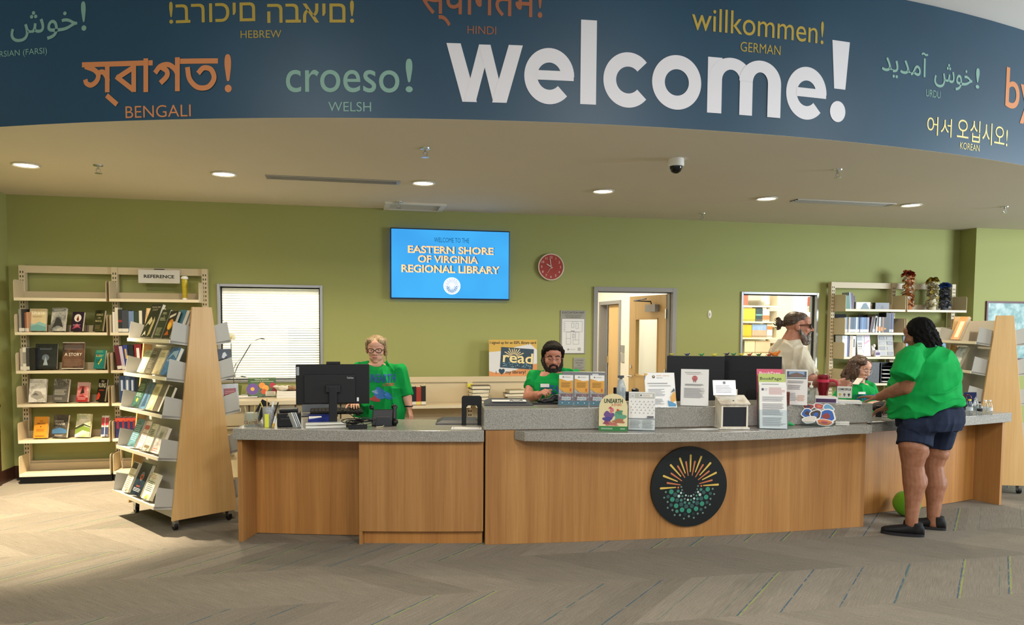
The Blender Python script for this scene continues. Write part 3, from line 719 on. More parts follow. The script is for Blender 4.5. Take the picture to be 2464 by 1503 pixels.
# evacuation map, authorised sign, doorbell button
SIGNG = mat('#8f8e84', .5); SIGND = mat('#3a3a38', .6)
a_, b_ = at_wall(1348, 746), at_wall(1408, 851); W, H = b_.x - a_.x, a_.z - b_.z
t = thing('evacuation_map_sign', 'grey evacuation map sign with white floor plan left of the door', 'sign', ((a_.x + b_.x) / 2, YW, b_.z))
MB().box(-W / 2, -.012, 0, W / 2, 0, H, SIGNG).build('backing', t, bevel=.006)
m = MB().box(-W / 2 + .022, -.015, .012, W / 2 - .022, -.011, H - .105, mat('#d6d6d4', .4))
m.build('map_sheet', t)
m = MB(); y = -.0155
def lineseg(x0, z0, x1, z1, w=.0022): m.rect(min(x0, x1) - w / 2, min(z0, z1) - w / 2, max(x0, x1) + w / 2, max(z0, z1) + w / 2, y, INK)
def boxo(x0, z0, x1, z1):
    for q in ((x0, z0, x1, z0), (x0, z1, x1, z1), (x0, z0, x0, z1), (x1, z0, x1, z1)): lineseg(*q)
boxo(-.115, .27, .115, .40); boxo(-.085, .12, -.03, .265); boxo(.0, .12, .075, .265)
for k in range(4): lineseg(-.115, .295 + k * .025, -.09, .295 + k * .025)
for k in range(4): lineseg(-.01 + .02 * k, .385, -.01 + .02 * k, .4)
boxo(-.02, .32, .01, .375); boxo(.035, .31, .065, .375); lineseg(.0, .17, .075, .17); lineseg(-.085, .19, -.03, .19); lineseg(.03, .17, .03, .265); boxo(-.005, .2, .022, .24)
m.rect(-.03, .275, .02, .281, y, INK)
m.disc(-.06, .055, .012, y, INKG); m.lines(-.045, .048, .05, .062, 1, INKG, y)
for i in range(5):
    for j in range(5):
        if (i * j + i) % 2 == 0: m.rect(.06 + i * .007, .04 + j * .007, .0665 + i * .007, .0465 + j * .007, y, INKG) if False else None
m.rect(.06, .038, .1, .078, y, mat('#a8a8a6', .6))
m.text('EVACUATION MAP', 0, H - .04, .026, SIGND, -.0135, fit=W * .86); m.text('MAPA DE EVACUACIÓN', 0, H - .066, .014, SIGND, -.0135, fit=W * .66); m.text('KAT EVAKYASYON', 0, H - .09, .014, SIGND, -.0135, fit=W * .55)
m.build('print', t)
a_, b_ = at_wall(1379, 860), at_wall(1407, 890); W, H = b_.x - a_.x, a_.z - b_.z
t = thing('personnel_sign', 'small grey authorized personnel only sign below the evacuation map', 'sign', ((a_.x + b_.x) / 2, YW, b_.z))
MB().box(-W / 2, -.012, 0, W / 2, 0, H, SIGNG).build('plate', t, bevel=.004)
m = MB()
for k, s_ in enumerate(('AUTHORIZED', 'PERSONNEL', 'ONLY')): m.text(s_, 0, H - .042 - k * .03, .016, SIGND, -.0125, fit=W * (.72, .64, .34)[k])
m.rect(-W * .42, .034, W * .42, .037, -.0125, SIGND); m.lines(-W * .4, .012, W * .4, .026, 1, SIGND, -.0125); m.build('print', t)
p = at_wall(1707, 756)
t = thing('wall_button', 'small white oval button on the green wall right of the door', 'door bell', (p.x, YW, p.z))
MB().sph((0, 0, 0), (.026, .02, .055), WHITE).build('casing', t, smooth=True)
MB().sph((0, -.014, .0), (.012, .01, .025), mat('#bdb9ae', .4)).build('push_button', t, smooth=True)
# ------------------------------------------------------------------ books
def cmat(c, gloss=.3):
    return mat(c, gloss, name='cover_' + 'stock')
def nmat(c1, c2, c3=None, scale=14): 
    k = ('n', c1, c2, c3, scale)
    if k not in _mats: _mats[k] = noisy('printed_cover', c1, c2, scale, .25, c3)
    return _mats[k]
def art(mb, w, h, y, items, M=None):
    """cover print: fractions of the cover, drawn a hair in front of it"""
    for i, it in enumerate(items):
        yy = y - .0004 * (i + 1); k = it[0]
        if k == 'r': mb.rect(w * (it[1] - .5), h * it[2], w * (it[3] - .5), h * it[4], yy, it[5] if not isinstance(it[5], str) else mat(it[5], .35), M)
        elif k == 'd': mb.disc(w * (it[1] - .5), h * it[2], h * it[3], yy, mat(it[4], .35), M)
        elif k == 'p': mb.poly([(w * (a - .5), h * b) for a, b in it[1]], yy, mat(it[2], .35), M)
        elif k == 't': mb.text(it[1], w * (it[2] - .5), h * it[3], h * it[4], mat(it[5], .4), yy, M, fit=w * it[6] if len(it) > 6 else None, off=.01)
        elif k == 'l': mb.lines(w * (it[1] - .5), h * it[2], w * (it[3] - .5), h * it[4], it[5], mat(it[6], .5), yy, M, seed=i)
def face_book(M, w, h, t, cover, items, label, group=None, name='book', spine=None):
    """book standing cover-out: local x right, z up, cover towards -y"""
    b = thing(name, label, 'book', M=M, group=group)
    mb = MB().box(-w / 2, -t, 0, w / 2, -t + .0025, h, cover).box(-w / 2, -.0025, 0, w / 2, 0, h, cover).box(-w / 2, -t, 0, -w / 2 + .003, 0, h, spine or cover)
    art(mb, w, h, -t, items); mb.build('cover', b)
    MB().box(-w / 2 + .003, -t + .0025, .003, w / 2 - .003, -.0025, h - .003, PAGES).build('page_block', b)
    return b
def easel(M, w, label):
    t = thing('book_easel', label, 'book stand', M=M, group='wire book easels')
    MB().tube([(-w / 2, -.055, .012), (-w / 2, -.052, .002), (-w / 2, .02, .002), (-w / 2, .03, .09), (w / 2, .03, .09), (w / 2, .02, .002), (w / 2, -.052, .002), (w / 2, -.055, .012)], .0022, BLACK, n=5).build('wire_frame', t)
def spine_book(M, w, h, d, col, label, group, band=None, bar=None, mark=None):
    """spine-out book, spine towards -y, one mesh: cover, pages, call-number label"""
    c = col if not isinstance(col, str) else mat(col, .4)
    mb = MB(M).box(-w / 2, 0, 0, -w / 2 + .002, d, h, c).box(w / 2 - .002, 0, 0, w / 2, d, h, c).box(-w / 2, -.002, 0, w / 2, .001, h, c).box(-w / 2 + .002, .001, .003, w / 2 - .002, d - .004, h - .003, PAGES)
    if band: mb.rect(-w / 2, h * .03, w / 2, h * .03 + min(.035, h * .2), -.0024, mat(band, .5))
    if bar: mb.rect(-w / 2, h * bar[0], w / 2, h * bar[1], -.0023, mat(bar[2], .4))
    if mark: mb.rect(-w * .2, h * .45, w * .2, h * .85, -.0026, mat(mark, .4))
    return tag(mb.build('book'), label, 'book', group)
def row(px, z, yf, specs, desc, group, d=.15, xmin=-99):
    """spine-out row; px = left pixel on the shelf front plane, specs = (width m, height m, colour, extras)"""
    x = max(aty(px[0], px[1], yf).x, xmin)
    for i, s in enumerate(specs):
        w, h, c = s[:3]; kw = dict(s[3]) if len(s) > 3 else {}
        an = kw.pop('lean', 0); nm = kw.pop('nm', None) or 'book'
        M = Matrix.Translation((x + w / 2, yf + random.uniform(0, .012), z + .001))
        if an < 0: M = Matrix.Translation((x, yf, z + .001)) @ Matrix.Rotation(an, 4, 'Y') @ Matrix.Translation((w / 2, 0, 0))
        if an > 0: M = Matrix.Translation((x + w, yf, z + .001)) @ Matrix.Rotation(an, 4, 'Y') @ Matrix.Translation((-w / 2, 0, 0))
        spine_book(M, w, h, d, c, f'{nm}, {ORD[i]} {desc}', group, **kw)
        x += w / cos(an) + .001 + (0)
def shelving(name, label, xs, zs, yf, lo=None):
    """cantilever shelving against the back wall: slotted uprights, rails, shelves with end brackets"""
    t = thing(name, label, 'bookcase', (xs[0], YW - .1, 0)); ox, oy = xs[0], YW - .1
    top = 2.25; slotm = mat('#2c2820', .8)
    for x in xs:
        mb = MB().box(x - ox - .028, -.02, .06, x - ox + .028, .05, top, PUTTY)
        for k in range(int((top - .12) / .045)):
            for dx in (-.012, .012): mb.rect(x - ox + dx - .005, .1 + k * .045, x - ox + dx + .005, .1 + k * .045 + .022, -.0206, slotm)
        mb.build('upright', t)
    for a, b in zip(xs, xs[1:]):
        a, b = a - ox + .028, b - ox - .028
        MB().box(a, 0, top - .075, b, .03, top, PUTTY).build('top_rail', t); MB().box(a, 0, .11, b, .03, .2, PUTTY).build('bottom_rail', t)
        MB().box(a - .02, yf - oy + .03, 0, b + .02, .03, .078, BLACKM).build('toe_kick', t)
        for z in zs:
            mb = MB().box(a - .012, yf - oy, z - .02, b + .012, -.005, z, PUTTY).box(a - .012, yf - oy - .004, z - .028, b + .012, yf - oy, z + .002, mat('#d9cdb0', .4)).box(a, -.03, z + .0, b, -.02, z + .075, PUTTYD)
            sh = mb.build('shelf', t, bevel=.002)
            r_ = .03; y0, y1 = yf - oy - .004, -.02; h = .185
            prof = [(y1, z - .028), (y0, z - .028), (y0, z + h - r_)] + [(y0 + r_ - r_ * cos(q * pi / 8), z + h - r_ + r_ * sin(q * pi / 8)) for q in range(1, 5)] + [(y1, z + h)]
            for x in (a - .014, b + .012):
                T = Matrix(((0, 1, 0, x), (1, 0, 0, 0), (0, 0, 1, 0), (0, 0, 0, 1)))
                mb = MB().prismy(prof, 0, .004, PUTTY, T); mb.build('end_bracket', sh)
    return t
LX = (-3.385, -2.50, -1.60); LZ = (1.907, 1.558, 1.166, .822, .45, .105); YF = 8.45
shelving('bookcase', 'tall beige steel bookcase with displayed books in the back left corner', LX, LZ, YF)
RX = (6.075, 6.975, 7.90); RZ = (1.895, 1.597, 1.287, .945, .55, .105)
shelving('bookcase', 'tall beige steel bookcase at right holding paper sculptures and letter trays', RX, RZ, YF)
# face-out books on the left bookcase: pixel box, shelf height, cover, print, label
CR, NVY = '#e8e0cc', '#1c2433'
FB = [
 ((69, 112, 744), 1.558, nmat('#cdb98c', '#d8c79e', None, 6), [('p', [(0, 0), (1, 0), (1, .3), (.6, .42), (.3, .3), (0, .38)], '#8fb7ae'), ('p', [(0, 0), (1, 0), (1, .18), (.5, .28), (0, .2)], '#6fa09a'), ('t', 'Shaia', .5, .74, .14, '#f2ead0', .8), ('l', .2, .6, .8, .68, 1, '#8a7a55')], 'cream book titled Shaia with pale green hills on its cover'),
 ((118, 162, 742), 1.558, nmat('#4a4c50', '#9a9a98', '#c9c6bc', 11), [('r', .05, .84, .95, .97, '#8a8c8c'), ('l', .15, .86, .85, .95, 1, '#e6e2d6'), ('p', [(.1, .1), (.5, .25), (.9, .15), (.7, .5), (.4, .6)], '#3b3a3c')], 'grey book with a black and white battle scene cover'),
 ((168, 206, 752), 1.558, cmat('#2a1830'), [('d', .5, .68, .2, '#e9e4dc'), ('p', [(.4, .6), (.52, .82), (.62, .6), (.55, .5)], '#7a1420'), ('p', [(.1, .1), (.5, .4), (.9, .12), (.6, .2)], '#b3475f'), ('l', .15, .25, .85, .36, 1, '#d9a0b0')], 'small dark purple book with a white moon on its cover'),
 ((221, 264, 748), 1.558, nmat('#24281c', '#3a3c26', '#55502e', 7), [('t', 'SCIENCE', .52, .74, .09, '#c9bf8a', .7), ('t', '& THE', .5, .6, .07, '#c9bf8a', .3), ('t', 'MAGICAL', .5, .44, .09, '#c9bf8a', .7), ('l', .2, .1, .8, .3, 3, '#8a7f52')], 'dark green book titled Science and the Magical leaning by the bracket'),
 ((80, 136, 829), 1.166, nmat('#15181d', '#22262d', None, 5), [('r', .0, .0, 1, .1, '#0e1013'), ('d', .48, .45, .13, '#5d6975'), ('p', [(.38, .15), (.48, .5), (.6, .15)], '#9aa7b0'), ('l', .2, .76, .8, .84, 1, '#6f7a86')], 'wide black book with a pale blue figure on its cover'),
 ((146, 201, 825), 1.166, nmat('#4a3226', '#6e4a38', '#2f2623', 8), [('r', 0, .97, 1, 1, '#d9d0c0'), ('r', 0, 0, 1, .025, '#d9d0c0'), ('t', 'A STORY', .5, .48, .12, '#e6d8c6', .8), ('r', .08, .72, .92, .9, '#6b5a55'), ('l', .1, .1, .9, .35, 4, '#8a6a55')], 'large brown book with A STORY in pale letters on its cover'),
 ((221, 257, 844), 1.166, cmat('#1f7d7c'), [('l', .1, .86, .9, .98, 1, '#8fbf6a'), ('l', .1, .62, .9, .75, 2, '#d3e07a'), ('p', [(.45, .2), (.75, .5), (.68, .56), (.4, .28)], '#e8c93a'), ('d', .3, .72, .05, '#c0392b'), ('l', .15, .3, .6, .5, 2, '#16524f')], 'teal paperback with yellow title lettering on its cover'),
 ((63, 107, 914), .822, nmat('#d9d5cd', '#e9e6df', '#b9b4ab', 13), [('l', .1, .82, .9, .94, 2, '#8a8680'), ('p', [(.1, .25), (.35, .5), (.7, .45), (.92, .2), (.5, .1)], '#a9a39a'), ('p', [(.2, .3), (.4, .42), (.6, .3)], '#6d6a68')], 'white book with a pencil sketch cover'),
 ((117, 166, 914), .822, nmat('#5d5a58', '#6d6a68', None, 6), [('r', 0, .72, 1, 1, nmat('#b9b6b0', '#4a4644', '#8d8a84', 18)), ('l', .1, .3, .9, .55, 3, '#cfc9c0'), ('l', .15, .1, .8, .2, 1, '#c9c4bb')], 'grey book with dark birds across the top of its cover'),
 ((177, 213, 922), .822, nmat('#b0303c', '#d9858a', '#e8d9c9', 9), [('r', 0, .8, 1, 1, '#c8a0a0'), ('p', [(.3, .4), (.5, .8), (.65, .45)], '#2a1a1c'), ('p', [(0, 0), (1, 0), (1, .2), (.5, .32), (0, .2)], '#a8242f'), ('l', .12, .1, .88, .24, 1, '#f2c6c8')], 'small red and pink book with a black figure on its cover'),
 ((226, 273, 914), .822, cmat('#1a1413'), [('t', 'THE', .5, .86, .08, '#e8e2d8', .35), ('t', 'RUINS', .5, .62, .2, '#f0eae0', .85), ('p', [(.02, .05), (.3, .1), (.42, .28), (.2, .42), (.05, .3)], '#d0402e'), ('l', .2, .46, .85, .54, 1, '#c04a38')], 'black book titled THE RUINS with a red shape on its cover'),
 ((72, 109, 1005), .45, cmat('#dd9430'), [('t', 'THE', .5, .76, .06, '#5a3510', .25), ('t', 'AMAZING', .5, .64, .08, '#5a3510', .6), ('d', .5, .53, .025, '#5a3510'), ('l', .2, .3, .8, .42, 2, '#a8661c'), ('l', .15, .06, .85, .12, 1, '#6b3f12')], 'orange book with small dark title lettering'),
 ((113, 162, 1000), .45, nmat('#2b2e30', '#4d4a44', '#6d665a', 9), [('l', .12, .66, .88, .76, 1, '#cfc8b8'), ('t', 'HUNTER', .5, .54, .1, '#d9d2c2', .65), ('p', [(0, .16), (1, .2), (1, .34), (.5, .44), (0, .34)], '#4a7399'), ('l', .2, .06, .8, .13, 1, '#c9c0ac')], 'dark brown book with a blue lake across its cover'),
 ((170, 216, 998), .45, nmat('#e9e6dc', '#d3d2b6', '#8fa35a', 8), [('l', .15, .78, .85, .94, 2, '#7a8a8c'), ('p', [(0, .1), (.5, .3), (1, .22), (1, .4), (.4, .5), (0, .3)], '#7c9340'), ('p', [(0, .32), (.6, .5), (1, .42), (1, .46), (.5, .58), (0, .4)], '#3b3f2e')], 'white book with green marsh grass on its cover'),
 ((237, 274, 1002), .45, nmat('#b03a44', '#e8dfdc', '#3a3f5c', 10), [('r', 0, .55, 1, .9, '#b5364a'), ('r', .0, .1, 1, .45, '#3a4266'), ('r', .45, 0, .55, 1, '#d8d4d2')], 'red, white and blue glossy book at the right end of its shelf'),
]
SHN = {1.558: 'second', 1.166: 'third', .822: 'fourth', .45: 'fifth'}
YAWS = (0, -14, -20, -28, 0, 0, -24, -3, -18, -14, -26, -5, -20, -16, -6)
for (x0, x1, yt), z, c, it, lb in FB:
    yw = radians(YAWS[[f[4] for f in FB].index(lb)])
    yf = 8.52; a = aty(x0, 900, yf).x; b = aty(x1, 900, yf).x; h = aty((x0 + x1) / 2, yt, yf + .03).z - z; b = min(b, -2.553)
    M = Matrix.Translation(((a + b) / 2, yf + .045, z + .008)) @ Matrix.Rotation(yw, 4, 'Z') @ Matrix.Rotation(radians(-12), 4, 'X')
    face_book(M, (b - a) * (.96 if yw > -.2 else .88), h, .028, c, it, lb, 'display books on the left bookcase')
    easel(Matrix.Translation(((a + b) / 2, yf + .045, z + .0025)) @ Matrix.Rotation(yw, 4, 'Z') @ Matrix.Translation((0, .043, 0)), min(.09, (b - a) * .6), 'black wire easel under the ' + ' '.join(lb.split()[:3]))
# spine rows on the left bookcase
G1 = 'upright books on the left bookcase'
ex = lambda **a: a
row((42, 799), 1.558, 8.5, [(.024, .235, '#8d8a84', ex(band='#d8d4c8', nm='grey spined book')), (.026, .235, '#2b2a2c', ex(band='#d0ccc0', nm='black spined book')), (.019, .2, '#8f5a46', ex(band='#cfc8b8', nm='brown spined book')), (.019, .205, '#b98a6a', ex(band='#d8d0c0', nm='tan spined book'))], 'in the row left of the cream book', G1, xmin=-3.352)
row((41, 892), 1.166, 8.5, [(.026, .225, '#a9a294', ex(nm='grey spined book', band='#d9d4c6')), (.03, .235, '#d6d2c6', ex(nm='white spined book', bar=(.3, .8, '#8d8a84'))), (.03, .23, '#3a3b3d', ex(nm='dark grey spined book', band='#cfcabb')), (.05, .225, '#121314', ex(nm='thick black spined book'))], 'in the row left of the wide black book', G1, xmin=-3.352)
G2 = 'reference books behind the wooden cart'
row((271, 799), 1.558, 8.5, [(.022, .215, '#d9d4c6', ex(nm='white spined book')), (.03, .26, '#cfc8b4', ex(nm='cream spined book')), (.036, .24, '#26282b', ex(nm='black spined book', bar=(.45, .55, '#8c2f2c'), band='#d8d4c8')), (.062, .235, '#3b4048', ex(nm='dark grey spined book', band='#d8d4c8')), (.05, .225, '#6d83a6', ex(nm='blue spined book')), (.05, .22, '#2e4034', ex(nm='dark green spined book')), (.03, .23, '#d8d0b8', ex(nm='cream spined book')), (.06, .235, '#2a2b30', ex(nm='black spined book')), (.05, .24, '#54627a', ex(nm='slate blue spined book')), (.05, .235, '#8fa0b4', ex(nm='pale blue spined book')), (.05, .24, '#1e2226', ex(nm='black spined book')), (.05, .235, '#c9c4b6', ex(nm='white spined book'))], 'on the reference shelf behind the cart top', G2, xmin=-2.474)
row((262, 892), 1.166, 8.5, [(.045, .255, '#5c1f28', ex(lean=-.13, nm='dark red spined book', band='#d8d0c4')), (.032, .25, '#b9aec4', ex(lean=-.13, nm='lilac spined book', band='#d8d0c4')), (.042, .26, '#2f3f86', ex(lean=-.1, nm='blue spined book', mark='#c9a24a')), (.05, .26, '#1c2024', ex(lean=-.08, nm='black spined book')), (.07, .27, '#7c1c24', ex(lean=-.05, nm='red dictionary with a white circle', mark='#e9e2dc')), (.06, .27, '#8a1f2a', ex(nm='red spined book'))], 'of the leaning row behind the cart', G2, xmin=-2.435)
row((288, 973), .822, 8.5, [(.05, .28, '#33486e', ex(nm='blue yearbook with white lettering', mark='#b9c4d6')), (.05, .28, '#52688c', ex(nm='paler blue yearbook with white lettering', mark='#d0d8e4')), (.05, .28, '#2b3f63', ex(nm='dark blue yearbook with white lettering', mark='#b9c4d6')), (.05, .27, '#22262c', ex(nm='black yearbook'))], 'on the fourth shelf behind the cart', G2, xmin=-2.474)
row((276, 1060), .45, 8.5, [(.052, .215, '#23284e', ex(nm='navy and red law volume', bar=(.8, .98, '#b0452f'), mark='#7f1f2c')) for i in range(5)], 'on the fifth shelf behind the cart', G2, xmin=-2.474)
# REFERENCE sign and bottle
a = aty(332, 648, 8.66); b = aty(433, 682, 8.66); W, H = b.x - a.x, a.z - b.z
t = thing('shelf_sign', 'white REFERENCE sign clipped to the top rail of the left bookcase', 'sign', ((a.x + b.x) / 2, 8.66, b.z))
MB().box(-W / 2, 0, 0, W / 2, .006, H, mat('#cfcdc6', .5)).build('board', t, bevel=.002)
MB().text('REFERENCE', 0, H * .38, H * .25, INK, -.0008, fit=W * .73, off=.03).build('lettering', t)
MB().box(-.05, .006, H - .03, .05, .03, H + .01, BLACK).build('clip', t)
p = aty(447, 720, 8.6)
t = thing('yellow_tube', 'slim yellow tube with white cap standing on the top left shelf', 'tube', (p.x, 8.56, LZ[0] + .001))
MB().lathe([(0, .018), (.022, .018), (.03, .22), (0, .22)], nmat('#b39d1c', '#c9b52a', None, 30), n=16).build('tube_body', t, smooth=True)
MB().lathe([(0, 0), (.026, 0), (.024, .02), (0, .02)], WHITE, n=16).build('foot', t); MB().lathe([(0, .22), (.036, .222), (.036, .238), (.026, .252), (0, .254)], WHITE, n=16).build('cap', t, smooth=True)
# small white shelf clips on the rails
# ------------------------------------------------------------------ A-frame display carts
def cart(label, M, books, side=()):
    t = thing('display_cart', label, 'book cart', M=M)
    L = .90; hb, ht, zb, zt = .272, .08, .09, 1.79
    hw = lambda z: hb + (ht - hb) * (z - zb) / (zt - zb)
    for v in (0, L): MB().prismy([(-hb, zb), (hb, zb), (ht, zt), (-ht, zt)], v, v + .024, MAPLE).build('end_panel', t, bevel=.002)
    for s in (-1, 1):
        q = [(s * (hw(.16) - .10), .16), (s * (hw(.16) - .088), .16), (s * .018, 1.74), (s * .008, 1.74)]
        MB().prismy(q, .024, L, GREYCART).build('back_sheet', t)
    MB().box(-hb + .03, .024, .1, hb - .03, L, .165, GREYCART).build('base_plate', t)
    lips = []
    for s in (-1, 1):
        for z, u in ((1.527, .25), (1.232, .285), (.939, .325), (.607, .36), (.225, .40)):
            d = .185; dz = .034                                 # shelf falls 10 degrees towards the back
            T = Matrix(((s, 0, 0, 0), (0, 1, 0, 0), (0, 0, 1, 0), (0, 0, 0, 1)))
            prof = [(u, z), (u, z - .022), (u - d, z - .022 - dz), (u - d, z - dz)]
            pts = [(s * a, b) for a, b in prof]
            sh = MB().prismy(pts, .028, L - .004, GREYCART).prismy([(s * u, z - .024), (s * (u + .006), z - .024), (s * (u + .006), z + .004), (s * u, z + .004)], .028, L - .004, mat('#d8cfb8', .45)).build('shelf', t)
            br = [(s * a, b) for a, b in ((u, z - .02), (u - .03, z + .148), (u - d + .004, z + .105), (u - d, z - dz))]
            for v in (.028, L - .006): MB().prismy(br, v, v + .003, GREYCART).build('end_bracket', sh)
    for cx_, cv in ((-.225, .06), (.225, .06), (-.225, L - .04), (.225, L - .04)):
        c = MB().box(cx_ - .016, cv - .03, .055, cx_ + .016, cv + .03, .1, CHROME).box(cx_ - .018, cv - .022, .03, cx_ - .014, cv + .022, .07, CHROME).box(cx_ + .014, cv - .022, .03, cx_ + .018, cv + .022, .07, CHROME).build('caster_fork', t)
        MB().cyl((cx_ - .013, cv, .033), (cx_ + .013, cv, .033), .033, BLACK, n=18).build('wheel', c, smooth=True)
    SH = ((1.527, .25), (1.232, .285), (.939, .325), (.607, .36), (.225, .40))
    for u, z, w, h, th, cov, it, lb in side:
        face_book(M @ Matrix.Translation((u, .07, z)) @ Matrix.Rotation(radians(-6), 4, 'X'), w, h, th, cov, it, lb, 'display books on the wooden cart')
    for k, v0, w, h, th, cov, it, lb, *du in books:
        s = -1; z, u = SH[k]; du = du[0] if du else 0; uu = u - .02 - th - du
        an = radians(21 if k == 0 else 24); v0, w = v0 - .004, w * .94
        fx = Matrix(((0, s * 1.0, 0, 0), (-1, 0, 0, 0), (0, 0, 1, 0), (0, 0, 0, 1)))     # cover normal (-y) -> outwards
        # local x (right) -> -v ; local -y -> outward (s*u)
        B = Matrix(((0, 1, 0, s * (uu - .004)), (-1, 0, 0, v0 - w / 2), (0, 0, 1, z - (u - uu) * .18 + .012), (0, 0, 0, 1)))
        face_book(M @ B @ Matrix.Rotation(-an, 4, 'X'), w, h, th, cov, it, lb, 'display books on the wooden cart')
    return t
A1 = radians(35.2); pl = atz(414.5, 1254, .09)
cc = pl + V((cos(A1), sin(A1), 0)) * .272
ML = Matrix.Translation((cc.x, cc.y, 0)) @ Matrix.Rotation(A1, 4, 'Z')
foil = nmat('#8a8c86', '#c9c4ae', '#5f625e', 9)
CB = [  # shelf, v of the far edge of the book, width, height, thickness, cover, print, label
 (0, .70, .235, .30, .03, nmat('#1b1c1a', '#2b2a22', None, 6), [('t', 'THE ROYAL TOMBS', .5, .88, .05, '#a9a188', .8), ('t', 'OF EGYPT', .5, .8, .05, '#a9a188', .5), ('p', [(.1, .3), (.3, .42), (.5, .36), (.62, .5), (.4, .62), (.25, .5)], '#cbbf96'), ('p', [(.6, .02), (.8, .1), (.85, .5), (.7, .62), (.62, .3)], '#b8a878'), ('p', [(.1, .02), (.3, .2), (.45, .05), (.3, .1)], '#d8d0b0')], 'tall black book with cream ancient figures on the cart top shelf'),
 (0, .44, .165, .25, .025, cmat('#2b3424'), [('l', .2, .82, .8, .9, 1, '#c9c6a4'), ('d', .5, .76, .02, '#c9c6a4'), ('l', .12, .6, .9, .72, 2, '#c9c6a4'), ('l', .15, .08, .85, .36, 4, '#b9b58c')], 'dark green book with pale lettering on the cart top shelf'),
 (0, .265, .155, .235, .025, cmat('#1c1614'), [('d', .55, .5, .2, '#d9862a'), ('d', .5, .45, .13, '#f0c33c'), ('p', [(.2, .1), (.5, .3), (.8, .12)], '#c05a1c'), ('p', [(.15, .72), (.85, .84), (.85, .93), (.15, .82)], '#d8d0c0')], 'black book with an orange flame cover on the cart top shelf'),
 (0, .175, .13, .25, .03, cmat('#3d7285'), [], 'plain teal book behind the flame book on the cart', .033),
 (0, .15, .11, .255, .02, cmat('#c4a79a'), [], 'pale pink book behind the teal one on the cart top shelf', .066),
 (0, .12, .09, .25, .02, cmat('#1d1d20'), [('r', .1, .7, .9, .9, '#d8d8d4')], 'black book with a white label nearest the cart end panel', .089),
 (1, .70, .155, .20, .03, nmat('#a3a78c', '#c9cba8', '#7d8a70', 7), [('p', [(.1, .1), (.9, .2), (.7, .6), (.3, .5)], '#d6d8b8'), ('l', .1, .8, .9, .92, 1, '#5f6a54')], 'pale green glossy book on the second cart shelf'),
 (1, .55, .15, .225, .03, nmat('#4f4b43', '#77705f', None, 8), [('l', .15, .74, .85, .86, 1, '#a9a18c'), ('l', .2, .2, .8, .5, 3, '#948c78')], 'grey brown book with a faded title on the second cart shelf'),
 (1, .385, .15, .21, .03, nmat('#cdbb94', '#e2d4b0', '#a9936c', 6), [('l', .15, .7, .85, .9, 2, '#8f7a52')], 'cream book on the second cart shelf'),
 (1, .215, .19, .24, .03, nmat('#2a5b94', '#4a86c0', '#173a66', 7), [('p', [(.05, .55), (.5, .75), (.95, .6), (.9, .9), (.4, .85)], '#a9cbe6'), ('l', .1, .48, .9, .56, 1, '#d0e0ee')], 'shiny blue book standing behind the near bracket of the second cart shelf'),
 (2, .74, .165, .255, .03, nmat('#20383a', '#34564c', '#1a2426', 7), [('l', .12, .55, .88, .82, 3, '#a8b48c'), ('d', .5, .25, .07, '#d9a03a'), ('l', .15, .36, .85, .5, 2, '#8fa08a')], 'dark teal book with an orange spot on the third cart shelf'),
 (2, .565, .135, .235, .025, nmat('#3d5a72', '#577a94', None, 7), [('p', [(.2, .05), (.5, .8), (.8, .1)], '#2b4258')], 'slate blue book on the third cart shelf'),
 (2, .42, .14, .225, .03, nmat('#b9a878', '#ddd0a2', '#8f8058', 8), [('l', .1, .66, .9, .9, 3, '#6f6238'), ('d', .5, .3, .1, '#e6dcb4')], 'gold and cream book on the third cart shelf'),
 (2, .275, .13, .23, .03, cmat('#6a5f55'), [('r', .75, 0, 1, 1, '#d8d4cc')], 'brown book beside the gold one on the third cart shelf'),
 (2, .145, .10, .22, .025, cmat('#191a1d'), [], 'black book against the near bracket of the third cart shelf'),
 (3, .74, .15, .245, .03, nmat('#35606e', '#5f8a92', '#24434d', 7), [('l', .1, .2, .9, .8, 6, '#8fb0b4')], 'glossy sea blue book on the fourth cart shelf'),
 (3, .55, .12, .24, .028, nmat('#cbb9ae', '#e4d6ca', '#b56a6a', 9), [('r', .1, .7, .9, .85, '#b8565a'), ('l', .1, .2, .9, .6, 4, '#a08a80')], 'pinkish white glossy book on the fourth cart shelf'),
 (3, .43, .15, .23, .03, foil, [('l', .1, .5, .9, .8, 3, '#4d4a40'), ('r', .15, .1, .85, .2, '#6a5a48')], 'shiny grey green book on the fourth cart shelf'),
 (3, .255, .16, .225, .03, nmat('#6a6668', '#a9a3a0', '#d6cdc8', 9), [('l', .1, .05, .9, .2, 1, '#c05a50')], 'grey glossy book behind the near bracket of the fourth cart shelf'),
 (4, .77, .14, .255, .03, nmat('#cfc4a4', '#e8dfc6', '#6f685a', 8), [('r', .1, .78, .9, .98, '#3a3836'), ('l', .1, .1, .9, .6, 5, '#8a8068')], 'cream book with a dark top on the bottom cart shelf'),
 (4, .59, .21, .275, .035, nmat('#16222a', '#22343e', '#0f171c', 7), [('d', .5, .58, .14, '#5a6a70'), ('d', .5, .56, .09, '#c4543a'), ('d', .5, .56, .04, '#2a1512'), ('l', .3, .24, .7, .3, 1, '#c05a4a'), ('l', .15, .1, .85, .22, 2, '#e0d8d0')], 'black hardback with a red eye on the bottom cart shelf'),
 (4, .36, .17, .22, .03, nmat('#c6c5ac', '#e6e2cc', '#7d836a', 9), [('l', .1, .78, .9, .95, 2, '#b06a54'), ('l', .1, .3, .9, .7, 4, '#4d5644'), ('p', [(.3, .05), (.6, .2), (.7, .05)], '#d8e04a')], 'white and green book on the bottom cart shelf'),
]
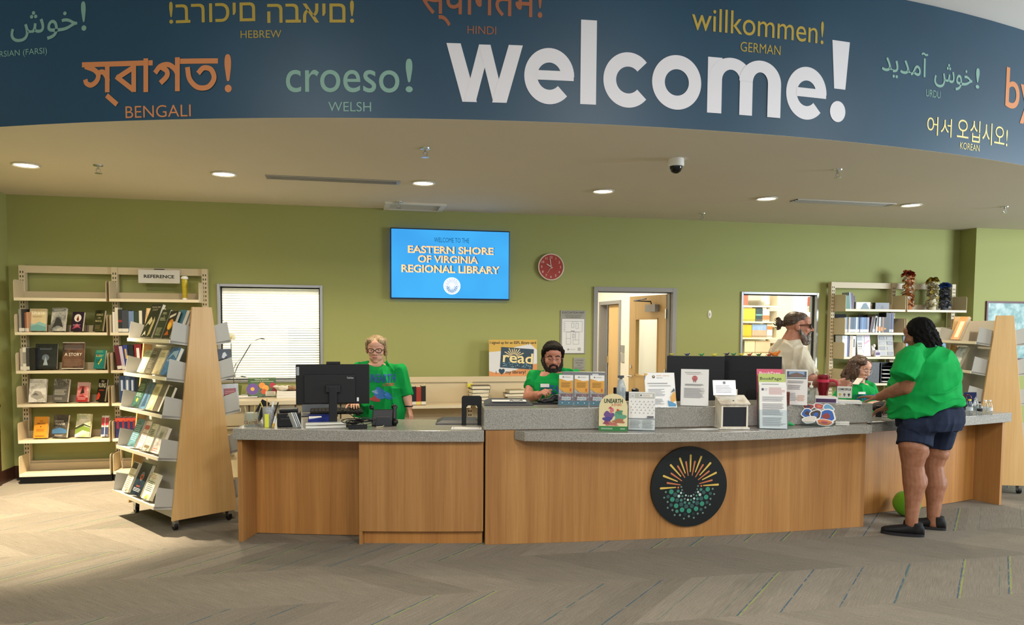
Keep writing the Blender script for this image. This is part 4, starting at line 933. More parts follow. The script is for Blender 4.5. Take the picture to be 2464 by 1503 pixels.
cart('A-frame book display cart with maple end panels at the left of the desk', ML, CB, [
 (.205, 1.262, .13, .185, .02, cmat('#25282d'), [('p', [(.35, .62), (.45, .82), (.6, .86), (.72, .7), (.6, .66), (.5, .56)], '#c9cacc'), ('l', .15, .3, .9, .46, 2, '#a03a34')], 'dark book with a white horse emblem behind the cart end panel'),
 (.255, .962, .15, .19, .02, nmat('#8f8c8a', '#b9b6b2', None, 12), [('r', .12, .15, .85, .8, '#8a3a3c'), ('l', .2, .25, .78, .7, 4, '#c98a86')], 'grey book with a red panel behind the cart end panel')])
A2 = radians(-19)
MR = Matrix.Translation((6.315, 6.275, 0)) @ Matrix.Rotation(A2, 4, 'Z')
cart('maple display cart at the right edge behind the water bottles', MR, [
 (0, .66, .2, .26, .03, nmat('#d98a4a', '#e8b48a', None, 5), [('r', .3, .1, .8, .8, '#efe0c4')], 'orange and cream book on the right cart top shelf'),
 (1, .6, .22, .24, .03, nmat('#8fa0a4', '#c4ccc8', '#5f767c', 7), [], 'grey blue book on the second shelf of the right cart'),
 (2, .6, .2, .24, .03, nmat('#d8dcd8', '#eef0ec', None, 7), [('l', .1, .1, .9, .4, 2, '#8a9094')], 'white book on the third shelf of the right cart')])
# ------------------------------------------------------------------ people
# Each body is grown from tapered limbs and ellipsoids fused into one skin by a voxel remesh.
class Body:
    def __init__(s): s.mb = MB(); s.m = mat('#888888')
    def cap(s, p0, r0, p1, r1, flat=False, n=16):
        p0, p1 = V(p0), V(p1); d = p1 - p0; L = d.length
        T = Matrix.Translation(p0) @ d.to_track_quat('Z', 'Y').to_matrix().to_4x4()
        prof = [(r0 * sin(a), -r0 * cos(a)) for a in (.25, .6, 1.0, 1.35)]
        prof += [(r0, 0), (r1, L)]
        if not flat: prof += [(r1 * cos(a), L + r1 * sin(a)) for a in (.25, .6, 1.0, 1.35)]
        s.mb.lathe(prof, s.m, T, n); return s
    def chain(s, pts, rs):
        for i in range(len(pts) - 1): s.cap(pts[i], rs[i], pts[i + 1], rs[i + 1])
        return s
    def ell(s, c, r, M=None, axes=None):
        """ellipsoid; axes = 3 unit vectors for its radii, or M = local frame"""
        if M is None:
            ax = axes or (RIGHT, UP, FWD); T = Matrix((ax[0], ax[1], ax[2])).transposed().to_4x4(); T.translation = V(c)
            s.mb.sph((0, 0, 0), r, s.m, T, 22, 14)
        else: s.mb.sph(c, r, s.m, M, 22, 14)
        return s
    def loft(s, rings, M=None):
        s.mb.rings(rings, s.m, M); return s
    def grow(s, name, parent, m, voxel=.005, smooth=6, fold=None, paint=None, fac=.5, cut=None):
        me0 = bpy.data.meshes.new('src'); me0.from_pydata([tuple(p) for p in s.mb.v], [], s.mb.f)
        o = bpy.data.objects.new('src', me0); COL.objects.link(o)
        r = o.modifiers.new('r', 'REMESH'); r.mode = 'VOXEL'; r.voxel_size = voxel
        k = o.modifiers.new('s', 'SMOOTH'); k.factor = fac; k.iterations = smooth
        dg = bpy.context.evaluated_depsgraph_get(); dg.update()
        me = bpy.data.meshes.new_from_object(o.evaluated_get(dg))
        bpy.data.objects.remove(o); bpy.data.meshes.remove(me0)
        me.name = name; me.materials.clear()
        for x in (m if isinstance(m, (list, tuple)) else [m]): me.materials.append(x)
        if fold:
            ns = [v.normal.copy() for v in me.vertices]
            for v, nn in zip(me.vertices, ns): v.co += nn * fold(v.co)
        if paint:
            for p in me.polygons: p.material_index = paint(p.center)
        me.polygons.foreach_set('use_smooth', [True] * len(me.polygons))
        ob = bpy.data.objects.new(name, me); COL.objects.link(ob); ob.parent = parent
        if parent is not None: ob.matrix_parent_inverse = parent.matrix_world.inverted()
        return ob
def folds(amp, fx, fy, fz, seed=0, soft=.004):
    def f(p):
        q = V((p.x * fx + seed, p.y * fy, p.z * fz)); w = noise.noise(q * .6 + V((3, 1, 7))) 
        a = 1 - abs(noise.noise(q + V((w, w, w)) * .8)) * 2
        return amp * (max(a, 0) ** 2 - .35) + soft * noise.noise(V((p.x * 9 + seed, p.y * 9, p.z * 9)))
    return f
def frame(c, yaw, pitch=0.0, roll=0.0, s=1.0):
    """head frame: x image right, y up, z towards the camera at yaw 0; yaw > 0 turns the face to image right, pitch > 0 looks down"""
    B = Matrix((V((RIGHT.x, RIGHT.y, 0)).normalized(), V((0, 0, 1)), -V((FWD.x, FWD.y, 0)).normalized())).transposed().to_4x4()
    B.translation = V(c)
    return B @ Matrix.Rotation(yaw, 4, 'Y') @ Matrix.Rotation(pitch, 4, 'X') @ Matrix.Rotation(roll, 4, 'Z') @ Matrix.Scale(s, 4)
def head(b, H, wide=1.0, nose=1.0, chin=1.0):
    e = lambda c, r: b.ell(c, r, M=H); L = lambda *p: H @ V(p); s = H.to_scale().x
    e((0, .032, -.022), (.076 * wide, .088, .093)); e((0, -.02, .02), (.064 * wide, .085, .068)); e((0, -.066, .03), (.05 * wide * chin, .044, .052))
    e((0, -.1, .058), (.022 * chin, .016, .02)); e((0, .05, .045), (.058 * wide, .045, .045))
    b.cap(L(0, .012, .083), .0085 * s, L(0, -.026, .102 * nose), .0125 * s)
    for q in (-1, 1):
        e((q * .013, -.031, .09), (.0095, .008, .012)); e((q * .036 * wide, -.024, .056), (.026, .024, .026)); e((q * .079 * wide, -.004, -.012), (.011, .031, .019))
        e((q * .031, .004, .0735), (.0155, .0105, .011))
        b.cap(L(q * .014, .022, .080), .0075 * s, L(q * .05, .022, .066), .0075 * s)
    e((0, -.057, .081), (.026, .005, .0095)); e((0, -.066, .079), (.022, .006, .0095))
    return b
def near(c, r, M): 
    I = M.inverted()
    return lambda p: sum(((a - b) / q) ** 2 for a, b, q in zip(I @ p, c, r)) < 1
def glasses(H, parent, m, z=.098, w=.025, hgt=.018, thick=.0022, name='glasses', lens=None):
    g = MB(); 
    for q in (-1, 1):
        pts = [H @ V((q * .033 + w * cos(a), .002 + hgt * (sin(a) + .12 * sin(2 * a) * q), z - .35 * abs(.033 * q + w * cos(a)) ** 2 * 12)) for a in [2 * pi * i / 20 for i in range(20)]]
        g.tube(pts, thick, m, n=6, closed=True)
        if lens: g.add([p for p in pts], [tuple(range(20))], lens)
        g.tube([H @ V((q * (.033 + w), .006, z - .012)), H @ V((q * .08, .006, .06)), H @ V((q * .083, .0, -.015))], thick, m, n=6)
    g.tube([H @ V((-.009, .005, z)), H @ V((0, .008, z + .003)), H @ V((.009, .005, z))], thick, m, n=6)
    o = g.build(name, parent, smooth=True); o.matrix_parent_inverse = parent.matrix_world.inverted(); return o
def hand(b, wrist, d, nrm, side, curl=.35, spread=.08, s=1.0, thumb=.9, curls=None):
    """wrist point, direction of the fingers, back-of-hand normal, side +1 when the thumb is on the (d x nrm) side"""
    wrist, d = V(wrist), V(d).normalized(); nrm = V(nrm); nrm = (nrm - d * nrm.dot(d)).normalized(); sd = d.cross(nrm).normalized() * side
    P = lambda a, x, c: wrist + (d * a + sd * x + nrm * c) * s
    for x in (-.027, -.009, .009, .027): b.cap(P(.0, x * .75, 0), .0135 * s, P(.085, x, -.002), .0125 * s)
    b.cap(P(.02, .02, -.008), .016 * s, P(.06, .024, -.012), .012 * s)
    for i, (x, L) in enumerate(((.029, .072), (.010, .08), (-.010, .074), (-.029, .058))):
        cu = curls[i] if curls else curl * (1 + .12 * i); p = P(.085, x, 0); an = 0; dd = d + sd * spread * (x / .03); dd.normalize(); r = .0088
        for j, f in enumerate((.45, .31, .24)):
            an += cu * (.9, 1.1, .8)[j]; v = dd * cos(an) - nrm * sin(an); q = p + v * L * f * s
            b.cap(p, r * s, q, (r - .0008) * s, n=10); p = q; r -= .0008
    p = P(.018, .024, -.008); v = (d * .62 + sd * .7 - nrm * .3).normalized(); q = p + v * .046 * s; b.cap(p, .0125 * s, q, .0105 * s, n=10)
    v = (v + d * thumb * .6 - sd * .25 - nrm * .25 * thumb).normalized(); q2 = q + v * .032 * s; b.cap(q, .0102 * s, q2, .0095 * s, n=10); b.cap(q2, .0095 * s, q2 + (v - nrm * .2).normalized() * .022 * s, .008 * s, n=10)
    return b
def D(px, py, d): return atd(px, py, d)
def K(px_, d): return px_ * d / FPX                       # pixel length at depth d -> metres
SKIN_P = skin('fair_skin', '#d8a58c', '#cf9880'); SKIN_R = skin('ruddy_skin', '#c98a72', '#bd7c65'); SKIN_B = skin('brown_skin', '#96664c', '#87593f'); SKIN_T = skin('tanned_skin', '#b57e64', '#a8705a')
LIPS = mat('#b0706a', .5, name='lips'); LIPD = mat('#6f3f38', .45); EYEW = mat('#d8d2cc', .25); IRIS = mat('#2c211c', .2); BROW = mat('#6b5a48', .8)
TEE = cloth('green_jersey', '#129a48', '#0e8c40'); TEEN = mat('#0f7f3b', .85)
DENIM = cloth('dark_denim', '#1b2233', '#232c40', 500); CREAMTEE = cloth('off_white_jersey', '#cfc6b0', '#c4baa4')
def person(label, foot):
    t = thing('person', label, 'person', (foot[0], foot[1], 0)); bpy.context.view_layer.update(); return t
def face_paint(H, extra=()):
    tests = [(near((0, -.0615, .09), (.024, .0062, .022), H), 1)]
    tests += [(near((q * .031, .003, .086), (.011, .0034, .012), H), 2) for q in (-1, 1)]
    tests = [(near((q * .031, .003, .086), (.0055, .0052, .014), H), 3) for q in (-1, 1)] + tests
    tests += [(f, i) for f, i in extra]
    def p(c):
        for f, i in tests:
            if f(c): return i
        return 0
    return p
def ring(c, rx, ry, M=None, n=28, sq=2.0, ax=(1, 0, 0), ay=(0, 1, 0)):
    ax, ay = V(ax), V(ay); out = []
    for i in range(n):
        a = 2 * pi * i / n; x = abs(cos(a)) ** (2 / sq) * (1 if cos(a) > 0 else -1); y = abs(sin(a)) ** (2 / sq) * (1 if sin(a) > 0 else -1)
        out.append(V(c) + ax * rx * x + ay * ry * y)
    return out
AX, AY = V((RIGHT.x, RIGHT.y, 0)).normalized(), V((FWD.x, FWD.y, 0)).normalized()
def trunk(b, d, rows, twist=0.0):
    """loft of ellipses: rows = (centre px, py, half width px, half depth m)"""
    ax = AX * cos(twist) + AY * sin(twist); ay = AY * cos(twist) - AX * sin(twist)
    b.loft([ring(D(x, y, d), K(w, d), dp, ax=ax, ay=ay, sq=2.3) for x, y, w, dp in rows]); return b
def decal(ob_parent, s_, c, h, w, m, H, z, off=.02, slant=0.0):
    """printed word on a shirt front, laid over the chest frame H and pressed back onto the shirt surface"""
    vs, fs, bb = glyphs(s_, off, 3); k = h / (bb[3] - bb[1]); kx = w / (bb[2] - bb[0])
    return [((p - bb[0]) * kx - w / 2 + c[0] + slant * (q - bb[1]) * k, (q - bb[1]) * k + c[1]) for p, q in vs], fs, m
def print_on(shirt, parent, view, items, name='shirt_print'):
    """project flat print (x,y in frame `view`, whose z points out of the chest) onto the shirt mesh"""
    from mathutils.bvhtree import BVHTree
    me = shirt.data; bv = BVHTree.FromPolygons([v.co for v in me.vertices], [p.vertices for p in me.polygons])
    R3 = view.to_3x3(); dirn = -(R3 @ V((0, 0, 1))).normalized(); mb = MB()
    for pts, fs, m in items:
        out = []
        for x, y in pts:
            o = view @ V((x, y, .6)); hit = bv.ray_cast(o, dirn)
            out.append((hit[0] if hit[0] is not None else view @ V((x, y, 0))) - dirn * .006)
        mb.add(out, fs, m)
    o = mb.build(name, parent); o.matrix_parent_inverse = parent.matrix_world.inverted(); return o
PRB, PRR, PRT = mat('#1f4f8f', .7), mat('#a8443c', .7), mat('#2f6fb0', .7)
def grid_poly(pts, n=1): return pts
def blob(cx, cy, rx, ry, m, n=22, wob=.2, seed=1, rot=0, rings=4):
    g = random.Random(seed); ph = [g.uniform(0, 6.28) for _ in range(3)]; pts = [(cx, cy)]
    for q in range(1, rings + 1):
        for i in range(n):
            a = 2 * pi * i / n; r = (1 + wob * (sin(3 * a + ph[0]) + .5 * sin(5 * a + ph[1]))) * q / rings; x, y = rx * r * cos(a), ry * r * sin(a)
            pts.append((cx + x * cos(rot) - y * sin(rot), cy + x * sin(rot) + y * cos(rot)))
    fs = [(0, 1 + i, 1 + (i + 1) % n) for i in range(n)]
    for q in range(rings - 1):
        a = 1 + q * n; fs += [(a + i, a + n + i, a + n + (i + 1) % n, a + (i + 1) % n) for i in range(n)]
    return pts, fs, m
def name_tag(parent, c, view, w=.075, h=.028):
    o = MB(view @ Matrix.Translation(c)).box(-w / 2, -h / 2, -.003, w / 2, h / 2, .003, WHITE).build('name_tag', parent)
    l = MB(view @ Matrix.Translation(c) @ Matrix.Rotation(radians(90), 4, 'X')).disc(-w * .33, 0, h * .28, -.0036, mat('#3a3f50', .5)).lines(-w * .15, -h * .18, w * .4, h * .18, 1, INKG, -.0036).build('tag_print', o)
    o.matrix_parent_inverse = parent.matrix_world.inverted(); return o
def office_chair(label, c, yaw, seat_z=.62):
    t = thing('office_chair', label, 'chair', (c[0], c[1], 0), yaw)
    MB().box(-.24, -.24, seat_z - .08, .24, .24, seat_z, DGREY).build('seat', t, bevel=.03)
    MB().box(-.22, .24, seat_z + .1, .22, .29, seat_z + .42, DGREY).box(-.03, .26, seat_z - .06, .03, .30, seat_z + .12, BLACK).build('backrest', t, bevel=.02)
    MB().cyl((0, 0, .1), (0, 0, seat_z - .08), .03, CHROME).build('column', t)
    for k_ in range(5):
        a = 2 * pi * k_ / 5 + .3; MB().tube([(0, 0, .1), (.28 * cos(a), .28 * sin(a), .075)], .02, BLACK).build('base_arm', t); MB().cyl((.28 * cos(a), .28 * sin(a) - .02, .03), (.28 * cos(a), .28 * sin(a) + .02, .03), .03, BLACK).build('caster', t)
    for q in (): MB().tube([(q * .25, .1, seat_z - .06), (q * .29, .08, seat_z + .02), (q * .29, .05, seat_z + .2), (q * .29, -.12, seat_z + .22)], .018, BLACK).build('armrest', t, smooth=True)
    return t
# --- standing woman with glasses behind the black monitor
d = 6.78
f0 = D(907, 900, d); W1 = person('standing person with glasses and green UNEARTH T-shirt behind the black desk monitor', f0)
H = frame(D(905, 840, d - .02), .06, .12, 0, 1.0)
b = head(Body(), H, 1.1, 1, 1.12)
b.chain([D(906, 862, d), D(907, 880, d + .02)], [K(16, d), K(21, d)])
b.ell(D(908, 880, d + .01), (K(26, d), K(11, d), .075))
trunk(b, d, [(909, 885, 30, .07), (910, 900, 44, .11), (912, 940, 50, .15), (916, 985, 52, .17), (914, 1040, 48, .16), (912, 1075, 46, .15)])
hz = lambda x, z, o=0: V((f0.x + AX.x * x + AY.x * o, f0.y + AX.y * x + AY.y * o, z))
for q in (-1, 1): b.chain([hz(q * .1, .62), hz(q * .1, .45), hz(q * .11, .1)], [.11, .075, .05]); b.ell(hz(q * .12, .05, -.06), (.05, .04, .12))
sh_r, el_r, wr_r = D(957, 895, d), D(977, 943, d + .0), D(984, 980, d - .03)
b.chain([sh_r, el_r, wr_r], [K(13, d), K(12, d), K(8.5, d)])
hand(b, wr_r, D(990, 1005, d - .06) - wr_r, V(AX) - FWD * .3, -1, .3)
sh_l, el_l, wr_l = D(862, 896, d), D(846, 945, d - .02), D(850, 968, d - .20)
b.chain([sh_l, el_l, wr_l], [K(13, d), K(12, d), K(8.5, d)])
hand(b, wr_l, D(856, 972, d - .36) - wr_l, UP, 1, .3)
hairm = mat('#7d6548', .6, name='brown_grey_hair')
b.grow('body', W1, [SKIN_P, LIPS, EYEW, IRIS], .0042, 3, paint=face_paint(H))
h = Body()
h.ell((0, .045, -.034), (.089, .083, .092), M=H); h.ell((-.042, .078, .02), (.046, .034, .055), M=H); h.ell((.04, .076, .022), (.052, .036, .054), M=H)
for q, y1 in ((-1, -.03), (1, -.05)):
    h.cap(H @ V((q * .074, .062, .015)), .02, H @ V((q * .088, y1 + .035, -.005)), .011); h.cap(H @ V((q * .064, .07, -.05)), .03, H @ V((q * .078, y1, -.05)), .02)
h.chain([H @ V((.08, -.03, -.02)), H @ V((.092, -.07, -.01)), H @ V((.09, -.11, .0))], [.008, .006, .004])
def strands(p):
    q = H.inverted() @ p; return .003 * noise.noise(V((q.x * 110, q.y * 10, q.z * 50)))
def hairnt(name, c1, c2):
    t = NT(name); n = t.noise(t.coords('Object', (1, 1, .1)), 110, 2); t.base(t.ramp(n, ((.35, c1), (.65, c2)))); t.set(Roughness=.5, Specular_IOR_Level=.4); return t.m
h.grow('hair', W1, hairnt('light_brown_streaked_hair', '#6a5138', '#b39c74'), .004, 3, fold=strands)
glasses(H, W1, mat('#151214', .25), hgt=.019, w=.027, thick=.003, z=.1)
s = Body()
trunk(s, d, [(908, 879, 29, .1), (909, 886, 44, .125), (911, 903, 52, .15), (912, 935, 56, .17), (916, 985, 59, .19), (914, 1045, 58, .19), (914, 1062, 58, .19)])
s.cap(D(930, 881, d + .01), K(11, d), D(954, 892, d), K(18, d)); s.cap(D(956, 893, d), K(20, d), D(973, 953, d), K(19, d), flat=True); s.cap(D(950, 895, d), K(18, d), D(958, 925, d), K(20, d))
s.cap(D(886, 881, d + .01), K(11, d), D(865, 892, d), K(18, d)); s.cap(D(863, 893, d), K(20, d), D(848, 953, d - .02), K(19, d), flat=True); s.cap(D(868, 895, d), K(18, d), D(861, 925, d), K(20, d))
sh = s.grow('tshirt', W1, TEE, .006, 8, fold=folds(.026, 9, 9, 3.2, 2))
Hc = frame(D(920, 930, d), .05)
k_ = d / FPX
its = [decal(W1, 'UNEARTH', (K(922 - 920, d), K(930 - 917, d)), K(20, d), K(64, d), PRB, Hc, 0, .03), decal(W1, 'A STORY.', (K(20, d), K(930 - 925, d)), K(7, d), K(26, d), PRR, Hc, 0, .03),
       blob(K(6, d), K(-14, d), K(24, d), K(11, d), PRT, seed=3, rot=-.35), blob(K(-10, d), K(-24, d), K(11, d), K(8, d), PRR, seed=5), blob(K(-8, d), K(-8, d), K(9, d), K(5, d), mat('#7f9fc0', .7), seed=6)]
print_on(sh, W1, Hc, its)
tr = Body()
for q in (-1, 1): tr.chain([hz(q * .08, .82), hz(q * .1, .5), hz(q * .11, .13)], [.14, .11, .09])
tr.grow('trousers', W1, mat('#23262c', .8), .012, 4)
MB().tube([wr_r + (RIGHT * cos(a) * .9 + FWD * sin(a)) * K(9.5, d) + UP * .012 for a in [2 * pi * i / 16 for i in range(16)]], .006, BLACK, n=6, closed=True).build('wrist_band', W1).matrix_parent_inverse = W1.matrix_world.inverted()
# --- seated bearded man
d = 6.72
f0 = D(1333, 920, d + .02); W2 = person('seated person with dark beard, glasses and green T-shirt between read poster and brochure rack', f0)
H = frame(D(1330, 859, d - .02), .05, .16, 0, 1.08)
b = head(Body(), H, 1.06)
b.chain([D(1330, 885, d), D(1330, 906, d + .03)], [K(20, d), K(22, d)])
trunk(b, d, [(1331, 893, 30, .08), (1331, 912, 48, .12), (1331, 950, 50, .16), (1331, 1000, 52, .18), (1331, 1075, 50, .18)])
sh_l, el_l, wr_l = D(1283, 915, d), D(1272, 956, d - .1), D(1294, 950, d - .30)
b.chain([sh_l, el_l, wr_l], [K(14, d), K(14, d), K(10, d)])
hand(b, wr_l, D(1318, 936, d - .40) - wr_l, UP * .7 - FWD * .6, -1, .75, s=.98)
sh_r, el_r, wr_r = D(1382, 915, d), D(1394, 962, d), D(1360, 972, d - .2)
b.chain([sh_r, el_r, wr_r], [K(14, d), K(13, d), K(9.5, d)]); hand(b, wr_r, D(1340, 975, d - .3) - wr_r, UP, 1, .4)
hz = lambda x, z, o=0: V((f0.x + AX.x * x + AY.x * o, f0.y + AX.y * x + AY.y * o, z))
for q in (-1, 1): b.chain([hz(q * .12, .70, .05), hz(q * .13, .67, -.2), hz(q * .13, .35, -.17)], [.1, .075, .05]); b.ell(hz(q * .13, .27, -.22), (.05, .035, .11))
b.grow('body', W2, [SKIN_R, LIPS, EYEW, IRIS], .0042, 3, paint=lambda c, L=near((0, -.061, .09), (.024, .0105, .022), H): 1 if L(c) else 0)
h = Body()
h.ell((0, .05, -.03), (.086, .085, .096), M=H); h.ell((0, .085, .03), (.072, .035, .056), M=H)
for q in (-1, 1): h.cap(H @ V((q * .075, .05, .01)), .026, H @ V((q * .08, -.0, .0)), .014); h.ell((q * .045, .082, .04), (.035, .03, .04), M=H)
def fuzz(p): return .003 * noise.noise(p * 55) + .0025 * noise.noise(p * 130)
h.grow('hair', W2, mat('#17110d', .75, spec=.2, name='dark_hair'), .004, 2, fold=fuzz)
h = Body()
for q in (-1, 1):
    h.chain([H @ V((q * .072, -.015, .012)), H @ V((q * .066, -.06, .025)), H @ V((q * .04, -.1, .045)), H @ V((0, -.118, .055))], [.013, .024, .026, .026])
    h.chain([H @ V((0, -.0465, .094)), H @ V((q * .028, -.054, .084)), H @ V((q * .035, -.085, .072))], [.007, .008, .012])
h.ell((0, -.105, .05), (.055, .035, .042), M=H); h.ell((0, -.088, .078), (.024, .012, .014), M=H); h.ell((0, -.128, .04), (.045, .022, .035), M=H)
h.grow('beard', W2, mat('#1d120c', .75, name='dark_beard'), .004, 2, fold=fuzz)
for q in (-1, 1):
    o = MB().tube([H @ V((q * .014, .024, .094)), H @ V((q * .032, .03, .09)), H @ V((q * .05, .024, .078))], .0042, mat('#1d120c', .8)).build('eyebrow', W2); o.matrix_parent_inverse = W2.matrix_world.inverted()
    o = MB().tube([H @ V((q * .02, -.0005, .089)), H @ V((q * .031, -.004, .0885)), H @ V((q * .044, .0, .082))], .0016, mat('#3a2018', .8)).build('eyelashes', W2); o.matrix_parent_inverse = W2.matrix_world.inverted()
glasses(H, W2, mat('#8a7f78', .3, .5), hgt=.014, w=.026, thick=.0013, z=.104)
s = Body()
trunk(s, d, [(1331, 898, 26, .1), (1331, 904, 42, .12), (1331, 917, 55, .15), (1331, 950, 57, .18), (1331, 1000, 58, .2), (1331, 1068, 56, .2)])
s.cap(D(1308, 900, d + .01), K(12, d), D(1288, 908, d), K(18, d)); s.cap(D(1286, 910, d), K(19, d), D(1279, 934, d - .05), K(17, d), flat=True)
s.cap(D(1356, 898, d + .01), K(13, d), D(1380, 906, d), K(18, d)); s.cap(D(1382, 908, d), K(19, d), D(1391, 938, d), K(17, d), flat=True)
sh = s.grow('tshirt', W2, TEE, .006, 8, fold=folds(.022, 8, 8, 3, 9))
Hc = frame(D(1335, 935, d), .0)
print_on(sh, W2, Hc, [decal(W2, 'UNEARTH', (K(2, d), K(-8, d)), K(20, d), K(78, d), PRB, Hc, 0, .03), blob(K(5, d), K(-34, d), K(20, d), K(9, d), PRT, seed=4), blob(K(-12, d), K(-38, d), K(9, d), K(6, d), PRR, seed=8)])
pt = D(1311, 929, d); name_tag(W2, (0, 0, 0), frame(D(1311, 927, d - .235), 0), .076, .03)
o = MB().tube([H @ V((-.088, .0, .0)), H @ V((-.094, -.03, .0)), H @ V((-.085, -.06, .03)), H @ V((-.075, -.075, .05))], .006, BLACK).build('headset', W2); o.matrix_parent_inverse = W2.matrix_world.inverted()
tr = Body()
for q in (-1, 1): tr.chain([hz(q * .12, .70, .06), hz(q * .13, .67, -.2), hz(q * .13, .33, -.18)], [.13, .1, .07])
tr.grow('trousers', W2, mat('#2a2d33', .8), .012, 4)
office_chair('dark grey office chair under the bearded man behind the raised counter', hz(0, 0, .18), -YAW, .53)
# --- standing man in profile, off-white T-shirt
d = 7.0
f0 = D(1905, 900, d); W3 = person('standing person in profile with sunglasses, hair bun, grey beard and off-white T-shirt', f0)
H = frame(D(1922, 785, d), radians(72), .03, 0, 1.13)
b = head(Body(), H, 1.0, 1.06)
b.chain([D(1912, 800, d + .02), D(1902, 826, d + .04)], [K(19, d), K(24, d)])
ax2 = radians(62)
trunk(b, d, [(1900, 822, 26, .1), (1897, 838, 36, .17), (1900, 870, 46, .2), (1908, 920, 52, .2), (1912, 980, 50, .19), (1910, 1040, 46, .18)])
hz = lambda x, z, o=0: V((f0.x + AX.x * x + AY.x * o, f0.y + AX.y * x + AY.y * o, z))
for q in (-1, 1): b.chain([hz(q * .03 + .02, .9, q * .1), hz(q * .03, .48, q * .1), hz(q * .03 - .02, .1, q * .11)], [.12, .08, .052]); b.ell(hz(q * .03 + .06, .045, q * .11), (.13, .04, .05))
sh_, el_, wr_ = D(1922, 862, d - .17), D(1952, 917, d - .22), D(2012, 921, d - .30)
b.chain([sh_, el_, wr_], [K(19, d), K(16, d), K(9, d)])
hand(b, wr_, D(2060, 926, d - .33) - wr_, UP * .5 - FWD * .8, -1, .32, s=1.02, thumb=.2)
sh2 = D(1915, 868, d + .17); b.chain([sh2, D(1945, 930, d + .2), D(1962, 985, d + .1)], [K(18, d), K(14, d), K(10, d)]); hand(b, D(1962, 985, d + .1), RIGHT - UP * .3, UP, 1, .3)
beardreg = near((0, -.085, .05), (.07, .055, .075), H)
b.grow('body', W3, [SKIN_T, mat('#8a5348', .5), EYEW, IRIS], .0045, 3, paint=lambda c: 1 if near((0, -.061, .09), (.024, .0105, .02), H)(c) else 0)
h = Body()
h.ell((0, .045, -.034), (.08, .079, .09), M=H); h.ell((0, .07, .0), (.072, .05, .07), M=H)
h.cap(H @ V((0, .02, -.1)), .035, H @ V((0, .015, -.135)), .02)
h.ell((.0, .02, -.152), (.03, .036, .028), M=H); h.ell((.0, .05, -.158), (.018, .02, .016), M=H); h.ell((.005, -.008, -.15), (.016, .025, .014), M=H)
for i in range(14):
    a = random.uniform(0, 6.28); p0 = H @ V((random.uniform(-.012, .012), .02 + .025 * cos(a), -.152 + .02 * sin(a))); r_ = random.uniform(.02, .035)
    h.chain([p0, p0 + (UP * cos(a) - RIGHT * .5) * r_, p0 + (UP * cos(a + .8) - RIGHT * 1.2) * r_], [.006, .005, .003])
def sl(p):
    q = H.inverted() @ p; return .003 * noise.noise(V((q.x * 60, q.y * 160, q.z * 12)))
h.grow('hair', W3, hairnt('dark_brown_swept_hair', '#2a1f17', '#5a4838'), .004, 2, fold=sl)
h = Body()
for q in (-1, 1):
    h.chain([H @ V((q * .066, -.02, .0)), H @ V((q * .06, -.055, .02)), H @ V((q * .04, -.09, .045))], [.012, .02, .024])
    h.chain([H @ V((0, -.046, .097)), H @ V((q * .026, -.055, .086)), H @ V((q * .034, -.085, .07))], [.008, .009, .014])
h.ell((0, -.105, .06), (.046, .035, .042), M=H); h.ell((0, -.13, .062), (.036, .026, .034), M=H); h.ell((0, -.09, .085), (.022, .014, .014), M=H)
h.grow('beard', W3, hairnt('grey_brown_beard', '#3d342d', '#8d8276'), .004, 2, fold=fuzz)
lens = mat('#08080a', .08); g = MB()
for q in (-1, 1):
    pts = [H @ V((q * (.034 + .026 * cos(a)), .006 + .019 * (sin(a)) * (1 if sin(a) > 0 else 1.05), .104 - .018 * abs(cos(a)) * (1 if cos(a) > 0 else .2))) for a in [2 * pi * i / 18 for i in range(18)]]
    g.add(pts, [tuple(range(18))], lens); g.tube(pts, .003, lens, n=6, closed=True)
    g.tube([H @ V((q * .06, .014, .088)), H @ V((q * .08, .014, .05)), H @ V((q * .085, .008, -.015))], .0042, mat('#24140f', .3), n=6)
g.tube([H @ V((-.01, .012, .105)), H @ V((.01, .012, .105))], .003, lens, n=6)
o = g.build('sunglasses', W3); o.matrix_parent_inverse = W3.matrix_world.inverted()
s = Body()
trunk(s, d, [(1898, 818, 24, .12), (1896, 828, 31, .17), (1897, 845, 40, .21), (1901, 875, 49, .23), (1910, 925, 57, .23), (1917, 985, 56, .22), (1918, 1030, 55, .21)])
s.cap(D(1905, 838, d - .1), K(18, d), D(1922, 858, d - .17), K(22, d)); s.cap(D(1921, 858, d - .17), K(23, d), D(1950, 904, d - .22), K(20, d), flat=True); s.cap(D(1910, 850, d - .12), K(22, d), D(1925, 890, d - .14), K(22, d))
s.cap(D(1905, 840, d + .1), K(18, d), D(1918, 862, d + .17), K(21, d)); s.cap(D(1918, 862, d + .17), K(21, d), D(1944, 915, d + .2), K(19, d), flat=True)
sh = s.grow('tshirt', W3, CREAMTEE, .006, 7, fold=folds(.018, 9, 9, 4, 31))
Hc = frame(D(1938, 868, d), radians(60))
o = print_on(sh, W3, Hc, [([(x - .004, y - .006), (x + .004, y - .006), (x + .004, y + .006), (x - .004, y + .006)], [(0, 1, 2, 3)], mat('#55565a', .8)) for x, y in ((-.01, .07), (-.02, .05), (0, .05), (-.005, .03), (-.02, .03), (.01, .01), (-.01, .01), (.02, -.03), (.025, -.06))])
tr = Body()
for q in (-1, 1): tr.chain([hz(q * .03 + .02, .92, q * .09), hz(q * .03, .5, q * .1), hz(q * .03 - .02, .13, q * .11)], [.17, .12, .09])
tr.grow('trousers', W3, mat('#3a3c40', .8), .012, 4)
# the card in his hand
c0 = D(2064, 917, d - .34); M = frame(c0, radians(35), 0, radians(35))
o = MB(M).box(-.045, -.0025, -.028, .045, .0025, .028, mat('#d9d2c8', .4)).build('card'); tag(o, 'small pale card held out by the profile person in off-white T-shirt', 'card')
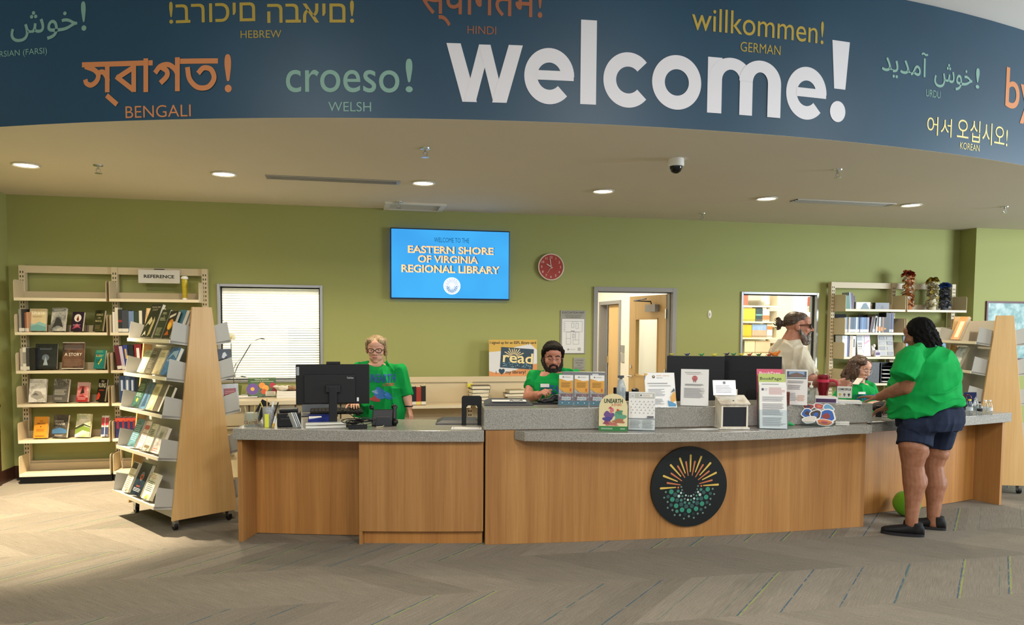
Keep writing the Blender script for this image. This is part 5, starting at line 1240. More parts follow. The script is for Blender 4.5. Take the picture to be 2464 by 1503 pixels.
# --- seated woman with curly hair
d = 7.28
f0 = D(2062, 920, d); W4 = person('seated person with wavy brown hair, clear glasses and green T-shirt looking down', f0)
H = frame(D(2071, 887, d - .04), radians(28), .30, radians(-6), .98)
b = head(Body(), H, .95)
b.chain([D(2068, 905, d), D(2066, 925, d + .02)], [K(12, d), K(15, d)])
trunk(b, d, [(2064, 921, 20, .07), (2062, 935, 36, .1), (2062, 960, 38, .13), (2062, 1000, 38, .14), (2062, 1040, 40, .15)])
for q, pts in ((-1, ((2030, 940), (2016, 972), (2035, 976))), (1, ((2096, 938), (2106, 972), (2085, 976)))):
    A_ = [D(*pts[0], d), D(*pts[1], d - .05), D(*pts[2], d - .3)]; b.chain(A_, [K(13, d), K(10, d), K(7, d)]); hand(b, A_[2], -FWD - q * RIGHT * .4, UP, -q, .35, s=.92)
hz = lambda x, z, o=0: V((f0.x + AX.x * x + AY.x * o, f0.y + AX.y * x + AY.y * o, z))
for q in (-1, 1): b.chain([hz(q * .1, .66, .05), hz(q * .11, .62, -.2), hz(q * .12, .3, -.16)], [.09, .065, .045]); b.ell(hz(q * .12, .22, -.2), (.04, .03, .1))
b.grow('body', W4, [SKIN_P, LIPS, EYEW, IRIS], .0042, 3, paint=lambda c: 1 if near((0, -.061, .09), (.022, .009, .022), H)(c) else 0)
h = Body(); h.ell((0, .05, -.034), (.082, .08, .092), M=H); h.ell((-.04, .07, .015), (.046, .036, .055), M=H); h.ell((.042, .068, .012), (.045, .036, .05), M=H)
g_ = random.Random(4)
for i in range(46):
    a = g_.uniform(-2.75, 2.75); x, z = .078 * sin(a), -.03 - .085 * cos(a)       # around the sides and back, face left open
    if z > .03 and abs(x) < .06: continue
    x = x * (1 if abs(x) > .02 else 1); y0 = g_.uniform(.0, .06); L = g_.uniform(.14, .22); ph = g_.uniform(0, 6.28); am = g_.uniform(.006, .016); pts = []
    for j in range(9):
        t_ = j / 8; k2 = 1 + .28 * t_
        pts.append(H @ V((x * k2 + am * sin(ph + 7 * t_), y0 - L * t_, z * k2 + am * cos(ph + 7 * t_))))
    h.chain(pts, [.016 - .008 * j / 8 for j in range(9)])
h.grow('hair', W4, hairnt('wavy_brown_hair', '#2b1d15', '#5a4030'), .0042, 2, fold=fuzz)
glasses(H, W4, mat('#c9b8a8', .2, 0), hgt=.021, w=.026, thick=.0016, z=.1)
for q in (-1, 1):
    o = MB().tube([H @ V((q * .014, .024, .093)), H @ V((q * .032, .03, .088)), H @ V((q * .05, .024, .076))], .003, mat('#3a281c', .8)).tube([H @ V((q * .02, -.001, .089)), H @ V((q * .031, -.005, .088)), H @ V((q * .043, -.001, .081))], .0016, mat('#2a1810', .8)).build('eyebrow', W4); o.matrix_parent_inverse = W4.matrix_world.inverted()
s = Body()
trunk(s, d, [(2064, 922, 20, .09), (2063, 930, 34, .11), (2062, 945, 42, .135), (2062, 970, 43, .15), (2062, 1005, 43, .16), (2062, 1045, 44, .17)])
s.cap(D(2046, 926, d), K(10, d), D(2032, 936, d), K(14, d)); s.cap(D(2032, 936, d), K(15, d), D(2014, 966, d - .06), K(15, d), flat=True)
s.cap(D(2082, 924, d), K(10, d), D(2094, 934, d), K(14, d)); s.cap(D(2094, 934, d), K(15, d), D(2104, 962, d - .03), K(14, d), flat=True)
sh = s.grow('tshirt', W4, TEE, .006, 6, fold=folds(.016, 11, 11, 5, 17))
Hc = frame(D(2070, 952, d), .1)
print_on(sh, W4, Hc, [decal(W4, 'UNEARTH', (0, -.03), K(14, d), K(58, d), PRB, Hc, 0, .03), blob(0, -.09, .08, .03, PRT, seed=2)])
name_tag(W4, (0, 0, 0), frame(D(2074, 945, d - .19), .1), .07, .02)
tr = Body()
for q in (-1, 1): tr.chain([hz(q * .1, .68, .06), hz(q * .11, .64, -.22), hz(q * .12, .28, -.17)], [.12, .09, .065])
tr.grow('trousers', W4, mat('#2f333a', .8), .012, 4)
office_chair('dark grey office chair under the person with wavy brown hair', hz(0, 0, .18), -YAW, .45)
# --- standing woman in front of the right wing, seen from behind
d = 6.06
foot = atz(2196, 1262, 0); W5 = person('standing person from behind in green T-shirt and denim shorts leaning on the right counter', foot)
F_ = lambda px, py, o=0: D(px, py, d + o)
b = Body()
H = frame(F_(2207, 806, .04), radians(-128), .35, 0, 1.0); head(b, H, 1.05)
b.chain([F_(2214, 822, .04), F_(2226, 842, .04)], [K(19, d), K(24, d)])
trunk(b, d, [(2230, 838, 28, .1), (2230, 860, 48, .17), (2228, 900, 60, .21), (2228, 950, 60, .2), (2236, 990, 62, .21), (2234, 1020, 60, .21)], .25)
LL = [F_(2204, 1036, -.05), F_(2198, 1075, -.08), F_(2196, 1118, -.07), F_(2201, 1163, -.06), F_(2197, 1205, -.07), F_(2194, 1240, -.08)]
LRt = [F_(2254, 1036, .12), F_(2252, 1078, .14), F_(2245, 1118, .15), F_(2250, 1166, .15), F_(2248, 1205, .14), F_(2246, 1240, .13)]
b.chain(LL, [K(34, d), K(33, d), K(24.5, d), K(26, d), K(18, d), K(14.5, d)]); b.chain(LRt, [K(33, d), K(31, d), K(24, d), K(25, d), K(18, d), K(14.5, d)])
b.ell(F_(2203, 1156, -.05), (K(27, d), K(30, d), .08)); b.ell(F_(2252, 1160, .16), (K(26, d), K(30, d), .08)); b.ell(F_(2200, 1085, -.06), (K(33, d), K(28, d), .1)); b.ell(F_(2252, 1088, .14), (K(30, d), K(28, d), .1))
for L_, o in ((LL, -.08), (LRt, .13)): b.chain([L_[5], L_[5] + V((0, 0, -.06))], [K(14.5, d), K(14, d)])
sh_, el_, wr_ = F_(2190, 868, -.16), F_(2184, 930, -.10), F_(2114, 955, .22)
b.chain([sh_, el_, (el_ + wr_) / 2, wr_], [K(24, d), K(20, d), K(16, d), K(10, d)])
hand(b, wr_, F_(2080, 953, .30) - wr_, UP, -1, .12, s=1.0)
sh2, el2, wr2 = F_(2200, 880, .24), F_(2168, 945, .34), F_(2136, 978, .25)
b.chain([sh2, el2, wr2], [K(22, d), K(17, d), K(10, d)]); hand(b, wr2, F_(2108, 988, .32) - wr2, UP, 1, .25)
b.grow('body', W5, [SKIN_B, LIPS, EYEW, IRIS], .005, 6)
h = Body(); h.ell((0, .04, -.036), (.098, .1, .105), M=H)
g_ = random.Random(9)
for i in range(64):
    a = g_.uniform(-2.3, 2.3); x, z = .088 * sin(a), -.03 - .092 * cos(a); y0 = g_.uniform(-.01, .07); L = g_.uniform(.10, .165); ph = g_.uniform(0, 6.28); pts = []
    for j in range(6):
        t_ = j / 5; k2 = 1 + .16 * t_; pts.append(H @ V((x * k2 + .006 * sin(ph + 9 * t_), y0 - L * t_, z * k2 + .006 * cos(ph + 9 * t_))))
    h.chain(pts, [.016 - .007 * j / 5 for j in range(6)])
h.grow('hair', W5, mat('#0b0a09', .8, spec=.15, name='black_coiled_hair'), .0045, 1, fold=lambda p: .003 * noise.noise(p * 70) + .003 * noise.noise(p * 150))
s = Body(); tw = .25
trunk(s, d, [(2230, 834, 30, .12), (2230, 843, 46, .16), (2229, 858, 57, .2), (2228, 890, 67, .24), (2227, 925, 72, .265), (2226, 950, 73, .275), (2226, 968, 73, .28)], tw)
s.cap(F_(2212, 845, -.08), K(18, d), F_(2188, 868, -.16), K(26, d)); s.cap(F_(2190, 866, -.15), K(30, d), F_(2172, 908, -.18), K(27, d), flat=True); s.cap(F_(2200, 870, -.1), K(28, d), F_(2192, 900, -.12), K(28, d))
s.cap(F_(2225, 848, .16), K(18, d), F_(2204, 880, .24), K(25, d)); s.cap(F_(2204, 878, .24), K(25, d), F_(2182, 925, .28), K(23, d), flat=True)
# belly drop towards the left hem and a slanted hem
ax = AX * cos(tw) + AY * sin(tw); ay = AY * cos(tw) - AX * sin(tw)
hem = []
for (x, y, w, dp, sl_) in ((2226, 960, 73, .28, .08), (2225, 974, 73.5, .285, .36), (2225, 978, 73, .283, .38)):
    r_ = ring(F_(x, y), K(w, d), dp, ax=ax, ay=ay, sq=2.3); c_ = F_(x, y)
    hem.append([p + V((0, 0, (p - c_).dot(AX) * sl_)) for p in r_])
s.loft(hem)
s.grow('tshirt', W5, TEE, .006, 7, fold=folds(.022, 5, 5, 9, 5))
s = Body()
trunk(s, d, [(2236, 966, 62, .21), (2238, 985, 68, .235), (2237, 1010, 70, .245), (2234, 1030, 66, .23)], tw)
s.cap(F_(2203, 1042, -.06), K(40, d), F_(2200, 1071, -.08), K(39, d), flat=True); s.cap(F_(2258, 1030, .11), K(42, d), F_(2252, 1072, .14), K(35.5, d), flat=True)
s.ell(F_(2264, 990, -.0), (K(45, d), K(36, d), .2)); s.ell(F_(2215, 1020, -.1), (K(40, d), K(34, d), .13))
s.grow('denim_shorts', W5, DENIM, .006, 6, fold=folds(.008, 8, 8, 6, 12, .003))
o = MB().rect(-.055, -.07, .055, .06, 0, mat('#161d2c', .9), frame(F_(2232, 990, -.285), -.1) @ Matrix.Rotation(radians(90), 4, 'X') if False else frame(F_(2232, 990, -.285), -.1) @ Matrix(((1, 0, 0, 0), (0, 0, 1, 0), (0, -1, 0, 0), (0, 0, 0, 1))))
for L_, toe, heel, nm in ((LL, (2136, 1250), (2202, 1258), 'left'), (LRt, (2206, 1248), (2258, 1256), 'right')):
    s = Body(); a0 = atz(toe[0], toe[1] + 4, 0); a1 = atz(heel[0], heel[1] + 2, 0); a0.z = a1.z = 0; ax_ = (a0 - a1).normalized(); sd = V((-ax_.y, ax_.x, 0)); an = V((L_[5].x, L_[5].y, 0)); 
    a1 = an - ax_ * .045; 
    P = lambda u, v, z: a1 + ax_ * u + sd * v + V((0, 0, z))
    rg = []
    for u, w_, hgt in ((-.05, .02, .05), (-.038, .034, .078), (-.01, .041, .094), (.03, .043, .096), (.07, .043, .084), (.11, .046, .07), (.16, .05, .06), (.205, .048, .051), (.24, .038, .043), (.262, .018, .032)):
        rg.append([P(u, w_ * cos(a) * (abs(cos(a)) ** -.25 if abs(cos(a)) > .02 else 1), .014 + hgt * (sin(a) * .5 + .5) ** .8) for a in [2 * pi * i / 20 + .01 for i in range(20)]])
    s.loft(rg); s.cap(P(.012, 0, .06), .046, P(.012, 0, .112), .049, flat=True)
    sh = s.grow('shoe', W5, mat('#0c0c0e', .75, name='black_knit_shoe'), .005, 5)
    so = Body().loft([[P(.107 + .158 * cos(a), .049 * sin(a) * (1 + .1 * cos(a)), z) for a in [2 * pi * i / 32 for i in range(32)]] for z in (.001, .024)]).mb.build('sole', sh); so.matrix_parent_inverse = sh.matrix_world.inverted(); so.data.materials[0] = mat('#151517', .6)
bag = Body().ell(F_(2307, 970, .08), (K(15, d), K(13, d), .1)).ell(F_(2288, 963, .0), (K(20, d), K(9, d), .13)).grow('belt_bag', W5, mat('#0e0f13', .6), .006, 5)
o = MB().tube([wr_ + (UP * cos(a) + (RIGHT * .35 + FWD * .9) * sin(a)) * K(11.5, d) + (el_ - wr_).normalized() * .03 for a in [2 * pi * i / 18 for i in range(18)]], .004, mat('#5a2a20', .6), n=6, closed=True).build('wrist_band', W5); o.matrix_parent_inverse = W5.matrix_world.inverted()
# ------------------------------------------------------------------ behind the desk
def std(px0, px1, pyt, pyb, z):
    p = atz((px0 + px1) / 2, pyb, z); dd = depth(p); return p, (px1 - px0) * dd / FPX, (pyb - pyt) * dd / FPX, atan2(-p.x, p.y)
def sty(px0, px1, pyt, pyb, y):
    p = aty((px0 + px1) / 2, pyb, y); dd = depth(p); return p, (px1 - px0) * dd / FPX, (pyb - pyt) * dd / FPX, atan2(-p.x, p.y)
t = thing('low_shelving', 'low beige steel shelving along the back wall below the read poster', 'shelving', (0, 0, 0))
mb = MB().box(.36, 8.60, .06, 2.76, 8.63, 1.0, PUTTY); mb.build('back_panel', t)
MB().box(.33, 8.585, 1.0, 2.79, 8.65, 1.062, PUTTY).build('top_rail', t, bevel=.003)
for x in (.36, 1.30, 2.22, 2.76):
    mb = MB().box(x - .03, 8.56, .05, x + .03, 8.60, 1.0, PUTTY)
    for k in range(19):
        for dx in (-.012, .012): mb.rect(x + dx - .006, .1 + k * .046, x + dx + .006, .125 + k * .046, 8.559, mat('#2c2820', .8))
    mb.build('upright', t)
for a, b in ((.39, 1.27), (1.33, 2.19), (2.25, 2.73)):
    for z in (.762, .40, .10): MB().box(a, 8.30, z - .022, b, 8.558, z, PUTTY).box(a, 8.296, z - .03, b, 8.30, z + .003, mat('#d9cdb0', .4)).build('shelf', t)
MB().box(.36, 8.33, 0, 2.76, 8.6, .06, BLACKM).build('toe_kick', t)
def stack(label0, px0, px1, pyt, y, z, n, group, seed, cols):
    g = random.Random(seed); p, w, h, a = sty(px0, px1, pyt, 975, y); top = aty((px0 + px1) / 2, pyt, y).z; th = (top - z) / n; zz = z + .001
    for i in range(n):
        M = Matrix.Translation((p.x + g.uniform(-.012, .012), y, zz)) @ Matrix.Rotation(g.uniform(-.15, .15), 4, 'Z'); ww = w * g.uniform(.78, 1.0)
        c = mat(cols[i % len(cols)], .5)
        mb = MB(M).box(-ww / 2, -.08, 0, ww / 2, .08, .003, c).box(-ww / 2, -.08, th - .005, ww / 2, .08, th - .002, c).box(ww / 2 - .003, -.08, .003, ww / 2, .08, th - .005, c)
        mb.box(-ww / 2 + .002, -.077, .003, ww / 2 - .003, .077, th - .005, PAGES)
        tag(mb.build('book'), f'{ORD[i]} book from the bottom of {label0}', 'book', group); zz += th
stack('the taller book stack left of the read poster', 1130, 1178, 926, 8.43, .762, 5, 'tall book stack on the low shelving', 3, ['#8a7a5c', '#2a2926', '#c9bfa6', '#27262a', '#4a4038'])
stack('the shorter book stack under the read poster', 1214, 1262, 936, 8.43, .762, 4, 'short book stack on the low shelving', 5, ['#6a5f4a', '#b9ad90', '#3a3630', '#8f835f'])
M = Matrix.Translation((aty(1196, 970, 8.43).x, 8.43, .763)); tag(MB(M).box(-.09, -.08, 0, .09, .08, .004, BLACK).box(-.088, -.078, .004, .088, .078, .02, PAGES).box(-.09, -.08, .02, .09, .08, .024, mat('#2c2a22', .5)).build('book'), 'single dark book lying flat between the two book stacks', 'book')
p = aty(1133, 929, 8.5); M = Matrix.Translation((p.x, 8.552, p.z))
tag(MB(M).box(-.032, -.002, -.016, .032, .002, .026, mat('#d7d03a', .7)).build('sticky_note'), 'yellow sticky note on the slotted post above the tall book stack', 'note')
row((985, 975), .762, 8.36, [(.03, .21, '#c9c0a8', ex(nm='cream spined book')), (.045, .21, '#1f1e22', ex(nm='black spined book', band='#d0ccc0')), (.055, .205, '#9c3a2e', ex(nm='red spined book', band='#d9c96a')), (.05, .215, '#26241f', ex(nm='black spined book', band='#d8d4c8'))], 'beside the standing woman on the low shelving', 'books on the low shelving behind the standing woman', d=.14)
for px, w in ((988, 'left'), (1017, 'right')):
    p = aty(px, 960, 8.43); t = thing('wire_bookend', f'thin wire bookend at the {w} end of the books beside the standing woman', 'bookend', (p.x + (.015 if w == 'right' else -.02), 8.43, .764))
    MB().tube([(0, -.05, 0), (0, -.05, .16), (0, -.03, .21), (0, .0, .235), (0, .03, .21), (0, .05, .16), (0, .05, 0)], .003, mat('#cfc6ae', .4), n=6).build('wire', t)
# read poster on top of the shelving
a_, b_ = aty(1180, 817, 8.56), aty(1296, 905, 8.56); W, H_ = b_.x - a_.x, a_.z - 1.064
t = thing('poster_board', 'large foam poster reading read and I love my library on the low shelving', 'poster', ((a_.x + b_.x) / 2, 8.635, 1.0635)); bpy.context.view_layer.update()
T = Matrix.Rotation(radians(-3), 4, 'X')
PY, PO, PW, PN = mat('#c9a44c', .5), mat('#c98a55', .5), mat('#cfcfd0', .5), mat('#29404f', .5)
MB(T).box(-W / 2, 0, 0, W / 2, .008, H_, PW).build('board', t)
m = MB(T); fx = lambda u: (u - .5) * W; fz = lambda v: v * H_
m.poly([(fx(0), fz(.66)), (fx(.5), fz(.72)), (fx(.82), fz(.88)), (fx(.93), fz(.78)), (fx(1), fz(.6)), (fx(1), fz(1)), (fx(0), fz(1))], -.0006, PY)
m.poly([(fx(0), fz(.66)), (fx(.3), fz(.67)), (fx(.55), fz(.8)), (fx(.86), fz(.88)), (fx(1), fz(.72)), (fx(1), fz(.34)), (fx(.6), fz(.2)), (fx(.2), fz(.15)), (fx(0), fz(.25))], -.0009, PW)
m.poly([(fx(0), fz(0)), (fx(1), fz(0)), (fx(1), fz(.34)), (fx(.8), fz(.3)), (fx(.55), fz(.16)), (fx(.3), fz(.08)), (fx(.12), fz(.1)), (fx(0), fz(.2))], -.0012, PO)
m.poly([(fx(0), fz(.14)), (fx(.1), fz(.1)), (fx(.3), fz(.09)), (fx(.6), fz(.18)), (fx(.4), fz(.3)), (fx(0), fz(.3))], -.0014, PW)
m.text('I signed up for an ESPL library card', 0, fz(.86), H_ * .1, INK, -.0018, fit=W * .96, off=.015)
m.text('I', fx(.145), fz(.06), H_ * .08, INK, -.0018, off=.02); m.text('♥', fx(.26), fz(.04), H_ * .16, PN, -.0018); m.text('my library!', fx(.55), fz(.035), H_ * .12, INK, -.0018, fit=W * .42, off=.015)
m.build('print', t)
C_ = T @ Matrix.Translation((fx(.565), -.002, fz(.21))) @ Matrix.Rotation(radians(4), 4, 'Y'); cw, ch = W * .68, H_ * .56
m = MB(C_); m.box(-cw / 2, -.003, 0, cw / 2, 0, ch, PN)
for i in range(11):
    a = radians(15 + 15 * i); r0, r1 = .4 * ch, (.98 if i % 2 else .8) * ch * .56
    x0, z0 = -.1 * cw + .16 * ch * cos(a), .52 * ch + .16 * ch * sin(a); x1, z1 = -.1 * cw + r1 * cos(a), .5 * ch + min(r1 * sin(a), .46 * ch)
    nx, nz = -sin(a) * .004, cos(a) * .004; m.poly([(x0 + nx, z0 + nz), (x0 - nx, z0 - nz), (x1 - nx * 1.5, z1 - nz * 1.5), (x1 + nx * 1.5, z1 + nz * 1.5)], -.0034, mat('#d2be8e', .5))
g_ = random.Random(2)
for i in range(70): m.disc(g_.uniform(-.46, .46) * cw, g_.uniform(.03, .3) * ch, g_.uniform(.003, .008), -.0033, mat(g_.choice(['#4f7f90', '#3d6678', '#8fb0ba']), .5), n=8)
m.text('read', .03 * cw, .26 * ch, .52 * ch, mat('#e3cf92', .5), -.0038, fit=cw * .92, off=.014, res=4)
m.build('printed_card', t)
# ------------------------------------------------------------------ counter under the striped window
t = thing('side_counter', 'beige counter with drawer fronts under the striped window', 'counter', (0, 0, 0)); bpy.context.view_layer.update()
MB().box(-1.52, 7.95, .845, .32, 8.79, .875, mat('#cfc3a8', .35)).box(-1.52, 7.945, .835, .32, 7.95, .877, mat('#d9cfb6', .35)).build('counter_top', t)
for i in range(4):
    x0 = -1.515 + i * .455
    MB().box(x0, 8.0, .06, x0 + .45, 8.75, .843, mat('#b9ab8e', .5)).build('cabinet', t)
    for z0, z1 in ((.62, .835), (.36, .61), (.09, .35)): 
        q = MB().box(x0 + .006, 7.98, z0, x0 + .444, 7.999, z1, mat('#bdb094', .45)).build('drawer', t, bevel=.004); MB().box(x0 + .18, 7.965, z1 - .03, x0 + .30, 7.98, z1 - .015, mat('#8f8672', .4, .4)).build('pull', q)
ZC2 = .8755
# flower guide book, paper stack with snack bag, clipboard
p, w, h, a = std(599, 663, 909, 955, ZC2)
M = Matrix.Translation(p) @ Matrix.Rotation(a, 4, 'Z') @ Matrix.Rotation(radians(-12), 4, 'X')
face_book(M, w, h, .02, mat('#3f5f30', .35), [('r', 0, 0, 1, .72, nmat('#2f4a26', '#4d6b36', '#26331e', 18)), ('d', .16, .42, .3, '#6a4f9a'), ('d', .16, .42, .1, '#d9b24a'), ('d', .5, .6, .16, '#d98a3a'), ('d', .62, .45, .17, '#e0a040'), ('d', .56, .28, .14, '#c9562e'), ('d', .88, .6, .15, '#a8283a'), ('d', .93, .3, .14, '#7a1f34'), ('r', .62, .05, .98, .28, '#d9d5c4'), ('l', .64, .08, .96, .25, 2, '#4a4a40'), ('t', 'Native Plants for', .5, .88, .07, '#d8e0c4', .5), ('t', 'Accomack & Northampton', .5, .77, .07, '#d8e0c4', .8)], 'green native plants guide with flower photos on the counter under the window')
p, w, h, a = std(668, 722, 938, 956, ZC2); zz = ZC2 + .001
for i in range(3):
    M = Matrix.Translation((p.x, p.y, zz)) @ Matrix.Rotation(a, 4, 'Z'); tag(MB(M).box(-w / 2, -.08, 0, w / 2, .1, .023, PAPER).box(-w / 2 - .001, -.081, .009, w / 2 + .001, -.079, .011, mat('#b9b6ac', .7)).build('paper_ream'), f'{ORD[i]} white paper block from the bottom, under the snack bag', 'paper', 'white paper blocks under the snack bag'); zz += .0245
bg_ = Body().ell(p + V((-.02, 0, .1)), (.11, .03, .07)).ell(p + V((.06, 0, .095)), (.07, .024, .06)).ell(p + V((-.12, 0, .115)), (.05, .014, .05)).grow('snack_bag', None, [mat('#c9c2b6', .25), nmat('#6a4a2e', '#8f6a44', None, 40)], .006, 3, fold=lambda q: .012 * noise.noise(q * 28), paint=lambda c: 1 if (c - p - V((.03, -.02, .085))).length < .055 else 0)
tag(bg_, 'crumpled clear snack bag lying on white paper under the window', 'bag')
p, w, h, a = std(573, 612, 940, 955, ZC2)
t = thing('clipboard', 'clipboard with white sheets lying on the counter beside the orchid', 'clipboard', (p.x, p.y, ZC2), a)
MB().box(-.12, -.11, 0.001, .12, .12, .004, DGREY).build('board', t); MB().box(-.11, -.108, .0045, .112, .1, .012, PAPER).build('sheets', t); MB().box(-.05, .07, .0125, .05, .115, .022, CHROME).tube([(-.02, .1, .02), (0, .1, .045), (.02, .1, .02)], .004, CHROME).build('clip', t)
# orchid
p = atz(566, 952, ZC2) + V((0, .05, 0))
t = thing('potted_orchid', 'potted orchid with one white flower and long dark leaves by the window', 'plant', (p.x, p.y, ZC2 + .0005)); bpy.context.view_layer.update()
MB().lathe([(0, 0), (.05, 0), (.065, .11), (.058, .11), (.055, .1), (0, .1)], mat('#6e7a3a', .5), n=20).build('pot', t, smooth=True)
base = V((p.x, p.y, ZC2)); dd = depth(base); dq = lambda px, py, o=0: atd(px, py, dd + o) - base
LEAFM = mat('#2b3324', .4); STEM = mat('#4a4a34', .5)
MB().tube([dq(566, 938), dq(560, 900), dq(557, 860), dq(556, 826)], .004, STEM).build('stem', t)
fl = MB()
for i in range(6):
    a = 2 * pi * i / 6; fl.sph((0.026 * cos(a), 0, .026 * sin(a)), (.022, .006, .024), mat('#dcdcc4', .6), Matrix.Translation(dq(556, 812)) @ Matrix.Rotation(a * .2, 4, 'Y'))
fl.sph((0, -.008, 0), .01, mat('#c9b96a', .6), Matrix.Translation(dq(556, 812))); fl.build('flower', t, smooth=True)
def leaf(pts, w, t):
    c = [dq(*q) for q in pts]; mb = MB(); rg = []
    n = len(c); ws = [w * sin(pi * (i + .6) / (n + .2)) + .002 for i in range(n)]
    for i in range(n): rg.append([c[i] + UP * ws[i] * .35 + RIGHT * ws[i] * .5, c[i] + FWD * .004, c[i] - UP * ws[i] * .35 - RIGHT * ws[i] * .5, c[i] - FWD * .004])
    mb.rings(rg, LEAFM); mb.build('leaf', t, smooth=True)
leaf([(562, 905), (572, 880), (588, 853), (603, 828), (615, 818), (628, 814), (638, 816)], .02, t); leaf([(562, 888), (568, 874), (580, 862), (596, 853), (607, 846)], .014, t); leaf([(561, 900), (558, 880), (554, 850)], .012, t); leaf([(566, 912), (580, 905), (592, 907)], .014, t)
# ------------------------------------------------------------------ right bookcase contents
G3 = 'books on the right bookcase'
row((2001, 744), 1.895, 8.52, [(.105, .175, '#39705c', ex(nm='green ledger')), (.02, .215, '#8f9aa4', ex(nm='grey magazine', lean=-.1)), (.02, .21, '#3d4f6e', ex(nm='blue magazine', lean=-.1)), (.018, .2, '#6a3a44', ex(nm='maroon magazine', lean=-.08)), (.018, .17, '#22252a', ex(nm='black magazine', lean=-.06))], 'on the top shelf of the right bookcase', G3, d=.14, xmin=6.1)
for (x0, x1, yt), c, it, lb in (((2055, 2094, 726), '#cfd0cc', [('r', .0, 0, .35, 1, '#b9bcb8'), ('p', [(.3, 0), (.5, .8), (.7, .9), (.95, 0)], '#3d5f66')], 'short white case with a teal arch on the top right shelf'), ((2101, 2139, 727), '#15161a', [('p', [(.1, .1), (.3, .8), (.6, .8), (.9, .1)], '#4d4f58'), ('d', .5, .3, .25, '#1d1e22')], 'short black case with a grey dome picture on the top right shelf')):
    p, w, h, a = sty(x0, x1, yt, 743, 8.52); face_book(Matrix.Translation((p.x, 8.56, 1.8965)), w, h, .06, mat(c, .3), it, lb, name='media_case')
for i, (x0, x1, yt) in enumerate(((2020, 2050, 757), (2076, 2102, 758), (2120, 2152, 757))):
    p, w, h, a = sty(x0, x1, yt, 799, 8.6); t = thing('book_support', ['black steel book support behind the blue books', 'black steel book support behind the leaning books', 'black steel book support behind the striped yearbooks'][i], 'bookend', (p.x, 8.715, 1.6085))
    MB().box(-w / 2, .0, 0, w / 2, .003, h, BLACKM).build('plate', t)
cols = ['#8d9298', '#6f7f94', '#a9a296', '#3a4a60', '#24405c', '#2e5470', '#b9bcc0', '#33507a', '#3f5f8a', '#5a7fae', '#46699a', '#2a4468', '#7d8ca4']
row((2028, 799), 1.597, 8.47, [(.027, .195 if i else .19, c, ex(nm=('slate', 'grey blue', 'taupe', 'navy', 'deep blue', 'teal blue', 'pale grey', 'royal blue', 'mid blue', 'sky blue', 'cornflower blue', 'dark blue', 'ash blue')[i] + ' spined yearbook', band='#d4d6d8')) for i, c in enumerate(cols)] + [(.024, .2, '#4d2f2f', ex(lean=.14, nm='maroon spined yearbook')), (.012, .2, '#2a2a2e', ex(lean=.16, nm='thin black yearbook')), (.03, .215, '#9a9690', ex(lean=.2, nm='grey spined yearbook', band='#d4d6d8')), (.018, .19, '#1f2024', ex(lean=.06, nm='black spined yearbook')), (.022, .19, '#c9c9cc', ex(nm='white spined yearbook')), (.024, .2, '#1c1c20', ex(nm='black and orange yearbook', bar=(.1, .4, '#c9802e'))), (.024, .2, '#d8d4cc', ex(nm='white and orange yearbook', bar=(.1, .4, '#d08a34'))), (.024, .2, '#2e3038', ex(nm='charcoal and orange yearbook', bar=(.1, .35, '#c9802e'))), (.024, .2, '#8f6a3a', ex(nm='brown yearbook')), (.03, .2, '#17181b', ex(nm='black yearbook', bar=(.2, .3, '#c9802e'))), (.05, .255, '#14161c', ex(nm='thick black album')), (.03, .255, '#2c3358', ex(nm='tall navy yearbook', band='#cfd2d8')), (.03, .25, '#3a3f66', ex(nm='tall violet blue yearbook', band='#cfd2d8'))], 'on the second shelf of the right bookcase', G3, d=.14, xmin=6.1)
row((2026, 858), 1.287, 8.5, [(.04, .27, '#c9ccd0', ex(nm='pale grey binder')), (.03, .27, '#e6e6e2', ex(nm='white binder')), (.03, .265, '#4a5a94', ex(nm='blue binder')), (.045, .27, '#c4b6a2', ex(nm='tan binder')), (.05, .265, '#e9e9e6', ex(nm='white binder with a lettered spine', mark='#5a5c60'))], 'on the third shelf of the right bookcase', G3, d=.14, xmin=6.1)
for (x0, x1, yt, yb), lab, nm, c, it in (((2064, 2100, 805, 857), 'white TAKE flyer with pink and blue watercolor on the right bookcase', 'flyer', '#e4e3e2', [('r', .02, .72, .4, .95, '#a9b0b4'), ('r', .04, .58, .38, .62, '#22303a'), ('r', .04, .52, .38, .55, '#22303a'), ('t', 'TAKE ME', .2, .42, .06, '#2a2a2e', .34), ('l', .04, .3, .4, .38, 1, '#6a6a6e'), ('r', .06, .05, .36, .2, '#cfc9ae'), ('p', [(.42, 0), (.55, .6), (.6, 1), (1, 1), (1, 0)], '#dccbe0'), ('p', [(.5, .6), (.9, .75), (.95, .7), (.6, .55)], '#e08fae'), ('p', [(.42, .3), (.6, .5), (.7, .3), (.5, .1)], '#bfe0ea')]),
                               ((2114, 2156, 804, 856), 'grey and white poster of eight text boxes on the right bookcase', 'notice_board', '#b9b8ae', [(('r', .08 + .5 * i, .04 + .24 * j, .45 + .5 * i, .2 + .24 * j, '#55545e' if (i + j) % 2 else '#8f8e92')) for i in range(2) for j in range(4)] + [('l', .1 + .5 * i, .06 + .24 * j, .43 + .5 * i, .18 + .24 * j, 3, '#cfcfd2') for i in range(2) for j in range(4)])):
    p, w, h, a = sty(x0, x1, yt, yb, 8.5); face_book(Matrix.Translation((p.x, 8.53, 1.292)) @ Matrix.Rotation(radians(-8), 4, 'X'), w, h, .012, mat(c, .5), it, lab, name=nm)
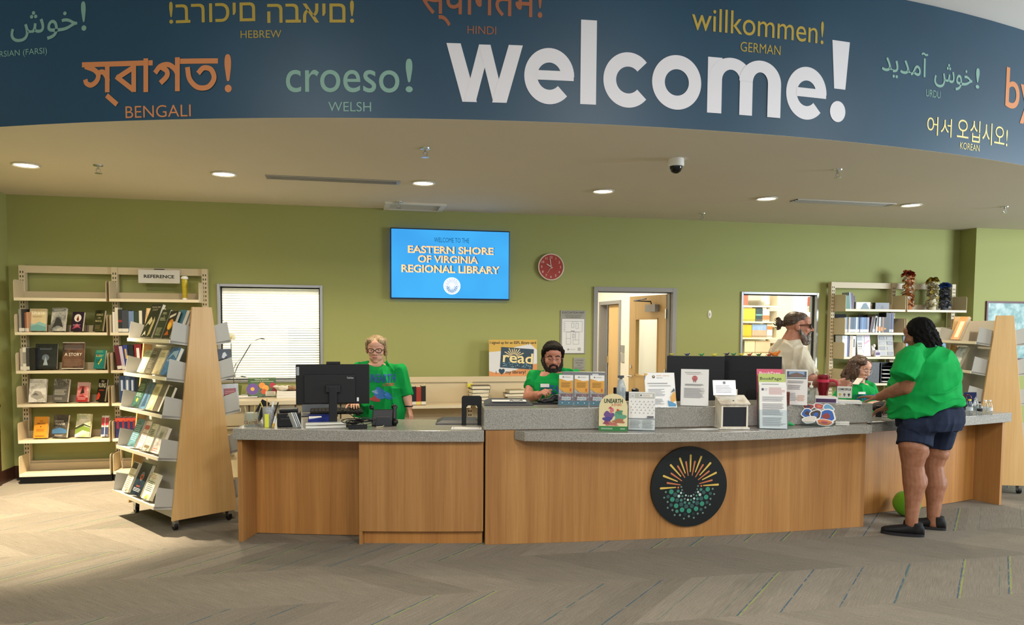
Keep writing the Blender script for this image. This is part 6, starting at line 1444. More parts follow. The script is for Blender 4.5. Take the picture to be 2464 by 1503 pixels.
p, w, h, a = sty(2103, 2118, 828, 858, 8.47); t = thing('label_box', 'small white and purple label box beside the text box poster', 'box', (p.x + .01, 8.47, 1.2885)); MB().box(-.035, 0, 0, .035, .03, .085, mat('#cfccd4', .5)).build('box_body', t); MB().rect(-.03, .02, .03, .055, -.0006, mat('#5a4a72', .5)).lines(-.028, .06, .028, .08, 2, INKG, -.0006).build('print', t)
p = aty(2109, 820, 8.5); b = Body().ell((p.x, 8.56, 1.36), (.03, .05, .025), axes=(V((1, 0, 0)), V((0, 0, 1)), V((0, 1, 0)))).ell((p.x + .005, 8.55, 1.425), (.02, .026, .02), axes=(V((1, 0, 0)), V((0, 0, 1)), V((0, 1, 0)))).cap((p.x - .02, 8.55, 1.38), .012, (p.x - .035, 8.54, 1.42), .01).cap((p.x, 8.56, 1.322), .03, (p.x, 8.56, 1.335), .028)
tag(b.grow('figurine', None, mat('#e4e2dc', .4), .004, 2), 'small white figurine between the TAKE flyer and the text box poster', 'figurine')
p, w, h, a = sty(2257, 2277, 814, 858, 8.5); face_book(Matrix.Translation((p.x, 8.53, 1.292)) @ Matrix.Rotation(radians(-8), 4, 'X'), w * 1.5, h * .9, .012, mat('#3f7aa0', .4), [('p', [(.1, .2), (.5, .7), (.9, .6), (.6, .3)], '#1f2a3a'), ('l', .1, .82, .9, .92, 1, '#d8e4ea')], 'blue picture book behind the head of the woman in denim shorts')
p, w, h, a = sty(2177, 2197, 806, 858, 8.5); face_book(Matrix.Translation((p.x, 8.53, 1.292)) @ Matrix.Rotation(radians(-8), 4, 'X'), w, h * .95, .012, mat('#6f86a4', .4), [('r', .1, .1, .9, .4, '#2f6fb0')], 'slate blue booklet just left of the black coiled hair')
# letter trays on the fourth shelf
p, w, h, a = sty(2113, 2170, 868, 922, 8.48); t = thing('letter_tray', 'black wire letter tray tower with white papers on the right bookcase', 'letter tray', (p.x - .012, 8.452, .9465))
MB().box(-.15, 0, 0, -.143, .22, .26, BLACK).box(.143, 0, 0, .15, .22, .26, BLACK).box(-.15, .215, 0, .15, .22, .26, BLACK).build('frame', t)
for i in range(5): MB().box(-.143, 0, .01 + i * .05, .143, .215, .014 + i * .05, BLACKM).build('tray', t)
for i in range(4): tag(MB(Matrix.Translation((p.x - .012, 8.452, .9465))).box(-.13, -.015, .0155 + i * .05, .135, .19, .021 + i * .05, PAPER).box(-.13, -.02, .021 + i * .05, -.06, .19, .025 + i * .05, PAPER).build('paper_stack'), f'white papers in the {ORD[i]} slot from the bottom of the letter tray tower', 'paper', 'papers in the letter tray tower')
t = thing('mesh_file_box', 'dark grey mesh file box behind the wavy brown hair on the right bookcase', 'file box', (p.x - .28, 8.46, .9465))
MB().box(-.12, 0, 0, .1, .2, .27, noisy('grey_mesh', '#3a3b3d', '#57585a', 60, .5)).build('bin', t)
# paper sculptures
def sculpture(px, w_px, yt, colsL, colsT, label, seed):
    p, w, h, a = sty(px - w_px / 2, px + w_px / 2, yt, 743, 8.52); g = random.Random(seed)
    t = thing('paper_sculpture', label, 'sculpture', (p.x, 8.56, 1.8965), group='paper bottle sculptures'); bpy.context.view_layer.update()
    R0 = w * .36
    prof = lambda u: R0 * (1.15 - .45 * u) if u < .8 else R0 * .75
    MB().lathe([(0, .002), (prof(0) * .8, .002), (prof(.8) * .75, h * .8), (prof(.8) * .6, h * .84), (0, h * .84)], mat(colsL[0], .7), n=16).build('core', t, smooth=True)
    def petals(nm, z0, z1, rad, n, cols, sz, up):
        mb = MB()
        for i in range(n):
            z = z0 + (z1 - z0) * g.random(); a = g.uniform(0, 6.28); r = rad((z - z0) / max(z1 - z0, 1e-4)); 
            M = Matrix.Translation((r * cos(a), r * sin(a), z)) @ Matrix.Rotation(a, 4, 'Z') @ Matrix.Rotation(g.uniform(.3, 1.3) * up, 4, 'Y') @ Matrix.Rotation(g.uniform(-.6, .6), 4, 'X')
            s_ = sz * g.uniform(.7, 1.25); m = mat(g.choice(cols), .6)
            mb.add([(0, -s_ * .4, 0), (s_ * .5, -s_ * .55, .006), (s_, 0, .0), (s_ * .5, s_ * .55, .006), (0, s_ * .4, 0), (s_ * .5, 0, -.008)], [(0, 1, 5), (1, 2, 5), (2, 3, 5), (3, 4, 5), (4, 0, 5)], m, M)
        mb.build(nm, t)
    petals('paper_leaves', .05, h * .82, lambda u: prof(u * .8) * .78, 150, colsL, .045, 1)
    petals('flower_top', h * .82, h * .96, lambda u: w * (.34 - .26 * u), 60, colsT, .05, -1 if False else .6)
sculpture(2189, 32, 643, ['#a86a3a', '#d3b08a', '#8a4a24', '#c9c2b4', '#b9843c'], ['#9a3a22', '#b04a28', '#7a2c1a'], 'tall rust and tan paper leaf sculpture on top of the right bookcase', 1)
sculpture(2248, 27, 661, ['#c9c0a4', '#b0a684', '#ded8c2', '#8f8868', '#c4b060'], ['#c9a82e', '#b0902a', '#5a4a24'], 'cream paper leaf sculpture with yellow flower top on the right bookcase', 2)
sculpture(2278, 26, 673, ['#4a4e58', '#6a6e76', '#3a3c46', '#8a8c8e', '#5a5a50'], ['#2f5594', '#274680', '#3f66a8'], 'grey paper leaf sculpture with blue flower top on the right bookcase', 3)
# framed picture on the right wall
a_, b_ = aty(2372, 724, 8.534), aty(2520, 866, 8.534)
W, H_ = b_.x - a_.x, a_.z - b_.z; t = thing('framed_picture', 'framed abstract teal and white picture with dark red frame on the right wall', 'picture', ((a_.x + b_.x) / 2, 8.532, b_.z))
MB().box(-W / 2, -.02, 0, W / 2, 0, .025, mat('#5a2f38', .4)).box(-W / 2, -.02, H_ - .025, W / 2, 0, H_, mat('#5a2f38', .4)).box(-W / 2, -.02, .025, -W / 2 + .025, 0, H_ - .025, mat('#5a2f38', .4)).box(W / 2 - .025, -.02, .025, W / 2, 0, H_ - .025, mat('#5a2f38', .4)).build('frame', t)
MB().box(-W / 2 + .026, -.01, .026, W / 2 - .026, -.003, H_ - .026, nmat('#3d6a6c', '#86a8a6', '#b9cbc8', 5)).build('artwork', t)
# ------------------------------------------------------------------ storeroom shelves seen through the right window
YS = 10.95
def shz(py): return aty(1820, py, YS).z
x0, x1 = aty(1768, 760, YS).x, aty(1869, 760, YS).x
t = thing('storeroom_shelving', 'beige storeroom shelving of paperback series seen through the right window', 'shelving', (0, 0, 0))
ZS = [shz(735), shz(773), shz(812), shz(851), shz(851) - .31, shz(851) - .62]
for x in (x0, x1): MB().box(x - .02, YS + .24, 0, x + .02, YS + .28, 2.25, PUTTY).build('upright', t)
MB().box(x0, YS + .25, 2.1, x1, YS + .28, 2.2, PUTTY).build('top_rail', t)
for z in ZS:
    q = MB().box(x0, YS - .006, z - .024, x1, YS + .24, z, mat('#d9cdb0', .45)).build('shelf', t)
    for x in (x0 - .003, x1 + .003): MB().box(x - .002, YS, z, x + .002, YS + .22, z + .17, PUTTY).build('end_bracket', q)
def run(px0, px1, i, yt, n, c, lab, grp, extra=None):
    xa, xb = aty(px0, 760, YS).x, aty(px1, 760, YS).x; z = ZS[i] + .001; h = shz(yt) - z; w = (xb - xa) / n
    m = mat(c, .45); mb = None
    for j in range(n):
        M = Matrix.Translation((xa + (j + .5) * w, YS + .02, z))
        if mb is None:
            mb = MB().box(-w / 2 + .0008, 0, 0, w / 2 - .0008, .12, h, m).rect(-w * .3, h * .05, w * .3, h * .14, -.0006, mat('#6a5a3a', .6))
            if extra: mb.rect(-w / 2 + .0008, h * extra[0], w / 2 - .0008, h * extra[1], -.0004, mat(extra[2], .45))
            o = mb.build('paperback')
        else: o = o.copy(); COL.objects.link(o)
        o.matrix_world = M; tag(o, lab, 'book', grp)
run(1783, 1801, 0, 704, 5, '#c4553c', 'red paperback in the red run on the top storeroom shelf', 'red paperbacks in the storeroom')
run(1779, 1788, 1, 741, 3, '#d89aac', 'pink paperback at the left end of the second storeroom shelf', 'pink paperbacks in the storeroom')
run(1788.3, 1819, 1, 741, 9, '#d8ae2c', 'yellow paperback in the second storeroom shelf run', 'yellow paperbacks on the second storeroom shelf')
run(1820, 1836, 1, 738, 5, '#2c3c3e', 'black and teal paperback on the second storeroom shelf', 'black paperbacks in the storeroom', (.4, .5, '#6a9a94'))
run(1837, 1853, 1, 743, 5, '#d9d2c4', 'white and orange paperback on the second storeroom shelf', 'white and orange paperbacks on the second storeroom shelf', (0.15, .5, '#cf6a3a'))
run(1780, 1811, 2, 781, 7, '#d3a82e', 'yellow paperback in the third storeroom shelf run', 'yellow paperbacks on the third storeroom shelf')
run(1812, 1847, 2, 779, 10, '#b79a84', 'blue topped peach paperback on the third storeroom shelf', 'blue and peach paperbacks in the storeroom', (.55, 1, '#7f9cc4'))
run(1848, 1861, 2, 777, 4, '#e0d6c6', 'white and orange paperback on the third storeroom shelf', 'white and orange paperbacks on the third storeroom shelf', (.55, .8, '#d0703c'))
run(1781, 1790, 3, 822, 2, '#3a3834', 'dark paperback at the left end of the fourth storeroom shelf', 'dark paperbacks in the storeroom')
run(1795, 1820, 3, 819, 7, '#d9cba6', 'cream paperback on the fourth storeroom shelf', 'cream paperbacks in the storeroom')
run(1821, 1857, 3, 820, 10, '#d8b898', 'peach paperback on the fourth storeroom shelf', 'peach paperbacks in the storeroom')
p = aty(1845, 733, YS + .08); b = Body(); q = lambda x, z: V((p.x + x, YS + .08, ZS[0] + z)); b.cap(q(0, .054), .05, q(0, .06), .04).cap(q(0, .03), .02, q(.01, .1), .025).cap(q(.0, .15), .035, q(-.06, .10), .045)
tag(b.grow('bust_lamp', None, mat('#dcd8cc', .5), .006, 2), 'white desk lamp on the top storeroom shelf beyond the right window', 'lamp')
x2 = aty(1943, 760, YS).x; t = thing('storeroom_shelving', 'second storeroom shelving glimpsed behind the sunglasses through the right window', 'shelving', (0, 0, 0))
for z in ZS: MB().box(x2, YS - .006, z - .024, x2 + .9, YS + .24, z, mat('#d9cdb0', .45)).build('shelf', t)
for x in (x2 + .02, x2 + .88): MB().box(x - .02, YS + .24, 0, x + .02, YS + .28, 2.25, PUTTY).build('upright', t)
run(1944, 1953, 0, 706, 3, '#b4503c', 'red paperback on the right storeroom shelving, top shelf', 'red paperbacks on the right storeroom shelving')
run(1944, 1953, 1, 744, 3, '#cdb79a', 'tan paperback on the right storeroom shelving, second shelf', 'tan paperbacks on the right storeroom shelving')
run(1944, 1953, 2, 780, 3, '#a9907c', 'brown paperback on the right storeroom shelving, third shelf', 'brown paperbacks on the right storeroom shelving')
run(1944, 1953, 3, 822, 3, '#c9b8a0', 'beige paperback on the right storeroom shelving, fourth shelf', 'beige paperbacks on the right storeroom shelving')
# ------------------------------------------------------------------ things on the desk
def put(name, label, cat, px0, px1, pyt, pyb, z, group=None, da=0.0):
    p, w, h, a = std(px0, px1, pyt, pyb, z); t = thing(name, label, cat, (p.x, p.y, z + .0008), a + da, group=group); bpy.context.view_layer.update()
    return t, w, h, p, a
# black all-in-one monitor seen from behind on the left wing
t, w, h, p, a = put('computer_monitor', 'black computer monitor seen from behind on the left countertop', 'monitor', 716, 888, 870, 1022, ZL, da=-.03)
z0 = h * .33
MB().box(-w / 2, 0, z0, w / 2, .03, h - .02, BLACK).box(-w * .39, -.03, z0 + .01, w * .3, .0, h * .80, mat('#0e0f12', .5)).build('housing', t, bevel=.005)
MB().box(-w * .09, .005, h - .021, w * .10, .03, h, BLACK).build('webcam', t, bevel=.003)
MB().box(-w * .055, -.062, .012, w * .055, -.035, h * .62, mat('#121317', .45)).box(-w * .1, -.06, h * .52, w * .1, -.03, h * .64, mat('#121317', .45)).build('stand_post', t, bevel=.006)
MB().box(-.12, -.12, 0, .12, .1, .012, mat('#121317', .45)).build('stand_foot', t, bevel=.004)
MB().box(w * .31, .03, z0 + .015, w / 2 - .01, .031, h - .03, BLACK).box(-w / 2 + .012, .031, z0 + .02, w / 2 - .012, .033, h - .035, mat('#0c0e12', .15)).build('screen', t)
m = MB().text('ThinkVision', w * .235, h * .735, .014, mat('#c9cbd0', .4), -.0306, fit=w * .09); m.rect(-w * .49, h * .79, -w * .455, h * .92, -.0008, mat('#aeb2b8', .4)); m.text('Lenovo', -w * .4725, h * .80, .012, mat('#2a2a2e', .5), -.0012, M=Matrix.Translation((-w * .4725 - h * .0, 0, h * .8)) @ Matrix.Rotation(-pi / 2, 4, 'Y') @ Matrix.Translation((w * .4725 + .03, 0, -h * .8 - .004)), fit=.055)
m.rect(w * .325, z0 + .02, w * .352, z0 + .05, -.0008, PAPER); m.build('logo_marking', t)
# keyboard and laptop behind it
t, w, h, p, a = put('keyboard', 'black keyboard raised behind the monitor post', 'keyboard', 738, 880, 990, 1004, ZL + .0)
t.location = V((p.x, p.y, ZL + .001)) + V((0, .13, 0)); MB().box(-.22, -.06, 0.03, .22, .06, .05, BLACK, Matrix.Rotation(radians(12), 4, 'X')).build('key_bed', t, bevel=.004)
mb = MB(Matrix.Rotation(radians(12), 4, 'X'))
for i in range(14):
    for j in range(4): mb.box(-.21 + i * .03, -.05 + j * .027, .05, -.185 + i * .03, -.028 + j * .027, .056, BLACKM)
mb.build('keys', t); MB().box(-.2, -.05, 0, -.16, .05, .035, BLACK).box(.16, -.05, 0, .2, .05, .035, BLACK).build('riser', t)
t, w, h, p, a = put('laptop', 'open grey laptop behind the black monitor', 'laptop', 742, 812, 968, 1012, ZL); t.location = V((p.x - .04, p.y + .36, ZL + .001))
MB().box(-.15, -.11, 0, .15, .1, .015, mat('#5c6066', .4, .3)).build('keyboard_deck', t, bevel=.003); MB(Matrix.Translation((0, .105, .02)) @ Matrix.Rotation(radians(-15), 4, 'X')).box(-.15, 0, 0, .15, .008, .2, mat('#6a6f76', .4, .3)).build('lid', t, bevel=.003)
# blue card box, white binders, cables
t, w, h, p, a = put('card_box', 'blue open card tray behind the monitor post', 'tray', 738, 791, 1000, 1018, ZL); t.location.y += .06; t.location.x += .01
BL = mat('#1c2f86', .45); MB().box(-w / 2, -.04, 0, w / 2, .04, .004, BL).prismy([(-w / 2, 0), (w / 2, 0), (w / 2, h * .9), (-w / 2, h * .5)], -.042, -.039, BL).box(-w / 2, .038, 0, w / 2, .041, h, BL).box(-w / 2, -.04, 0, -w / 2 + .003, .04, h * .6, BL).build('tray_body', t)
MB().box(-w / 2 + .006, -.035, .005, w * .1, .034, h * .75, PAPER).build('cards', t)
for i in range(2):
    t, w, h, p, a = put('flat_binder', ['lower white slab lying at the counter edge before the monitor', 'upper white slab lying at the counter edge before the monitor'][i], 'binder', 737, 832, 1016, 1030 - (3 if i else 0), ZL, 'white slabs before the monitor'); t.location.z = ZL + .001 + i * .0165
    MB().box(-w / 2, -.012, 0, w / 2, .05, .0155, mat('#dedcd2', .4)).build('slab', t, bevel=.004)
t, w, h, p, a = put('power_adapter', 'black power adapter with coiled cables beside the white slabs', 'adapter', 832, 890, 1012, 1031, ZL)
MB().box(-.07, -.02, 0, .07, .03, .028, BLACKM).build('brick', t, bevel=.004)
g_ = random.Random(5); mb = MB()
for i in range(7):
    c0 = V((g_.uniform(-.05, .06), g_.uniform(-.01, .02), .035)); rx_, rz_ = g_.uniform(.05, .1), g_.uniform(.008, .02)
    mb.tube([c0 + V((rx_ * cos(q * pi / 8), g_.uniform(-.006, .006), .012 + rz_ * sin(q * pi / 8) + .003 * i)) for q in range(17)], .0035, BLACK, n=5)
mb.tube([(.05, 0, .03), (.0, .02, .06), (-.05, .05, .10), (-.12, .1, .13)], .003, BLACK, n=5).tube([(.02, 0, .03), (.05, .03, .07), (-.02, .1, .12)], .003, BLACK, n=5); mb.build('cables', t, smooth=True)
t, w, h, p, a = put('network_cable', 'cream network cable trailing across the left countertop', 'cable', 820, 945, 1003, 1030, ZL)
CRM = mat('#c9bd94', .5); q_ = lambda px, py, z: atz(px, py, z) - V((p.x, p.y, ZL + .0008)); R_ = Matrix.Rotation(-a, 4, 'Z')
MB(R_).tube([q_(828, 1012, ZL + .03), q_(838, 1007, ZL + .04), (q_(852, 1004, ZL + .045)), q_(866, 1006, ZL + .04), q_(880, 1016, ZL + .035)], .0035, CRM, n=6).tube([q_(905, 1027, ZL + .005), q_(920, 1026, ZL + .005), q_(932, 1018, ZL + .012), q_(941, 1008, ZL + .03)], .0035, CRM, n=6).build('cord', t, smooth=True)
# desk phone seen from behind
t, w, h, p, a = put('desk_phone', 'black desk phone seen from behind on the left countertop', 'telephone', 888, 958, 975, 1026, ZL); t.location.y += .035; bpy.context.view_layer.update()
MB().prismy([(-w * .4, 0), (w * .42, 0), (w * .36, h * .8), (-w * .36, h * .8)], .0, .03, BLACK, Matrix.Rotation(radians(-14), 4, 'X')).build('phone_body', t, bevel=.006)
MB().prismy([(-w * .28, 0), (w * .28, 0), (w * .22, h * .45), (-w * .22, h * .45)], -.03, -.012, DGREY).build('stand', t, bevel=.003)
hs = Body().cap((w * .38, .0, .01), .018, (w * .38, .05, h * .85), .018).ell((w * .38, .055, h * .86), (.025, .022, .022), axes=(V((1, 0, 0)), V((0, 1, 0)), V((0, 0, 1)))).ell((w * .4, .0, .03), (.025, .028, .024), axes=(V((1, 0, 0)), V((0, 1, 0)), V((0, 0, 1)))).ell((-w * .4, .045, h * .86), (.02, .022, .02), axes=(V((1, 0, 0)), V((0, 1, 0)), V((0, 0, 1))))
o = hs.grow('handset', None, BLACK, .004, 3); o.parent = t
# black receipt printer and leaning silver booklets
t, w, h, p, a = put('receipt_printer', 'black receipt printer on the left countertop beside the pencil cup', 'printer', 668, 724, 985, 1027, ZL)
MB().box(-w / 2, 0, 0, w / 2, .15, h * .8, BLACK).box(-w * .4, .03, h * .8, w * .38, .14, h, BLACK).build('printer_body', t, bevel=.008); MB().box(-w * .35, -.001, h * .45, w * .35, .001, h * .5, mat('#3a3c40', .4)).rect(-.015, h * .62, .015, h * .66, -.0015, INKG).build('paper_slot', t)
t, w, h, p, a = put('booklet', 'grey booklets leaning against the black receipt printer', 'booklet', 706, 738, 988, 1027, ZL); t.location += V((.0, -.03, 0))
for i in range(3): MB(Matrix.Translation((-.02 + i * .014, 0, 0)) @ Matrix.Rotation(radians(-20), 4, 'Y') @ Matrix.Rotation(radians(30), 4, 'Z')).box(0, 0, 0.001, .008, .09, h * .98, mat(['#c9cac8', '#9c9e9e', '#b8bab8'][i], .35)).build('booklet_leaf', t)
# pencil holders
t, w, h, p, a = put('pen_organizer', 'clear organizer of rubber bands and pencils at the left counter corner', 'pen holder', 588, 624, 990, 1026, ZL)
MB().box(-w / 2, 0, 0, w / 2, .08, .003, ACRYL).box(-w / 2, 0, 0, w / 2, .002, h * .95, ACRYL).box(-w / 2, .078, 0, w / 2, .08, h * .95, ACRYL).box(-w / 2, 0, 0, -w / 2 + .002, .08, h * .95, ACRYL).box(w / 2 - .002, 0, 0, w / 2, .08, h * .95, ACRYL).box(-.001, 0, 0, .001, .08, h * .9, ACRYL).build('box', t)
g_ = random.Random(6); cs = ['#8a5a34', '#a8703f', '#7a3a2c', '#c9a86a']
for i in range(16):
    c0 = V((g_.uniform(-w * .4, w * .4), g_.uniform(.02, .06), g_.uniform(.008, .045))); ax_ = V((g_.uniform(-1, 1), g_.uniform(-1, 1), g_.uniform(-1, 1))).normalized(); u_ = ax_.orthogonal().normalized(); v_ = ax_.cross(u_)
    r_ = min(.012, c0.z - .004); tag(MB(t.matrix_world).tube([c0 + (u_ * cos(q * pi / 6) + v_ * sin(q * pi / 6)) * r_ for q in range(12)], .0018, mat(g_.choice(cs), .6), n=4, closed=True).build('rubber_band'), 'brown rubber band lying in the clear organizer', 'rubber band', 'rubber bands in the organizer')
for i, (x, an, c) in enumerate(((-.02, -.2, '#cdb98a'), (.01, .1, '#d9c05a'), (.025, .3, '#c9b88f'))):
    tag(MB(t.matrix_world @ Matrix.Translation((x, .05, .006)) @ Matrix.Rotation(an, 4, 'Y')).cyl((0, 0, 0), (0, 0, .15), .0035, mat(c, .5), n=6).build('pencil'), ['pale pencil leaning left in the clear organizer', 'yellow pencil upright in the clear organizer', 'tan pencil leaning right in the clear organizer'][i], 'pencil')
t, w, h, p, a = put('pen_cup', 'grey mesh pen cup fronted by yellow sticky pads', 'pen holder', 625, 668, 980, 1027, ZL)
MB().lathe([(0, 0), (.04, 0), (.045, h), (.043, h), (.038, .004), (0, .004)], noisy('silver_mesh', '#8a8c8e', '#b4b6b8', 90, .4), n=20, c=(0, .05, 0)).build('cup', t, smooth=True)
cup = t.matrix_world.copy()
tag(MB(cup).box(-.028, -.018, 0, .002, -.002, .1, mat('#d6d83c', .6)).build('sticky_pad'), 'neon yellow sticky pad standing before the mesh pen cup', 'sticky notes')
for i, (x, an, c, L, r_) in enumerate(((.0, -.35, '#d8c24a', .17, .004), (.015, .12, '#e2e2de', .16, .007), (-.01, .0, '#c9a86a', .18, .004), (.025, .3, '#15161a', .16, .005))):
    tag(MB(cup @ Matrix.Translation((x, .05, .03)) @ Matrix.Rotation(an, 4, 'Y')).cyl((0, 0, 0), (0, 0, L), r_, mat(c, .5), n=8).build('pen'), ['yellow pen leaning left in the mesh cup', 'fat white pen in the mesh cup', 'tan pencil upright in the mesh cup', 'black pen leaning right in the mesh cup'][i], 'pen')
tag(MB(cup @ Matrix.Translation((.03, -.012, 0)) @ Matrix.Rotation(.28, 4, 'Y')).cyl((0, 0, 0.002), (0, 0, .085), .009, WHITE, n=10).cyl((0, 0, .0), (0, 0, .03), .0095, mat('#d9ae4a', .5), n=10).build('marker'), 'white and yellow marker leaning on the mesh pen cup', 'marker')
tag(MB(Matrix.Translation(atz(600, 1018, ZL) + V((0, .12, .001)))).cyl((0, 0, 0), (0, 0, .07), .05, mat('#c8c2b2', .5), n=16).build('tape_roll'), 'pale round tub behind the clear organizer', 'tub')
tag(MB(Matrix.Translation(atz(610, 1016, ZL) + V((0, .1, .001))) @ Matrix.Rotation(.5, 4, 'Y')).box(-.035, 0, .0, .035, .012, .18, BLACK).build('stapler'), 'black stapler standing behind the clear organizer', 'stapler')
# scanner pads
def pad(name, label, px0, px1, pyt, pyb, z, da=0):
    p0, p1 = atz(px0, pyb, z), atz(px1, pyb, z); w = (p1 - p0).length; pt = atz((px0 + px1) / 2, pyt, z + .02); pm = (p0 + p1) / 2; dpt_ = max(.18, (pt - pm).length); an = atan2(p1.y - p0.y, p1.x - p0.x)
    t = thing(name, label, 'scanner pad', (pm.x, pm.y, z + .001), an); bpy.context.view_layer.update()
    a_, b_ = [(-w / 2, 0), (w / 2, 0), (w / 2, dpt_), (-w / 2, dpt_)], [(-w / 2 + .05, .04), (w / 2 - .05, .04), (w / 2 - .05, dpt_ - .03), (-w / 2 + .05, dpt_ - .03)]
    MB().rings([[(x, y, 0) for x, y in a_], [(x, y, .006) for x, y in a_], [(x, y, .028) for x, y in b_]], mat('#3a3d42', .5)).build('pad_body', t); return t, w
pad('scanner_pad', 'dark grey scanner pad by the black bookend on the left countertop', 1048, 1160, 1004, 1021, ZL)
t, w = pad('scanner_pad', 'dark grey scanner pad holding a white form on the raised counter', 1166, 1283, 959, 976, ZH)
tag(MB(t.matrix_world @ Matrix.Translation((.02, .03, .0285))).box(-.15, 0, 0.0005, .12, .13, .003, PAPER).build('form'), 'white form lying on the scanner pad on the raised counter', 'paper')
tag(MB(t.matrix_world @ Matrix.Translation((.06, .06, .033))).tube([(-.05, 0, .0), (-.04, -.01, .006), (-.02, -.01, .0), (0, 0, .0), (.02, -.01, .0), (.04, -.01, .006), (.05, 0, 0)], .003, BLACK, n=5).build('eyeglasses'), 'thin black eyeglasses lying on the white form', 'eyeglasses')
tag(MB(Matrix.Translation(atz(1290, 974, ZH) + V((.06, .03, .001)))).box(-.14, 0, 0, .15, .12, .012, BLACK).build('desk_mat', bevel=.003), 'black mat lying before the bearded man', 'mat')
b = Body(); c0 = atz(1322, 972, ZH) + V((0, .02, .012)); b.ell(c0 + V((0, 0, .02)), (.08, .02, .03)).ell(c0 + V((.06, -.01, .035)), (.05, .03, .03)).ell(c0 + V((-.03, 0, .01)), (.06, .018, .03))
tag(b.grow('black_pouch', None, mat('#0d0e10', .45), .006, 2, fold=lambda q: .006 * noise.noise(q * 40)), 'crumpled black pouch left of the brochure rack', 'pouch')
# black bookend
t, w, h, p, a = put('bookend', 'black arch shaped metal bookend on the left countertop', 'bookend', 1110, 1158, 951, 1022, ZL + .0, da=.0); t.location += V((0, -.02, .0))
r_ = .02; o_ = [(-w / 2, 0), (-w / 2, h - r_)] + [(-w / 2 + r_ - r_ * cos(q * pi / 8), h - r_ + r_ * sin(q * pi / 8)) for q in range(1, 5)] + [(w / 2 - r_ + r_ * sin(q * pi / 8), h - r_ + r_ * cos(q * pi / 8)) for q in range(0, 5)] + [(w / 2, 0), (w * .29, 0), (w * .29, h * .6), (w * .22, h * .67), (-w * .18, h * .67), (-w * .27, h * .6), (-w * .27, 0)]
MB().prismy(o_, -.001, .0015, BLACK).build('upright_plate', t)
tag(MB(Matrix.Translation(atz(1122, 1033, ZL) + V((0, .0, .0008)))@Matrix.Rotation(-.18, 4, 'Z')).box(-.115, 0, 0, .115, .14, .002, PAPER).box(-.1, .014, .002, .1, .126, .0024, INKG).box(-.097, .018, .0024, .097, .122, .0028, PAPER).build('paper_slip'), 'white framed paper slip lying at the counter edge by the bookend', 'paper')
# ------------------------------------------------------------------ sheet holders
def holder(label, px0, px1, pyt, pyb, z, items, lean=8, base=True, paper=PAPER, th=.004, name='sign_holder', dy=0, da=0, cat='sign holder'):
    t, w, h, p, a = put(name, label, cat, px0, px1, pyt, pyb, z, da=da); t.location.y += dy
    L = Matrix.Rotation(radians(-lean), 4, 'X')
    f = MB(L).box(-w / 2, 0, 0.001, w / 2, .002, h, ACRYL)
    if base: f.box(-w / 2, 0, 0, w / 2, .075, .003, ACRYL, L.inverted())
    f.build('acrylic_stand', t)
    s = MB(L).box(-w / 2 + .003, -.0015, .004, w / 2 - .003, -.0003, h - .003, paper); art(s, w - .006, h - .006, -.0016, items, L if False else None); s.build('printed_sheet', t); return t, w, h
LG = [('d', .3, .89, .045, '#3a4552'), ('d', .3, .9, .02, '#d9b04a'), ('t', 'Public Library', .62, .9, .035, '#c98a3a', .42), ('t', 'System', .5, .84, .035, '#5a7f94', .2)]
holder('white library system flyer with a blue and orange corner, raised counter', 1553, 1630, 894, 980, ZH, LG + [('p', [(0, .86), (.12, .98), (0, 1)], '#d09a3a'), ('p', [(0, .78), (.03, .9), (0, .97)], '#33658a'), ('l', .08, .675, .92, .715, 1, '#2a2a2e'), ('l', .12, .6, .9, .65, 1, '#9a9a9e'), ('l', .1, .32, .66, .54, 4, '#8a8a8e'), ('l', .1, .08, .6, .26, 3, '#8a8a8e'), ('p', [(.82, .3), (.98, .5), (1, .2), (.84, .12)], '#d29a3c'), ('p', [(.74, .02), (.72, .2), (.98, .1), (1, .02)], '#3d86ae'), ('p', [(.84, .42), (.95, .56), (.98, .48)], '#2f4a5c')], lean=15, da=.32)
holder('white sheet with small red cartoon blob, standing before the twin monitors', 1637, 1704, 887, 977, ZH, [('l', .14, .9, .86, .935, 1, '#2a2a2e'), ('l', .2, .86, .8, .885, 1, '#9a5a5a'), ('d', .5, .76, .075, '#b05a5a'), ('d', .44, .78, .03, '#c46a6a'), ('d', .56, .78, .03, '#c46a6a'), ('r', .45, .65, .48, .7, '#8a4040'), ('r', .52, .65, .55, .7, '#8a4040'), ('l', .15, .55, .85, .61, 2, '#3a3a40'), ('l', .12, .22, .88, .5, 9, '#7a7a80')])
holder('white sheet with a library building photo beside the hand sanitizer', 1889, 1941, 888, 975, ZH, [('r', .06, .79, .94, .96, '#56606e'), ('r', .16, .86, .84, .95, '#8fb0d4'), ('p', [(.2, .8), (.2, .88), (.5, .93), (.8, .88), (.8, .8)], '#7d6a62'), ('r', .06, .75, .94, .775, '#3a5a5c'), ('l', .1, .62, .85, .7, 2, '#5a5a60'), ('l', .1, .44, .8, .58, 3, '#6a6a70'), ('l', .1, .12, .55, .36, 4, '#9a9aa0'), ('l', .55, .12, .9, .3, 3, '#c98a5a')], lean=3)
